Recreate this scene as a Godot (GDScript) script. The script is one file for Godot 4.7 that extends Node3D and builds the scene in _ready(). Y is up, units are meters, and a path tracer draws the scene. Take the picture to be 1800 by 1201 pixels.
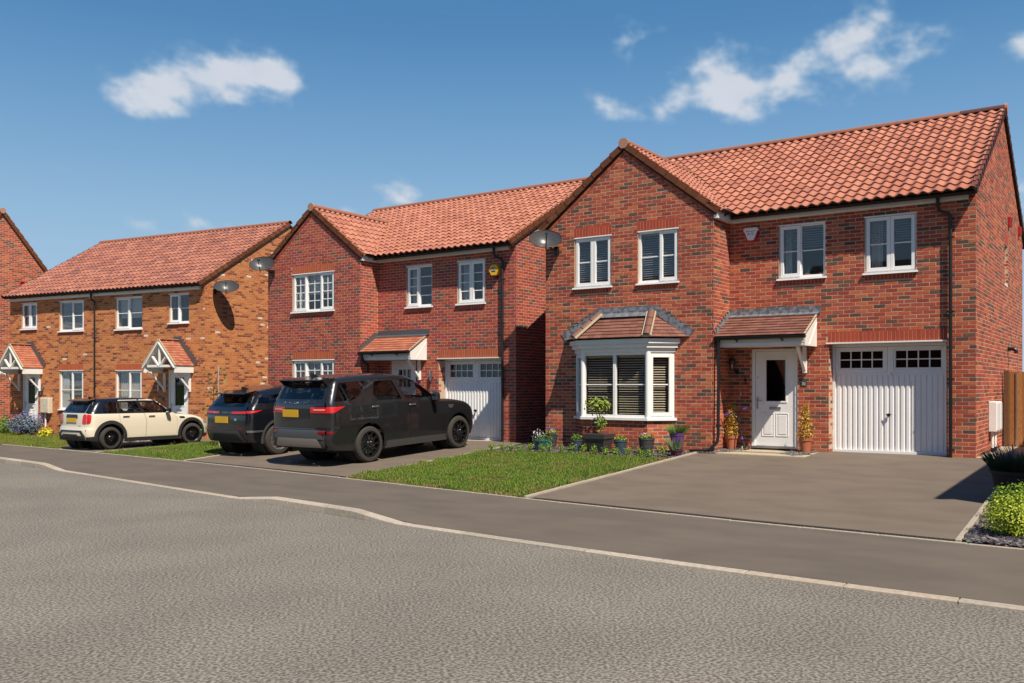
extends Node3D
# A row of brick houses on a curved residential street: house line runs along X, the street lies on the +Z side.

const EYE := Vector3(2.514, 1.353, 18.641)
const YAW := 34.68
var M := {}
var names := {}
var rng := RandomNumberGenerator.new()


# ---------------------------------------------------------------- mesh builder
class MB:
	var v := PackedVector3Array()
	var n := PackedVector3Array()
	var ix := PackedInt32Array()
	func tri(a: Vector3, b: Vector3, c: Vector3) -> void:      # counter-clockwise seen from outside
		var m := (b - a).cross(c - a).normalized()
		var k := v.size()
		v.append(a); v.append(b); v.append(c)
		n.append(m); n.append(m); n.append(m)
		ix.append(k); ix.append(k + 2); ix.append(k + 1)
	func tri_n(a: Vector3, b: Vector3, c: Vector3, na: Vector3, nb: Vector3, nc: Vector3) -> void:
		var k := v.size()
		v.append(a); v.append(b); v.append(c)
		n.append(na); n.append(nb); n.append(nc)
		if (b - a).cross(c - a).dot(na + nb + nc) < 0.0:
			ix.append(k); ix.append(k + 1); ix.append(k + 2)
		else:
			ix.append(k); ix.append(k + 2); ix.append(k + 1)
	func quad(a: Vector3, b: Vector3, c: Vector3, d: Vector3) -> void:
		var m := (b - a).cross(c - a)
		if m.length_squared() < 1e-14:
			m = (c - a).cross(d - a)
		m = m.normalized()
		var k := v.size()
		v.append(a); v.append(b); v.append(c); v.append(d)
		n.append(m); n.append(m); n.append(m); n.append(m)
		ix.append(k); ix.append(k + 2); ix.append(k + 1)
		ix.append(k); ix.append(k + 3); ix.append(k + 2)
	func quad_n(a: Vector3, b: Vector3, c: Vector3, d: Vector3, na: Vector3, nb: Vector3, nc: Vector3, nd: Vector3) -> void:
		tri_n(a, b, c, na, nb, nc)
		tri_n(a, c, d, na, nc, nd)
	func box(lo: Vector3, hi: Vector3, c := 0.0) -> void:       # axis-aligned, chamfer c
		obox(Transform3D(Basis(), (lo + hi) * 0.5), (hi - lo), c)
	func obox(t: Transform3D, s: Vector3, c := 0.0) -> void:
		var h := s * 0.5
		var i := Vector3(maxf(h.x - c, h.x * 0.2), maxf(h.y - c, h.y * 0.2), maxf(h.z - c, h.z * 0.2))
		if c <= 0.0:
			i = h
		for ax in 3:
			var u := (ax + 1) % 3
			var w := (ax + 2) % 3
			for sg in [-1.0, 1.0]:
				var p := []
				for q in [[-1.0, -1.0], [1.0, -1.0], [1.0, 1.0], [-1.0, 1.0]]:
					var e := Vector3()
					e[ax] = sg * h[ax]
					e[u] = q[0] * i[u]
					e[w] = q[1] * i[w]
					p.append(t * e)
				if sg > 0.0:
					quad(p[0], p[1], p[2], p[3])
				else:
					quad(p[3], p[2], p[1], p[0])
		if c <= 0.0:
			return
		for ax in 3:
			var u := (ax + 1) % 3
			var w := (ax + 2) % 3
			for su in [-1.0, 1.0]:
				for sw in [-1.0, 1.0]:
					var p := []
					for q in [[-1.0, 0], [1.0, 0], [1.0, 1], [-1.0, 1]]:
						var e := Vector3()
						e[ax] = q[0] * i[ax]
						e[u] = su * (h[u] if q[1] == 0 else i[u])
						e[w] = sw * (i[w] if q[1] == 0 else h[w])
						p.append(t * e)
					if su * sw > 0.0:
						quad(p[0], p[1], p[2], p[3])
					else:
						quad(p[3], p[2], p[1], p[0])
		for sx in [-1.0, 1.0]:
			for sy in [-1.0, 1.0]:
				for sz in [-1.0, 1.0]:
					var a := t * Vector3(sx * h.x, sy * i.y, sz * i.z)
					var b := t * Vector3(sx * i.x, sy * h.y, sz * i.z)
					var d := t * Vector3(sx * i.x, sy * i.y, sz * h.z)
					if sx * sy * sz > 0.0:
						tri(a, b, d)
					else:
						tri(a, d, b)
	func bar(a: Vector3, b: Vector3, w: float, h: float, up := Vector3.UP, c := 0.0) -> void:   # box between two points
		var d := b - a
		var l := d.length()
		if l < 1e-5:
			return
		var z := d / l
		var x := up.cross(z)
		if x.length() < 1e-4:
			x = Vector3.RIGHT.cross(z)
		x = x.normalized()
		var y := z.cross(x)
		obox(Transform3D(Basis(x, y, z), (a + b) * 0.5), Vector3(w, h, l), c)
	func tube(pts: Array, r, seg := 10, caps := true) -> void:
		var rings := []
		var px := Vector3()
		for i in pts.size():
			var p: Vector3 = pts[i]
			var t: Vector3
			if i == 0:
				t = (pts[1] - p).normalized()
			elif i == pts.size() - 1:
				t = (p - pts[i - 1]).normalized()
			else:
				t = ((p - pts[i - 1]).normalized() + (pts[i + 1] - p).normalized()).normalized()
			var x := px
			if i == 0:
				x = t.cross(Vector3.UP)
				if x.length() < 0.05:
					x = t.cross(Vector3.RIGHT)
			x = (x - t * x.dot(t)).normalized()
			px = x
			var y := t.cross(x)
			var rr: float = r[i] if r is Array else r
			var ring := []
			for k in seg:
				var a := TAU * k / seg
				var o := x * cos(a) + y * sin(a)
				ring.append([p + o * rr, o])
			rings.append(ring)
		for i in rings.size() - 1:
			for k in seg:
				var k2 := (k + 1) % seg
				var A = rings[i][k]; var B = rings[i][k2]; var C = rings[i + 1][k2]; var D = rings[i + 1][k]
				quad_n(A[0], B[0], C[0], D[0], A[1], B[1], C[1], D[1])
		if caps:
			for e in [0, rings.size() - 1]:
				for k in range(1, seg - 1):
					if e == 0:
						tri(rings[e][0][0], rings[e][k + 1][0], rings[e][k][0])
					else:
						tri(rings[e][0][0], rings[e][k][0], rings[e][k + 1][0])
	func lathe(prof: Array, seg := 20, t := Transform3D(), arc := TAU) -> void:       # prof: Vector2(radius, y), outside to the right of travel up
		for i in prof.size() - 1:
			var a: Vector2 = prof[i]
			var b: Vector2 = prof[i + 1]
			var d := b - a
			if d.length() < 1e-6:
				continue
			var nn := Vector2(d.y, -d.x).normalized()
			for k in seg:
				var p := arc * k / seg
				var q := arc * (k + 1) / seg
				var cp := Vector3(cos(p), 0, sin(p))
				var cq := Vector3(cos(q), 0, sin(q))
				var np := t.basis * (cp * nn.x + Vector3.UP * nn.y)
				var nq := t.basis * (cq * nn.x + Vector3.UP * nn.y)
				quad_n(t * (cp * a.x + Vector3.UP * a.y), t * (cq * a.x + Vector3.UP * a.y), t * (cq * b.x + Vector3.UP * b.y), t * (cp * b.x + Vector3.UP * b.y), np, nq, nq, np)
	func poly(pts: Array, nrm: Vector3) -> void:              # convex polygon in space
		for i in range(1, pts.size() - 1):
			var a: Vector3 = pts[0]
			var b: Vector3 = pts[i]
			var c: Vector3 = pts[i + 1]
			if (b - a).cross(c - a).dot(nrm) >= 0.0:
				tri(a, b, c)
			else:
				tri(a, c, b)
	func prism(p2: PackedVector2Array, t: Transform3D, depth: float) -> void:    # 2-D outline in t's xy, front at z = depth
		var idx := Geometry2D.triangulate_polygon(p2)
		for i in range(0, idx.size(), 3):
			for z in [0.0, depth]:
				var a := t * Vector3(p2[idx[i]].x, p2[idx[i]].y, z)
				var b := t * Vector3(p2[idx[i + 1]].x, p2[idx[i + 1]].y, z)
				var c := t * Vector3(p2[idx[i + 2]].x, p2[idx[i + 2]].y, z)
				var nr := t.basis.z * (1.0 if z > 0.0 else -1.0)
				if (b - a).cross(c - a).dot(nr) >= 0.0:
					tri(a, b, c)
				else:
					tri(a, c, b)
		var ccw := not Geometry2D.is_polygon_clockwise(p2)
		for i in p2.size():
			var a2 := p2[i]
			var b2 := p2[(i + 1) % p2.size()]
			var a := t * Vector3(a2.x, a2.y, 0)
			var b := t * Vector3(b2.x, b2.y, 0)
			var c := t * Vector3(b2.x, b2.y, depth)
			var d := t * Vector3(a2.x, a2.y, depth)
			if ccw:
				quad(a, b, c, d)
			else:
				quad(d, c, b, a)
	func mesh() -> ArrayMesh:
		var m := ArrayMesh.new()
		if v.is_empty():
			return m
		var ar := []
		ar.resize(Mesh.ARRAY_MAX)
		ar[Mesh.ARRAY_VERTEX] = v
		ar[Mesh.ARRAY_NORMAL] = n
		ar[Mesh.ARRAY_INDEX] = ix
		m.add_surface_from_arrays(Mesh.PRIMITIVE_TRIANGLES, ar)
		return m


# ---------------------------------------------------------------- scene tree helpers
func numbered(called: String) -> String:
	if not names.has(called):
		names[called] = 0
		return called
	names[called] += 1
	return "%s_%03d" % [called, names[called]]


func tag(o: Node, label := "", category := "", group := "", kind := "") -> Node:
	if label: o.set_meta("label", label)
	if category: o.set_meta("category", category)
	if group: o.set_meta("group", group)
	if kind: o.set_meta("kind", kind)
	return o


func thing(called: String, label: String, category: String, at := Vector3.ZERO, group := "") -> Node3D:
	var o := Node3D.new()
	o.name = numbered(called)
	add_child(o, true)
	o.position = at
	tag(o, label, category, group)
	return o


func part(parent: Node, called: String, mesh, m: Material, t := Transform3D(), label := "") -> MeshInstance3D:
	var o := MeshInstance3D.new()
	o.name = numbered(called) if parent == self else called
	o.mesh = mesh.mesh() if mesh is MB else mesh
	o.material_override = m
	o.transform = t
	parent.add_child(o, true)
	if label: o.set_meta("label", label)
	return o


func node(parent: Node, called: String, t := Transform3D()) -> Node3D:
	var o := Node3D.new()
	o.name = called
	o.transform = t
	parent.add_child(o, true)
	return o


func scatter(parent: Node, called: String, mesh: Mesh, m: Material, where: Array, tints: Array, kind := "stuff") -> MultiMeshInstance3D:
	var mm := MultiMesh.new()
	mm.transform_format = MultiMesh.TRANSFORM_3D
	mm.use_colors = not tints.is_empty()
	mm.mesh = mesh
	mm.instance_count = where.size()
	for i in where.size():
		mm.set_instance_transform(i, where[i])
		if not tints.is_empty():
			mm.set_instance_color(i, tints[i])
	var o := MultiMeshInstance3D.new()
	o.name = numbered(called) if parent == self else called
	o.multimesh = mm
	o.material_override = m
	parent.add_child(o, true)
	if kind: o.set_meta("kind", kind)
	return o


func lin(r: float, g: float, b: float) -> Color:               # a real-world base colour, for albedo_color
	return Color(r, g, b).linear_to_srgb()


func noise_tex(freq: float, lo: float, hi: float, seed_: int, size := 512, octaves := 4, normal := false, kind := FastNoiseLite.TYPE_SIMPLEX_SMOOTH) -> NoiseTexture2D:
	var f := FastNoiseLite.new()
	f.seed = seed_
	f.noise_type = kind
	f.frequency = freq
	f.fractal_octaves = octaves
	var t := NoiseTexture2D.new()
	t.width = size
	t.height = size
	t.seamless = true
	t.noise = f
	if normal:
		t.as_normal_map = true
		t.bump_strength = 6.0
	else:
		var g := Gradient.new()
		g.set_color(0, lin(lo, lo, lo))
		g.set_color(1, lin(hi, hi, hi))
		t.color_ramp = g
	return t


func ramp_tex(freq: float, stops: Array, seed_: int, size := 512, octaves := 4, kind := FastNoiseLite.TYPE_SIMPLEX_SMOOTH) -> NoiseTexture2D:
	var t := noise_tex(freq, 0, 1, seed_, size, octaves, false, kind)
	var g := Gradient.new()
	var off := PackedFloat32Array()
	var col := PackedColorArray()
	for s in stops:
		off.append(s[0])
		col.append(s[1].linear_to_srgb())
	g.offsets = off
	g.colors = col
	t.color_ramp = g
	return t


func mat(c: Color, rough := 0.8, metal := 0.0) -> StandardMaterial3D:
	var m := StandardMaterial3D.new()
	m.albedo_color = c
	m.roughness = rough
	m.metallic = metal
	return m


func tri_mat(m: StandardMaterial3D, scale: float, albedo: Texture2D = null, height: Texture2D = null, depth := 1.0) -> StandardMaterial3D:
	m.uv1_triplanar = true
	m.uv1_world_triplanar = true
	m.uv1_scale = Vector3.ONE * scale
	if albedo: m.albedo_texture = albedo
	if height:
		m.heightmap_enabled = true
		m.heightmap_texture = height
		m.heightmap_scale = depth
	return m


func glass_mat(c: Color, alpha: float) -> StandardMaterial3D:
	var m := mat(Color(c.r, c.g, c.b, alpha), 0.02)
	m.transparency = BaseMaterial3D.TRANSPARENCY_ALPHA
	m.metallic_specular = 0.6
	return m


func paint_mat(c: Color, metal := 0.0, rough := 0.35) -> StandardMaterial3D:
	var m := mat(c, rough, metal)
	m.clearcoat_enabled = true
	m.clearcoat = 1.0
	m.clearcoat_roughness = 0.03
	return m


func tab(x: float, xs: Array, ys: Array) -> float:
	if x <= xs[0]: return ys[0]
	for i in range(1, xs.size()):
		if x <= xs[i]:
			return lerpf(ys[i - 1], ys[i], (x - xs[i - 1]) / (xs[i] - xs[i - 1]))
	return ys[-1]


func make_materials() -> void:
	var grain := noise_tex(0.05, 0.72, 1.0, 3, 512, 5)
	var soft := noise_tex(0.012, 0.80, 1.0, 5, 512, 4)
	var bumps := noise_tex(0.06, 0.0, 1.0, 7, 512, 5)
	var fine := noise_tex(0.25, 0.0, 1.0, 9, 512, 3)
	M.grain = grain
	M.brick = tri_mat(mat(Color.WHITE, 0.85), 2.2, grain, bumps, 0.5)
	M.brick.vertex_color_use_as_albedo = true
	M.mortar = tri_mat(mat(lin(0.56, 0.41, 0.30), 0.95), 1.7, grain, fine, 0.2)
	M.mortar_pink = tri_mat(mat(lin(0.60, 0.42, 0.31), 0.95), 1.7, grain, fine, 0.2)
	M.mortar_buff = tri_mat(mat(lin(0.58, 0.31, 0.15), 0.95), 1.7, grain, fine, 0.2)
	M.tile = tri_mat(mat(Color.WHITE, 0.75), 1.1, grain, fine, 0.12)
	M.tile.vertex_color_use_as_albedo = true
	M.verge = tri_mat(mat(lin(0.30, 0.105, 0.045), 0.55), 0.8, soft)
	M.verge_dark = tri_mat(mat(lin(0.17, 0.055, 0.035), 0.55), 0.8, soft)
	M.ridge = tri_mat(mat(lin(0.36, 0.15, 0.10), 0.75), 1.3, grain, fine, 0.1)
	M.ridge_dark = tri_mat(mat(lin(0.13, 0.05, 0.045), 0.75), 1.3, grain)
	M.ridge_cap = tri_mat(mat(lin(0.42, 0.22, 0.15), 0.75), 1.3, grain)
	M.under = mat(lin(0.03, 0.02, 0.018), 0.95)
	M.upvc = tri_mat(mat(lin(0.80, 0.80, 0.81), 0.35), 0.6, noise_tex(0.01, 0.95, 1.0, 21, 256, 3))
	M.board = tri_mat(mat(lin(0.78, 0.77, 0.76), 0.45), 0.6, noise_tex(0.01, 0.93, 1.0, 22, 256, 3))
	M.garage = tri_mat(mat(lin(0.80, 0.80, 0.81), 0.4), 0.5, noise_tex(0.012, 0.94, 1.0, 23, 256, 4))
	M.glass = glass_mat(Color(0.01, 0.015, 0.02), 0.10)
	M.glass_dark = glass_mat(Color(0.004, 0.004, 0.005), 0.55)
	M.black = mat(lin(0.012, 0.012, 0.013), 0.3)
	M.black_matt = mat(lin(0.012, 0.012, 0.012), 0.75)
	M.lead = tri_mat(mat(lin(0.30, 0.31, 0.33), 0.45, 0.35), 1.6, ramp_tex(0.02, [[0.25, Color(0.45, 0.46, 0.5)], [0.55, Color(0.8, 0.82, 0.86)], [0.8, Color(1, 1, 1)]], 31, 256, 4))
	M.lead_dark = tri_mat(mat(lin(0.115, 0.12, 0.135), 0.5, 0.3), 1.6, soft)
	M.pointing = tri_mat(mat(lin(0.50, 0.43, 0.31), 0.95), 1.5, grain)
	M.plain_tile = tri_mat(mat(Color.WHITE, 0.8), 1.5, grain, fine, 0.1)
	M.plain_tile.vertex_color_use_as_albedo = true
	M.chrome = mat(lin(0.6, 0.6, 0.62), 0.18, 1.0)
	M.dull_metal = mat(lin(0.42, 0.42, 0.43), 0.35, 0.9)
	M.slat = mat(lin(0.62, 0.55, 0.42), 0.6)
	M.slat_grey = mat(lin(0.42, 0.45, 0.50), 0.6)
	M.curtain = mat(lin(0.60, 0.62, 0.63), 0.9)
	M.curtain.backlight_enabled = true
	M.curtain.backlight = lin(0.35, 0.35, 0.35)
	M.room = mat(lin(0.22, 0.20, 0.18), 0.9)
	M.plate = tri_mat(mat(lin(0.62, 0.36, 0.012), 0.4), 2.0, noise_tex(0.01, 0.92, 1.0, 33, 128, 2))
	M.rubber = mat(lin(0.022, 0.020, 0.018), 0.85)
	M.tyre = tri_mat(mat(lin(0.040, 0.036, 0.033), 0.85), 3.0, grain)
	M.red_lens = mat(lin(0.55, 0.004, 0.006), 0.08)
	M.red_lens.clearcoat_enabled = true
	M.red_lens.clearcoat = 1.0
	M.red_dark = mat(lin(0.16, 0.004, 0.006), 0.1)
	M.terracotta = tri_mat(mat(lin(0.42, 0.13, 0.06), 0.8), 2.0, soft)
	M.concrete = tri_mat(mat(lin(0.44, 0.38, 0.31), 0.9), 0.9, noise_tex(0.03, 0.62, 1.0, 41, 512, 5), fine, 0.2)
	M.paving = tri_mat(mat(lin(0.50, 0.42, 0.31), 0.9), 0.9, noise_tex(0.02, 0.7, 1.0, 43, 512, 5), fine, 0.15)
	M.timber = tri_mat(mat(lin(0.36, 0.16, 0.045), 0.75), 1.0, ramp_tex(0.02, [[0.2, Color(0.55, 0.5, 0.45)], [0.5, Color(0.9, 0.85, 0.8)], [0.8, Color(1, 1, 1)]], 45, 512, 5))
	M.timber.uv1_scale = Vector3(9.0, 0.7, 9.0)
	M.soil = tri_mat(mat(lin(0.13, 0.075, 0.045), 1.0), 1.2, grain, bumps, 3.0)
	# macadam: chips of stone over a few broad weathered patches
	var chip := ramp_tex(0.05, [[0.0, Color(0.25, 0.24, 0.23)], [0.34, Color(0.45, 0.43, 0.41)], [0.5, Color(0.72, 0.70, 0.67)], [0.64, Color(0.95, 0.93, 0.90)], [1.0, Color(1, 1, 1)]], 51, 1024, 5)
	var patch_r := ramp_tex(0.012, [[0.2, Color(0.84, 0.84, 0.84)], [0.5, Color(0.92, 0.92, 0.915)], [0.8, Color(1, 0.99, 0.98)]], 53, 512, 5)
	M.road = tri_mat(mat(lin(0.27, 0.255, 0.23), 0.95), 0.55, chip, chip, 1.2)
	M.road.detail_enabled = true
	M.road.detail_blend_mode = BaseMaterial3D.BLEND_MODE_MUL
	M.road.detail_albedo = patch_r
	M.road.detail_uv_layer = BaseMaterial3D.DETAIL_UV_2
	M.road.uv2_triplanar = true
	M.road.uv2_world_triplanar = true
	M.road.uv2_scale = Vector3.ONE * 0.07
	var chip2 := ramp_tex(0.22, [[0.0, Color(0.52, 0.50, 0.48)], [0.4, Color(0.78, 0.77, 0.75)], [0.65, Color(0.9, 0.89, 0.88)], [1.0, Color(1, 1, 1)]], 55, 1024, 4)
	var patch_p := ramp_tex(0.010, [[0.2, Color(0.80, 0.79, 0.79)], [0.5, Color(0.91, 0.90, 0.89)], [0.85, Color(1, 0.98, 0.96)]], 57, 512, 5)
	for nm in [["pavement", lin(0.150, 0.128, 0.108), 0.11], ["drive", lin(0.190, 0.155, 0.125), 0.13]]:
		var a := tri_mat(mat(nm[1], 0.95), 0.75, chip2, chip2, 0.5)
		a.detail_enabled = true
		a.detail_blend_mode = BaseMaterial3D.BLEND_MODE_MUL
		a.detail_albedo = patch_p
		a.detail_uv_layer = BaseMaterial3D.DETAIL_UV_2
		a.uv2_triplanar = true
		a.uv2_world_triplanar = true
		a.uv2_scale = Vector3(nm[2], nm[2], nm[2] * 2.2)
		M[nm[0]] = a
	M.turf = tri_mat(mat(lin(0.075, 0.11, 0.02), 1.0), 0.9, ramp_tex(0.03, [[0.2, Color(0.75, 0.62, 0.5)], [0.5, Color(0.8, 0.9, 0.7)], [0.8, Color(1, 1, 0.9)]], 61, 512, 5))
	M.blade = mat(Color.WHITE, 0.7)
	M.blade.vertex_color_use_as_albedo = true
	M.blade.backlight_enabled = true
	M.blade.backlight = Color(0.5, 0.5, 0.5)
	M.leaf = mat(Color.WHITE, 0.55)
	M.leaf.vertex_color_use_as_albedo = true
	M.leaf.backlight_enabled = true
	M.leaf.backlight = Color(0.45, 0.45, 0.45)
	M.slate = mat(Color.WHITE, 0.6)
	M.slate.vertex_color_use_as_albedo = true
	M.bark = tri_mat(mat(lin(0.12, 0.08, 0.05), 0.95), 4.0, grain)
	M.white_wood = mat(lin(0.76, 0.75, 0.73), 0.5)
	M.number = mat(lin(0.8, 0.8, 0.8), 0.5)
	M.slate_sign = mat(lin(0.03, 0.032, 0.035), 0.6)


# ---------------------------------------------------------------- camera, sky, sun
func make_camera() -> void:
	var c := Camera3D.new()
	c.name = "camera"
	c.projection = Camera3D.PROJECTION_FRUSTUM
	c.near = 0.1
	c.far = 2000.0
	c.size = 0.1 * 1201.0 / 1601.6
	c.frustum_offset = Vector2(0.0, 0.1 * 76.2 / 1601.6)
	c.position = EYE
	c.rotation_degrees = Vector3(0, YAW, 0)
	add_child(c)
	c.current = true


func make_sky() -> void:
	var W := 4096
	var H := 2048
	var im := Image.create(W, H, false, Image.FORMAT_RGB8)
	var els := [-90.0, -1.0, 0.0, 4.0, 9.6, 16.0, 21.0, 30.0, 50.0, 90.0]
	var rr := [0.34, 0.40, 0.66, 0.63, 0.545, 0.415, 0.315, 0.24, 0.18, 0.15]
	var gg := [0.32, 0.38, 0.76, 0.74, 0.685, 0.585, 0.505, 0.43, 0.36, 0.32]
	var bb := [0.29, 0.35, 0.83, 0.83, 0.80, 0.745, 0.685, 0.625, 0.56, 0.52]
	for y in H:
		var el := 90.0 - 180.0 * (y + 0.5) / H
		im.fill_rect(Rect2i(0, y, W, 1), Color(tab(el, els, rr), tab(el, els, gg), tab(el, els, bb)))
	var f := FastNoiseLite.new()
	f.seed = 17
	f.frequency = 0.30
	f.fractal_octaves = 6
	f.fractal_gain = 0.56
	var g := FastNoiseLite.new()
	g.seed = 71
	g.frequency = 0.11
	g.fractal_octaves = 3
	var clouds := [   # each cloud: soft lobes of [azimuth, elevation, half width, half height, weight]
		[[-58.2, 15.9, 2.3, 1.3, 0.7], [-56.2, 16.9, 2.8, 1.7, 1.0], [-53.6, 17.6, 3.0, 1.8, 1.1], [-51.4, 18.2, 2.5, 1.6, 1.0], [-49.2, 18.1, 2.0, 1.8, 1.0], [-55.4, 15.5, 2.0, 1.0, 0.7], [-51.5, 16.7, 2.2, 0.8, 0.45], [-48.2, 17.2, 1.0, 1.5, 0.5]],
		[[-27.8, 20.9, 1.6, 1.3, 0.5], [-27.0, 19.8, 1.3, 1.1, 0.45], [-25.2, 21.1, 1.6, 0.9, 0.35]],
		[[-29.3, 17.0, 2.0, 1.3, 0.5], [-27.2, 16.3, 2.4, 1.3, 0.6], [-24.5, 17.2, 2.4, 1.8, 0.7], [-21.6, 18.2, 2.6, 2.4, 1.1], [-20.6, 16.6, 3.0, 1.7, 1.0], [-17.8, 17.6, 2.2, 1.7, 0.8], [-14.8, 19.2, 2.6, 2.2, 1.0], [-12.6, 20.1, 2.0, 1.5, 0.9], [-13.4, 17.4, 2.5, 1.7, 0.9], [-10.2, 18.6, 2.0, 1.5, 0.8], [-15.8, 16.3, 1.7, 1.1, 0.5]],
		[[-5.2, 18.3, 1.9, 1.4, 0.9], [-3.2, 18.0, 2.4, 1.6, 1.0]],
		[[-42.4, 11.4, 2.2, 1.4, 0.75], [-41.0, 11.9, 1.5, 1.2, 0.6], [-44.5, 10.6, 1.8, 0.8, 0.45]],
		[[-53.2, 9.5, 3.0, 1.0, 0.55], [-56.5, 9.2, 2.5, 0.8, 0.35], [-50.0, 9.0, 2.5, 0.8, 0.35]],
		[[-4.6, 9.8, 3.0, 1.9, 0.7], [-2.0, 10.5, 3.0, 2.4, 0.8]],
		[[-33.0, 13.0, 3.5, 0.5, 0.16], [-62.0, 12.0, 4.0, 0.6, 0.2]]]
	rng.seed = 4
	for k in 34:     # the same kind of small fair-weather clouds all round
		var a := 2.0 + k * 8.6
		if a > 288.0:
			break
		var e := rng.randf_range(8.0, 38.0)
		var c := []
		for j in rng.randi_range(3, 7):
			c.append([a + rng.randf_range(-5, 5), e + rng.randf_range(-1.4, 1.4), rng.randf_range(1.6, 3.4), rng.randf_range(1.0, 2.2), rng.randf_range(0.5, 1.1)])
		clouds.append(c)
	for c in clouds:
		var a0 := 1e9; var a1 := -1e9; var e0 := 1e9; var e1 := -1e9
		for b in c:
			a0 = minf(a0, b[0] - b[2] * 2.0); a1 = maxf(a1, b[0] + b[2] * 2.0)
			e0 = minf(e0, b[1] - b[3] * 2.0); e1 = maxf(e1, b[1] + b[3] * 2.0)
		for y in range(int((90.0 - e1) / 180.0 * H), int((90.0 - e0) / 180.0 * H)):
			var el := 90.0 - 180.0 * (y + 0.5) / H
			for xx in range(int(floor(a0 / 360.0 * W)), int(a1 / 360.0 * W)):
				var az := 360.0 * (xx + 0.5) / W
				var d := 0.0
				for b in c:
					var q := Vector2((az - b[0]) / b[2], (el - b[1]) / b[3])
					if q.y < 0.0:
						q.y *= 1.35
					var l := q.length_squared()
					if l < 4.0:
						d += b[4] * exp(-l * 1.7)
				if d < 0.03:
					continue
				var nz := f.get_noise_2d(az + el * 0.35, el * 1.5)
				var big := g.get_noise_2d(az * 3.0, el * 4.0)
				var t := clampf((d * 1.0 - 0.24 + nz * 0.80 + big * 0.22) * 0.95, 0.0, 1.0)
				t = t * t * (3.0 - 2.0 * t) * minf(1.0, d * 2.2)
				if t <= 0.003:
					continue
				var o := im.get_pixel(posmod(xx, W), y)
				var lit := clampf(0.45 + 0.5 * t + nz * 0.35, 0.0, 1.0)
				var w := Color(0.70, 0.735, 0.785).lerp(Color(0.815, 0.82, 0.845), lit)
				im.set_pixel(posmod(xx, W), y, o.lerp(w, t * 0.88))
	var sky := Sky.new()
	var sm := PanoramaSkyMaterial.new()
	sm.panorama = ImageTexture.create_from_image(im)
	sky.sky_material = sm
	var env := Environment.new()
	env.background_mode = Environment.BG_SKY
	env.sky = sky
	env.background_energy_multiplier = 0.86
	env.tonemap_mode = Environment.TONE_MAPPER_LINEAR
	env.tonemap_exposure = 1.34
	env.sdfgi_enabled = true
	env.ssao_enabled = true
	env.ssil_enabled = true
	var we := WorldEnvironment.new()
	we.name = "world_environment"
	we.environment = env
	add_child(we)
	var sun := DirectionalLight3D.new()
	sun.name = "sun"
	sun.light_energy = 1.6
	sun.light_color = Color(1.0, 0.95, 0.87)
	sun.light_angular_distance = 0.5
	sun.shadow_enabled = true
	var az_s := deg_to_rad(60.0)
	var el_s := deg_to_rad(52.0)
	var to_sun := Vector3(sin(az_s) * cos(el_s), sin(el_s), cos(az_s) * cos(el_s))
	sun.transform = Transform3D(Basis.looking_at(-to_sun, Vector3.UP), Vector3(0, 40, 0))
	add_child(sun)


# ---------------------------------------------------------------- the lie of the land
const EX := [-45.0, -26.0, -24.09, -22.09, -18.99, -15.42, -12.21, -9.56, -7.14, -5.1, -1.56, 0.94, 1.53, 6.0, 14.0]
const EZ := [3.4, 4.70, 4.83, 5.0, 5.33, 5.74, 6.14, 6.56, 6.98, 7.33, 7.80, 8.03, 8.09, 8.4, 8.8]
const KX := [-45.0, -30.0, -19.92, -18.18, -15.12, -11.31, -8.94, -5.3, -3.29, -1.17, 0.48, 1.76, 6.0, 14.0]
const KZ := [5.6, 6.7, 7.71, 7.93, 8.39, 9.0, 9.36, 9.95, 10.2, 10.42, 10.55, 10.62, 10.9, 11.3]
const HX := [-45.0, -34.0, -20.5, -18.8, -10.3, -9.0, -4.7, 14.0]
const HY := [-0.45, -0.43, -0.40, -0.12, -0.08, -0.02, 0.0, 0.0]


func edge_z(x: float) -> float: return tab(x, EX, EZ)
func kerb_z(x: float) -> float: return tab(x, KX, KZ)
func edge_y(x: float) -> float: return -0.35 + 0.005 * (x + 3.0)
func kerb_y(x: float) -> float: return -0.40 + 0.005 * (x + 3.0)
func kerb_rise(x: float) -> float:      # how far the kerb stands above the carriageway: dropped at the drives
	return tab(x, [-17.4, -16.4, -9.3, -8.2, -6.2, -5.2, 3.5, 4.5], [0.115, 0.02, 0.02, 0.115, 0.115, 0.02, 0.02, 0.115])


func land(x: float, z: float) -> float:
	var e := edge_z(x)
	var h := tab(x, HX, HY)
	if z <= 0.0:
		return h
	if z <= e:
		return h + (edge_y(x) - h) * z / e
	var k := kerb_z(x)
	if z <= k:
		var t := (z - e) / (k - e)
		return lerpf(edge_y(x), kerb_y(x) + (kerb_rise(x) - 0.02) * t * t, t)
	return kerb_y(x) - 0.02


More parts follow.
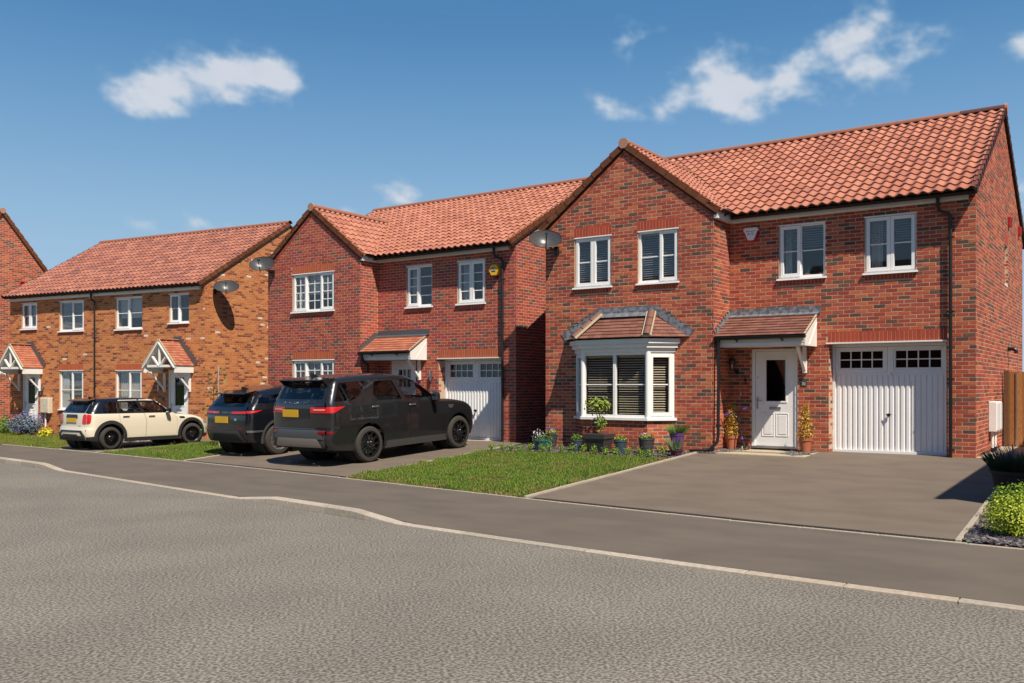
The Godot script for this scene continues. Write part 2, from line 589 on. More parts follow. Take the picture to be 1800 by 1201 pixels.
func region(b: MB, outer: Array, holes: Array, cell: float, f: Callable, nf: Callable) -> void:
	# a sheet over the given outlines, cut into cells; f puts a 2-D point in space, nf gives its normal
	var cache := {}
	for o in outer:
		var lo: Vector2 = o[0]
		var hi: Vector2 = o[0]
		for p in o:
			lo = lo.min(p); hi = hi.max(p)
		for i in range(int(floor(lo.x / cell)), int(ceil(hi.x / cell))):
			for j in range(int(floor(lo.y / cell)), int(ceil(hi.y / cell))):
				var sq := PackedVector2Array([Vector2(i, j) * cell, Vector2(i + 1, j) * cell, Vector2(i + 1, j + 1) * cell, Vector2(i, j + 1) * cell])
				var got := Geometry2D.intersect_polygons(sq, o)
				for h in holes:
					var next := []
					for q in got:
						if not hits(q, h):
							next.append(q)
							continue
						next.append_array(Geometry2D.clip_polygons(q, h))
					got.assign(next)
				for q in got:
					if q.size() < 3:
						continue
					var idx := Geometry2D.triangulate_polygon(q)
					for t in range(0, idx.size(), 3):
						var P := []
						var N := []
						for e in 3:
							var p: Vector2 = q[idx[t + e]]
							var key := Vector2i(roundi(p.x * 4000.0), roundi(p.y * 4000.0))
							if not cache.has(key):
								cache[key] = [f.call(p), nf.call(p)]
							P.append(cache[key][0]); N.append(cache[key][1])
						b.tri_n(P[0], P[1], P[2], N[0], N[1], N[2])


func hits(a: PackedVector2Array, b: PackedVector2Array) -> bool:
	var al := a[0]; var ah := a[0]; var bl := b[0]; var bh := b[0]
	for p in a:
		al = al.min(p); ah = ah.max(p)
	for p in b:
		bl = bl.min(p); bh = bh.max(p)
	return not (al.x > bh.x or ah.x < bl.x or al.y > bh.y or ah.y < bl.y)


func land_patch(called: String, outline: Array, rise: float, m: Material, cell := 0.5, parent: Node = self) -> MeshInstance3D:
	var b := MB.new()
	region(b, [PackedVector2Array(outline)], [], cell, func(p): return Vector3(p.x, land(p.x, p.y) + rise, p.y), func(_p): return Vector3.UP)
	var o := part(parent, called, b, m)
	if parent == self:
		tag(o, "", "", "", "structure")
	return o


func along_edge(x0: float, x1: float, step: float, zf: Callable) -> Array:
	var out := []
	var n := int(ceil(absf(x1 - x0) / step))
	for i in n + 1:
		var x := lerpf(x0, x1, float(i) / n)
		out.append(Vector2(x, zf.call(x)))
	return out


func make_land() -> void:
	# the ground under everything, out to the horizon
	var b := MB.new()
	var xs := [-600.0, -200.0, -90.0, -60.0, -45.0, 14.0, 30.0, 60.0, 200.0, 600.0]
	var zs := [-600.0, -200.0, -60.0, -30.0, -9.0, 0.0, 60.0, 200.0, 600.0]
	for i in xs.size() - 1:
		for j in zs.size() - 1:
			var q := []
			for c in [[0, 0], [0, 1], [1, 1], [1, 0]]:
				q.append(Vector3(xs[i + c[0]], -0.75, zs[j + c[1]]))
			b.quad(q[0], q[1], q[2], q[3])
	tag(part(self, "ground", b, M.turf), "", "", "", "structure")
	# carriageway
	b = MB.new()
	var outline := along_edge(-45.0, 14.0, 0.5, func(x): return kerb_z(x) + 0.02)
	outline.append_array([Vector2(14, 24.5), Vector2(-45, 19.5)])
	region(b, [PackedVector2Array(outline)], [], 1.0, func(p): return Vector3(p.x, kerb_y(p.x) - 0.02, p.y), func(_p): return Vector3.UP)
	tag(part(self, "road", b, M.road), "", "", "", "structure")
	# footway
	outline = along_edge(-45.0, 14.0, 0.5, func(x): return edge_z(x))
	var far := along_edge(14.0, -45.0, 0.5, func(x): return kerb_z(x) - 0.12)
	outline.append_array(far)
	land_patch("pavement", outline, 0.0, M.pavement, 0.5)
	outline = along_edge(-45.0, 14.0, 0.5, func(x): return 19.5 + (x + 45.0) / 59.0 * 5.0)
	outline.append_array([Vector2(14, 27.5), Vector2(-45, 22.5)])
	b = MB.new()
	region(b, [PackedVector2Array(outline)], [], 2.0, func(p): return Vector3(p.x, kerb_y(p.x) + 0.08, p.y), func(_p): return Vector3.UP)
	tag(part(self, "far_pavement", b, M.pavement), "", "", "", "structure")
	# kerb stones along the carriageway
	var kerb := node(self, "kerb")
	tag(kerb, "", "", "", "structure")
	rng.seed = 11
	var x := -44.0
	var stones := [tri_mat(mat(lin(0.47, 0.40, 0.32), 0.9), 0.9, M.concrete.albedo_texture), tri_mat(mat(lin(0.42, 0.37, 0.31), 0.9), 0.9, M.concrete.albedo_texture), tri_mat(mat(lin(0.50, 0.44, 0.37), 0.9), 0.9, M.concrete.albedo_texture)]
	while x < 13.0:
		var x1 := x + 0.90
		var sb := MB.new()
		var sect := []
		for t in [0.0, 0.25, 0.5, 0.75, 1.0]:
			var xx := lerpf(x + 0.004, x1 - 0.004, t)
			var z := kerb_z(xx)
			var y0 := kerb_y(xx) - 0.10
			var top := kerb_y(xx) - 0.02 + kerb_rise(xx)
			var bev := minf(0.03, kerb_rise(xx) * 0.6)
			sect.append([Vector3(xx, top, z - 0.125), Vector3(xx, top, z - bev), Vector3(xx, top - bev * 0.8, z + 0.0), Vector3(xx, y0, z + 0.012), Vector3(xx, y0, z - 0.125)])
		for i in 4:
			for k in 5:
				var k2 := (k + 1) % 5
				sb.quad(sect[i][k], sect[i][k2], sect[i + 1][k2], sect[i + 1][k])
		sb.poly(sect[0], Vector3.LEFT)
		sb.poly(sect[4], Vector3.RIGHT)
		part(kerb, "kerbstone", sb, stones[rng.randi() % 3])
		x = x1 + 0.006


func edging(called: String, pts: Array, w: float, h: float, m: Material, length := 0.9) -> Node3D:
	# a line of thin concrete edging pieces set in the ground
	var root := node(self, numbered(called))
	tag(root, "", "", "", "structure")
	for i in pts.size() - 1:
		var a: Vector2 = pts[i]
		var c: Vector2 = pts[i + 1]
		var n := maxi(1, roundi(a.distance_to(c) / length))
		for k in n:
			var p := a.lerp(c, (k + 0.004) / n)
			var q := a.lerp(c, (k + 0.996) / n)
			var b := MB.new()
			var lift := rng.randf_range(-0.003, 0.003)
			b.bar(Vector3(p.x, land(p.x, p.y) + h * 0.5 - 0.06 + lift, p.y), Vector3(q.x, land(q.x, q.y) + h * 0.5 - 0.06 + lift, q.y), w, h + 0.12, Vector3.UP, 0.006)
			part(root, "edging_stone", b, m)
	return root


func drain(x0: float, x1: float, dz: float) -> void:
	# black slotted drainage channel across the mouth of a drive
	var root := thing("drainage_channel", "black slotted drainage channel across the mouth of %s" % ("the wide empty drive" if x1 > 0.0 else "the drive with the two dark cars"), "drain", Vector3.ZERO, "drainage channels")
	var n := roundi((x1 - x0) / 1.0)
	for i in n:
		var a := lerpf(x0, x1, (i + 0.004) / n)
		var c := lerpf(x0, x1, (i + 0.996) / n)
		var b := MB.new()
		var pa := Vector3(a, land(a, edge_z(a) - dz) - 0.01, edge_z(a) - dz)
		var pc := Vector3(c, land(c, edge_z(c) - dz) - 0.01, edge_z(c) - dz)
		var across := Vector3(-(pc - pa).z, 0, (pc - pa).x).normalized()
		b.bar(pa - Vector3.UP * 0.03, pc - Vector3.UP * 0.03, 0.125, 0.05)
		for s in [-0.055, 0.0, 0.055]:
			b.bar(pa + across * s + Vector3.UP * 0.012, pc + across * s + Vector3.UP * 0.012, 0.014, 0.016)
		for k in 20:
			var p := pa.lerp(pc, (k + 0.5) / 20.0) + Vector3.UP * 0.010
			b.bar(p - across * 0.058, p + across * 0.058, 0.022, 0.012)
		part(root, "grating", b, M.black_matt)


func lawn(called: String, outline: Array, label: String, density: float, dry: float, seed_: int, tint := Color(1, 1, 1)) -> void:
	land_patch(called + "_turf", outline, 0.006, M.turf, 0.4)
	rng.seed = seed_
	var poly := PackedVector2Array(outline)
	var lo: Vector2 = poly[0]; var hi: Vector2 = poly[0]; 
	for p in poly:
		lo = lo.min(p); hi = hi.max(p)
	var f := FastNoiseLite.new()
	f.seed = seed_
	f.frequency = 0.9
	f.fractal_octaves = 3
	var n := int((hi.x - lo.x) * (hi.y - lo.y) * density)
	var where := []
	var tints := []
	for i in n:
		var p := Vector2(rng.randf_range(lo.x, hi.x), rng.randf_range(lo.y, hi.y))
		if not Geometry2D.is_point_in_polygon(p, poly):
			continue
		var edge := 1e9
		for k in poly.size():
			edge = minf(edge, p.distance_to(Geometry2D.get_closest_point_to_segment(p, poly[k], poly[(k + 1) % poly.size()])))
		var nz := f.get_noise_2d(p.x, p.y)
		var dead := dry + nz * 0.9 + maxf(0.0, 0.22 - edge) * 2.4
		if dead > 0.45 and rng.randf() < 0.35:
			continue
		var c: Color
		if rng.randf() < clampf(dead * 1.1, 0.03, 0.9):
			c = Color(0.30, 0.21, 0.085).lerp(Color(0.20, 0.17, 0.05), rng.randf())
		else:
			c = Color(0.095, 0.175, 0.014).lerp(Color(0.17, 0.245, 0.022), rng.randf())
			if f.get_noise_2d(p.x * 1.7 + 40.0, p.y * 1.7) > 0.33:
				c = c.lerp(Color(0.04, 0.10, 0.012), 0.6)
		var s := rng.randf_range(0.55, 1.15) * (0.7 if dead > 0.4 else 1.0)
		if edge < 0.12 and rng.randf() < 0.12:
			s *= 1.7
		where.append(Transform3D(Basis(Vector3.UP, rng.randf() * TAU).scaled(Vector3(s, s * rng.randf_range(0.7, 1.2), s)), Vector3(p.x, land(p.x, p.y) + 0.004, p.y)))
		tints.append(c * tint)
	tag(scatter(self, called + "_grass", tuft_mesh(), M.blade, where, tints), label, "grass", "", "stuff")


var _tuft: ArrayMesh
func tuft_mesh() -> ArrayMesh:
	if _tuft: return _tuft
	var r := RandomNumberGenerator.new()
	r.seed = 5
	var b := MB.new()
	for i in 9:
		var a := r.randf() * TAU
		var o := Vector3(cos(a), 0, sin(a)) * r.randf_range(0.0, 0.03)
		var lean := Vector3(cos(a + r.randf_range(-0.8, 0.8)), 0, sin(a + r.randf_range(-0.8, 0.8))) * r.randf_range(0.008, 0.035)
		var h := r.randf_range(0.035, 0.065)
		var side := Vector3(-sin(a), 0, cos(a)) * 0.0035
		var mid := o + lean * 0.45 + Vector3.UP * h * 0.6
		b.quad(o - side, o + side, mid + side * 0.8, mid - side * 0.8)
		b.tri(mid - side * 0.8, mid + side * 0.8, o + lean + Vector3.UP * h)
	_tuft = b.mesh()
	return _tuft


func slate_bed(called: String, label: String, outline: Array, density: float, seed_: int, cols: Array, size := 1.0) -> void:
	rng.seed = seed_
	var poly := PackedVector2Array(outline)
	var lo: Vector2 = poly[0]; var hi: Vector2 = poly[0]
	for p in poly:
		lo = lo.min(p); hi = hi.max(p)
	var b := MB.new()
	var ring := []
	for i in 7:
		var a := TAU * i / 7.0
		ring.append(Vector2(cos(a), sin(a)) * (0.8 + 0.35 * sin(i * 2.3)))
	b.prism(PackedVector2Array(ring), Transform3D(Basis(Vector3.RIGHT, -PI / 2), Vector3.ZERO), 0.22)
	var where := []
	var tints := []
	for i in int((hi.x - lo.x) * (hi.y - lo.y) * density):
		var p := Vector2(rng.randf_range(lo.x, hi.x), rng.randf_range(lo.y, hi.y))
		if not Geometry2D.is_point_in_polygon(p, poly):
			continue
		var s := rng.randf_range(0.010, 0.030) * size
		var bs := Basis.from_euler(Vector3(rng.randf_range(-0.45, 0.45), rng.randf() * TAU, rng.randf_range(-0.45, 0.45))).scaled_local(Vector3(s * rng.randf_range(0.8, 1.5), s * rng.randf_range(0.5, 1.0), s))
		where.append(Transform3D(bs, Vector3(p.x, land(p.x, p.y) + rng.randf_range(0.012, 0.035), p.y)))
		var c: Color = cols[rng.randi() % cols.size()]
		tints.append(c * rng.randf_range(0.75, 1.25))
	tag(scatter(self, called, b.mesh(), M.slate, where, tints), label, "stone chips", "", "stuff")


# ---------------------------------------------------------------- brickwork
class Face:                                    # a wall face: s runs to the right seen from outside, y up, n outwards
	var o: Vector3
	var d: Vector3
	var n: Vector3
	func _init(o_: Vector3, d_: Vector3) -> void:
		o = o_
		d = d_.normalized()
		n = d.cross(Vector3.UP).normalized()
	func p(s: float, y: float, k := 0.0) -> Vector3:
		return o + d * s + Vector3.UP * y + n * k
	func t(s := 0.0, y := 0.0, k := 0.0) -> Transform3D:
		return Transform3D(Basis(d, Vector3.UP, n), p(s, y, k))


var brick_mesh: ArrayMesh
var PAL := {}


func make_palettes() -> void:
	PAL.red = {"main": [Color(0.46, 0.085, 0.038), Color(0.38, 0.064, 0.032), Color(0.53, 0.115, 0.048), Color(0.33, 0.055, 0.032), Color(0.55, 0.15, 0.062), Color(0.42, 0.085, 0.05)], "dark": [Color(0.115, 0.060, 0.045), Color(0.16, 0.075, 0.05), Color(0.20, 0.085, 0.055)], "share": 0.17, "soldier": [Color(0.46, 0.070, 0.030), Color(0.42, 0.062, 0.028)], "white": 0.0}
	PAL.plum = {"main": [Color(0.44, 0.072, 0.045), Color(0.37, 0.058, 0.043), Color(0.48, 0.09, 0.04), Color(0.40, 0.055, 0.058), Color(0.33, 0.055, 0.04), Color(0.50, 0.10, 0.048)], "dark": [Color(0.15, 0.08, 0.06), Color(0.19, 0.075, 0.06)], "share": 0.045, "soldier": [Color(0.50, 0.11, 0.042), Color(0.46, 0.10, 0.04)], "white": 0.0}
	PAL.orange = {"main": [Color(0.60, 0.215, 0.070), Color(0.55, 0.185, 0.062), Color(0.63, 0.245, 0.088), Color(0.50, 0.155, 0.055), Color(0.57, 0.20, 0.075)], "dark": [Color(0.27, 0.072, 0.038), Color(0.20, 0.065, 0.042), Color(0.33, 0.09, 0.045)], "share": 0.22, "soldier": [Color(0.50, 0.10, 0.038), Color(0.46, 0.09, 0.036)], "white": 0.012}
	PAL.pan = [Color(0.44, 0.165, 0.105), Color(0.40, 0.142, 0.088), Color(0.48, 0.19, 0.122), Color(0.43, 0.165, 0.112), Color(0.37, 0.13, 0.085)]
	PAL.pan_old = [Color(0.36, 0.135, 0.092), Color(0.32, 0.112, 0.075), Color(0.40, 0.155, 0.105), Color(0.29, 0.105, 0.078), Color(0.24, 0.09, 0.07)]
	PAL.plain = [Color(0.21, 0.085, 0.062), Color(0.18, 0.07, 0.052), Color(0.24, 0.10, 0.075)]
	PAL.plain_orange = [Color(0.44, 0.15, 0.085), Color(0.38, 0.12, 0.07), Color(0.48, 0.18, 0.105)]
	var b := MB.new()
	var cx := 0.012
	var cy := 0.045
	var f := [Vector3(-0.5 + cx, -0.5 + cy, 0), Vector3(0.5 - cx, -0.5 + cy, 0), Vector3(0.5 - cx, 0.5 - cy, 0), Vector3(-0.5 + cx, 0.5 - cy, 0)]
	var r := [Vector3(-0.5, -0.5, -0.2), Vector3(0.5, -0.5, -0.2), Vector3(0.5, 0.5, -0.2), Vector3(-0.5, 0.5, -0.2)]
	b.quad(f[0], f[1], f[2], f[3])
	for i in 4:
		var j := (i + 1) % 4
		b.quad(r[i], r[j], f[j], f[i])
		b.quad(r[i] + Vector3(0, 0, -0.8), r[j] + Vector3(0, 0, -0.8), r[j], r[i])
	brick_mesh = b.mesh()


func shows(p0: Vector3, n0: Vector3) -> float:          # about how large a patch facing n0 shows in the picture; 0 outside it
	var p := frame_now * p0
	var n := frame_now.basis * n0
	var v := p - EYE
	var y := deg_to_rad(YAW)
	var dep := v.dot(Vector3(-sin(y), 0, -cos(y)))
	if dep < 1.0:
		return 0.0
	var u := v.dot(Vector3(cos(y), 0, -sin(y))) / dep
	var w := v.y / dep
	if absf(u) > 0.562 or w > 0.4225 or w < -0.327:
		return 0.0
	return maxf(0.0, -v.normalized().dot(n)) / v.length_squared()


func lay(recs: Array, wall: Node, face: Face, outline: PackedVector2Array, gaps: Array, pal: Dictionary, y0: float, seed_: int, pitch := 0.075) -> void:
	rng.seed = seed_
	var f := FastNoiseLite.new()
	f.seed = seed_
	f.frequency = 1.0
	f.fractal_octaves = 2
	var lo := outline[0]; var hi := outline[0]
	for p in outline:
		lo = lo.min(p); hi = hi.max(p)
	var k := 0
	var y := y0
	var h := pitch - 0.0112
	while y + h < hi.y + 0.02:
		var yc := y + h * 0.5
		if y > lo.y - 0.08:
			var span := cut_span(outline, minf(yc + h * 0.45, hi.y - 0.001), maxf(yc - h * 0.45, lo.y + 0.001))
			if span.y - span.x > 0.05:
				var runs := [span]
				for g: Rect2 in gaps:
					if yc > g.position.y and yc < g.end.y:
						var next := []
						for r: Vector2 in runs:
							if g.end.x <= r.x or g.position.x >= r.y:
								next.append(r)
								continue
							if g.position.x - r.x > 0.02: next.append(Vector2(r.x, g.position.x))
							if r.y - g.end.x > 0.02: next.append(Vector2(g.end.x, r.y))
						runs = next
				var s := -0.1125 * (k % 2) - 0.225
				while s < hi.x:
					for r: Vector2 in runs:
						var a := maxf(s + 0.006, r.x + 0.002)
						var c := minf(s + 0.219, r.y - 0.002)
						if c - a < 0.025:
							continue
						var dark := f.get_noise_2d(s * 1.3 + 50.0, yc * 7.0)
						var ci: Color
						if rng.randf() < pal.white:
							ci = Color(0.78, 0.72, 0.66)
						elif dark + rng.randf_range(-0.5, 0.5) > 0.62 - float(pal.share) or rng.randf() < float(pal.share) * 0.22:
							ci = pal.dark[rng.randi() % pal.dark.size()]
						else:
							ci = pal.main[rng.randi() % pal.main.size()]
						var ctr := face.p((a + c) * 0.5, yc + rng.randf_range(-0.0012, 0.0012), rng.randf_range(-0.0015, 0.0015))
						var bs := Basis(face.d * (c - a), Vector3.UP * h * rng.randf_range(0.97, 1.0), face.n * 0.02)
						recs.append([Transform3D(bs, ctr), ci, shows(ctr, face.n) * (c - a), wall])
					s += 0.225
		y += pitch
		k += 1


func cut_span(poly: PackedVector2Array, y1: float, y2: float) -> Vector2:
	var best := Vector2(-1e9, 1e9)
	for y in [y1, y2]:
		var a := 1e9
		var b := -1e9
		for i in poly.size():
			var p := poly[i]
			var q := poly[(i + 1) % poly.size()]
			if (p.y - y) * (q.y - y) <= 0.0 and absf(p.y - q.y) > 1e-6:
				var x = p.x + (q.x - p.x) * (y - p.y) / (q.y - p.y)
				a = minf(a, x); b = maxf(b, x)
		best = Vector2(maxf(best.x, a), minf(best.y, b))
	return best


func soldiers(recs: Array, wall: Node, face: Face, r: Rect2, pal: Dictionary, k := 0.002) -> void:      # bricks on end
	var n := maxi(1, roundi(r.size.x / 0.075))
	var w := r.size.x / n
	for i in n:
		var ctr := face.p(r.position.x + (i + 0.5) * w, r.position.y + r.size.y * 0.5, k + rng.randf_range(-0.001, 0.001))
		var bs := Basis(Vector3.UP * (r.size.y - 0.008), -face.d * (w - 0.010), face.n * 0.02)
		recs.append([Transform3D(bs, ctr), pal.soldier[rng.randi() % pal.soldier.size()], shows(ctr, face.n) * 0.2, wall])


func wall(house: Node3D, recs: Array, face: Face, outline: Array, gaps: Array, bands: Array, pal: Dictionary, m: Material, y0: float, seed_: int, thick := 0.30) -> MeshInstance3D:
	# gaps: [Rect2, depth of the reveal, brick jambs?]; bands: Rect2 of bricks on end
	var b := MB.new()
	var poly := PackedVector2Array(outline)
	var pieces := [poly]
	for g in gaps:
		var r: Rect2 = g[0]
		var next := []
		for q in pieces:
			for z in [Rect2(-50, -50, r.position.x + 50, 100), Rect2(r.end.x, -50, 50, 100), Rect2(r.position.x, -50, r.size.x, r.position.y + 50), Rect2(r.position.x, r.end.y, r.size.x, 50)]:
				next.append_array(Geometry2D.intersect_polygons(q, PackedVector2Array([z.position, Vector2(z.end.x, z.position.y), z.end, Vector2(z.position.x, z.end.y)])))
		pieces = next
	for q: PackedVector2Array in pieces:
		var a := []
		var c := []
		for p in q:
			a.append(face.p(p.x, p.y, -0.0035))
			c.append(face.p(p.x, p.y, -thick))
		b.poly(a, face.n)
		b.poly(c, -face.n)
	for g in gaps:
		var r: Rect2 = g[0]
		var e := [Vector2(r.position.x, r.position.y), Vector2(r.end.x, r.position.y), r.end, Vector2(r.position.x, r.end.y)]
		for i in 4:
			var p: Vector2 = e[i]
			var q: Vector2 = e[(i + 1) % 4]
			b.quad(face.p(q.x, q.y, -0.0035), face.p(p.x, p.y, -0.0035), face.p(p.x, p.y, -thick), face.p(q.x, q.y, -thick))
	var w := part(house, "wall", b, m)
	if pal.is_empty():
		return w
	var holes := []
	for g in gaps:
		holes.append(g[0])
	holes.append_array(bands)
	lay(recs, w, face, poly, holes, pal, y0, seed_)
	for r in bands:
		soldiers(recs, w, face, r, pal)
	for g in gaps:                          # brick jambs of deep openings
		if g[1] < 0.12:
			continue
		var r: Rect2 = g[0]
		var dep: float = g[1]
		for side in 2:
			var f2 := Face.new(face.p(r.position.x, 0, 0), -face.n) if side == 0 else Face.new(face.p(r.end.x, 0, -dep), face.n)
			lay(recs, w, f2, PackedVector2Array([Vector2(0, r.position.y), Vector2(dep, r.position.y), Vector2(dep, r.end.y), Vector2(0, r.end.y)]), [], pal, y0, seed_ + 5)
	return w


func finish_pieces(recs: Array, called: String, heap: String, mesh: Mesh, m: StandardMaterial3D, most := 300) -> void:
	# the pieces that show largest become parts of their own; the rest of each face is one mass of the same pieces
	recs.sort_custom(func(a, b): return a[2] > b[2])
	var mats := {}
	var rest := {}
	var n := 0
	for r in recs:
		if n < most and r[2] > 0.0:
			n += 1
			if not mats.has(r[1]):
				var c: StandardMaterial3D = m.duplicate()
				c.vertex_color_use_as_albedo = false
				c.albedo_color = r[1].linear_to_srgb()
				mats[r[1]] = c
			part(r[3], called, mesh, mats[r[1]], r[0])
		else:
			if not rest.has(r[3]):
				rest[r[3]] = [[], []]
			rest[r[3]][0].append(r[0])
			rest[r[3]][1].append(r[1] * rng.randf_range(0.92, 1.08))
	for w in rest:
		scatter(w, heap, mesh, m, rest[w][0], rest[w][1])


# ---------------------------------------------------------------- pantiled roofs
var pan_mesh: ArrayMesh
const COVER := 0.205
const GAUGE := 0.292


func pan_height(x: float) -> float:
	return 0.046 * pow(0.5 - 0.5 * cos(TAU * (x / COVER)), 1.15)


func pan_tri(x0: float, x1: float, t0: float, t1: float) -> Array:
	var q := []
	for c in [[x0, t0], [x1, t0], [x1, t1], [x0, t1]]:
		q.append(Vector3(c[0], pan_height(c[0]) + 0.034 * (1.0 - c[1] / 0.35), -c[1]))
	return q


func make_pan() -> void:
	var b := MB.new()
	var xs := []
	for i in 9:
		xs.append(COVER * (i / 8.0))
	for i in 8:
		var q := pan_tri(xs[i], xs[i + 1], 0.0, 0.35)
		var n0 := Vector3(-(pan_height(xs[i] + 0.002) - pan_height(xs[i] - 0.002)) / 0.004, 1, 0.09).normalized()
		var n1 := Vector3(-(pan_height(xs[i + 1] + 0.002) - pan_height(xs[i + 1] - 0.002)) / 0.004, 1, 0.09).normalized()
		b.quad_n(q[0], q[1], q[2], q[3], n0, n1, n1, n0)
		b.quad(q[0] + Vector3(0, -0.024, -0.004), q[1] + Vector3(0, -0.024, -0.004), q[1], q[0])
	b.quad(Vector3(COVER, -0.02, 0), Vector3(COVER, -0.02, -0.35), Vector3(COVER, pan_height(COVER), -0.35), Vector3(COVER, pan_height(COVER) + 0.034, 0))
	pan_mesh = b.mesh()


func pantiles(roof: Node, recs: Array, eave: Vector3, along: Vector3, up: Vector3, field: Array, pal: Array, seed_: int) -> void:
	# field: outline in (along, up-slope) metres from the eave point
	rng.seed = seed_
	var poly := PackedVector2Array(field)
	var nrm := along.cross(up).normalized()
	var lo := poly[0]; var hi := poly[0]
	for p in poly:
		lo = lo.min(p); hi = hi.max(p)
	var cut := MB.new()
	var f := FastNoiseLite.new()
	f.seed = seed_
	f.frequency = 0.35
	for r in int(ceil((hi.y - lo.y) / GAUGE)):
		for c in int(ceil((hi.x - lo.x) / COVER)):
			var s := lo.x + c * COVER
			var t := lo.y + r * GAUGE
			var quad := PackedVector2Array([Vector2(s, t), Vector2(s + COVER, t), Vector2(s + COVER, t + GAUGE), Vector2(s, t + GAUGE)])
			var inside := 0
			for q in quad:
				if Geometry2D.is_point_in_polygon(q.lerp(quad[0].lerp(quad[2], 0.5), 0.02), poly):
					inside += 1
			var ctr := eave + along * s + up * t
			if inside == 4:
				var x := Transform3D(Basis(along, nrm, -up).rotated(nrm, rng.randf_range(-0.006, 0.006)), ctr + nrm * rng.randf_range(-0.003, 0.004))
				var ci: Color = pal[clampi(int((f.get_noise_2d(s * 2.0, t * 3.0) * 0.7 + 0.5 + rng.randf_range(-0.35, 0.35)) * pal.size()), 0, pal.size() - 1)]
				recs.append([x, ci, shows(ctr, nrm), roof])
			elif inside > 0:
				for i in 8:
					var x0 := COVER * i / 8.0
					var x1 := COVER * (i + 1) / 8.0
					for tri in [[[x0, 0.0], [x1, 0.0], [x1, 0.30]], [[x0, 0.0], [x1, 0.30], [x0, 0.30]]]:
						var p2 := PackedVector2Array()
						for q in tri:
							p2.append(Vector2(s + q[0], t + q[1]))
						for g in Geometry2D.intersect_polygons(p2, poly):
							var pts := []
							for q in g:
								var lx: float = q.x - s
								var lt: float = q.y - t
								pts.append(ctr + along * lx + up * lt + nrm * (pan_height(lx) + 0.034 * (1.0 - lt / 0.35)))
							cut.poly(pts, nrm)
	if not cut.v.is_empty():
		var m: StandardMaterial3D = M.tile.duplicate()
		m.vertex_color_use_as_albedo = false
		m.albedo_color = pal[0].linear_to_srgb()
		tag(part(roof, "cut_tiles", cut, m), "", "", "", "stuff")


func ridge(roof: Node, a: Vector3, b: Vector3, m: Material, darks := 0, cap_a := false, cap_b := false) -> void:
	var d := (b - a).normalized()
	var side := d.cross(Vector3.UP).normalized()
	var n := maxi(1, roundi(a.distance_to(b) / 0.45))
	for i in n:
		var mb := MB.new()
		var p := a.lerp(b, (i + 0.006) / n)
		var q := a.lerp(b, (i + 0.994) / n)
		for k in 8:
			var t0 := PI * (k / 8.0) * 1.16 - 0.25
			var t1 := PI * ((k + 1) / 8.0) * 1.16 - 0.25
			var o0 := side * cos(t0) * 0.125 + Vector3.UP * (sin(t0) * 0.085)
			var o1 := side * cos(t1) * 0.125 + Vector3.UP * (sin(t1) * 0.085)
			mb.quad_n(p + o0, p + o1, q + o1, q + o0, o0.normalized(), o1.normalized(), o1.normalized(), o0.normalized())
			mb.quad(p + o0 * 0.86, p + o1 * 0.86, p + o1, p + o0)
			mb.quad(q + o0, q + o1, q + o1 * 0.86, q + o0 * 0.86)
		mb.obox(Transform3D(Basis(side, Vector3.UP, -d), q + Vector3.UP * 0.082), Vector3(0.05, 0.012, 0.012))
		part(roof, "ridge_tile", mb, M.ridge_dark if i >= n - darks else m)
	for e in [[a, -d, cap_a], [b, d, cap_b]]:
		if not e[2]:
			continue
		var mb := MB.new()
		var p2 := PackedVector2Array()
		for q in [[-0.115, -0.015], [-0.085, -0.085], [-0.045, -0.115], [0.045, -0.115], [0.085, -0.085], [0.115, -0.015], [0.11, 0.045], [0.06, 0.095], [0.0, 0.105], [-0.06, 0.095], [-0.11, 0.045]]:
			p2.append(Vector2(q[0], q[1]))
		mb.prism(p2, Transform3D(Basis(Vector3.UP.cross(e[1]), Vector3.UP, e[1]), e[0] - e[1] * 0.01), 0.05)
		part(roof, "ridge_end_cap", mb, M.ridge_cap)


func verge(roof: Node, low: Vector3, high: Vector3, out: Vector3, m: Material) -> void:
	# stepped dry-verge units up a gable edge; out points away from the gable
	var up := (high - low).normalized()
	var nrm := out.cross(up).normalized()
	if nrm.y < 0.0:
		nrm = -nrm
	var n := maxi(1, roundi(low.distance_to(high) / GAUGE))
	var step := low.distance_to(high) / n
	for i in n:
		var mb := MB.new()
		var a := low + up * (i * step - 0.02)
		var tilt := up.rotated(out, 0.0)
		var c := a + tilt * (step + 0.03)
		var l0 := 0.075
		var l1 := 0.050
		# outer plate, leaning so that each unit steps over the one above it
		var pl := [a + nrm * l0 + out * 0.012, c + nrm * l1 + out * 0.0, c - nrm * 0.075, a - nrm * 0.065 + out * 0.012]
		mb.quad(pl[0], pl[1], pl[2], pl[3])
		mb.quad(pl[3], pl[2], pl[1], pl[0])
		var inn := -out * 0.10
		mb.poly([pl[0], pl[1], pl[1] + inn, pl[0] + inn], nrm)
		mb.poly([pl[0], pl[3], pl[3] + inn * 0.25, pl[0] + inn], -up)
		mb.poly([pl[3], pl[2], pl[2] - out * 0.02, pl[3] - out * 0.02], -nrm)
		part(roof, "verge_tile", mb, m)


func slab(b: MB, pts: Array, nrm: Vector3, th := 0.06) -> void:       # a thin solid under a convex outline
	var lowp := []
	for p in pts:
		lowp.append(p - nrm * th)
	b.poly(pts, nrm)
	b.poly(lowp, -nrm)
	for i in pts.size():
		var j := (i + 1) % pts.size()
		b.quad(pts[i], pts[j], lowp[j], lowp[i])


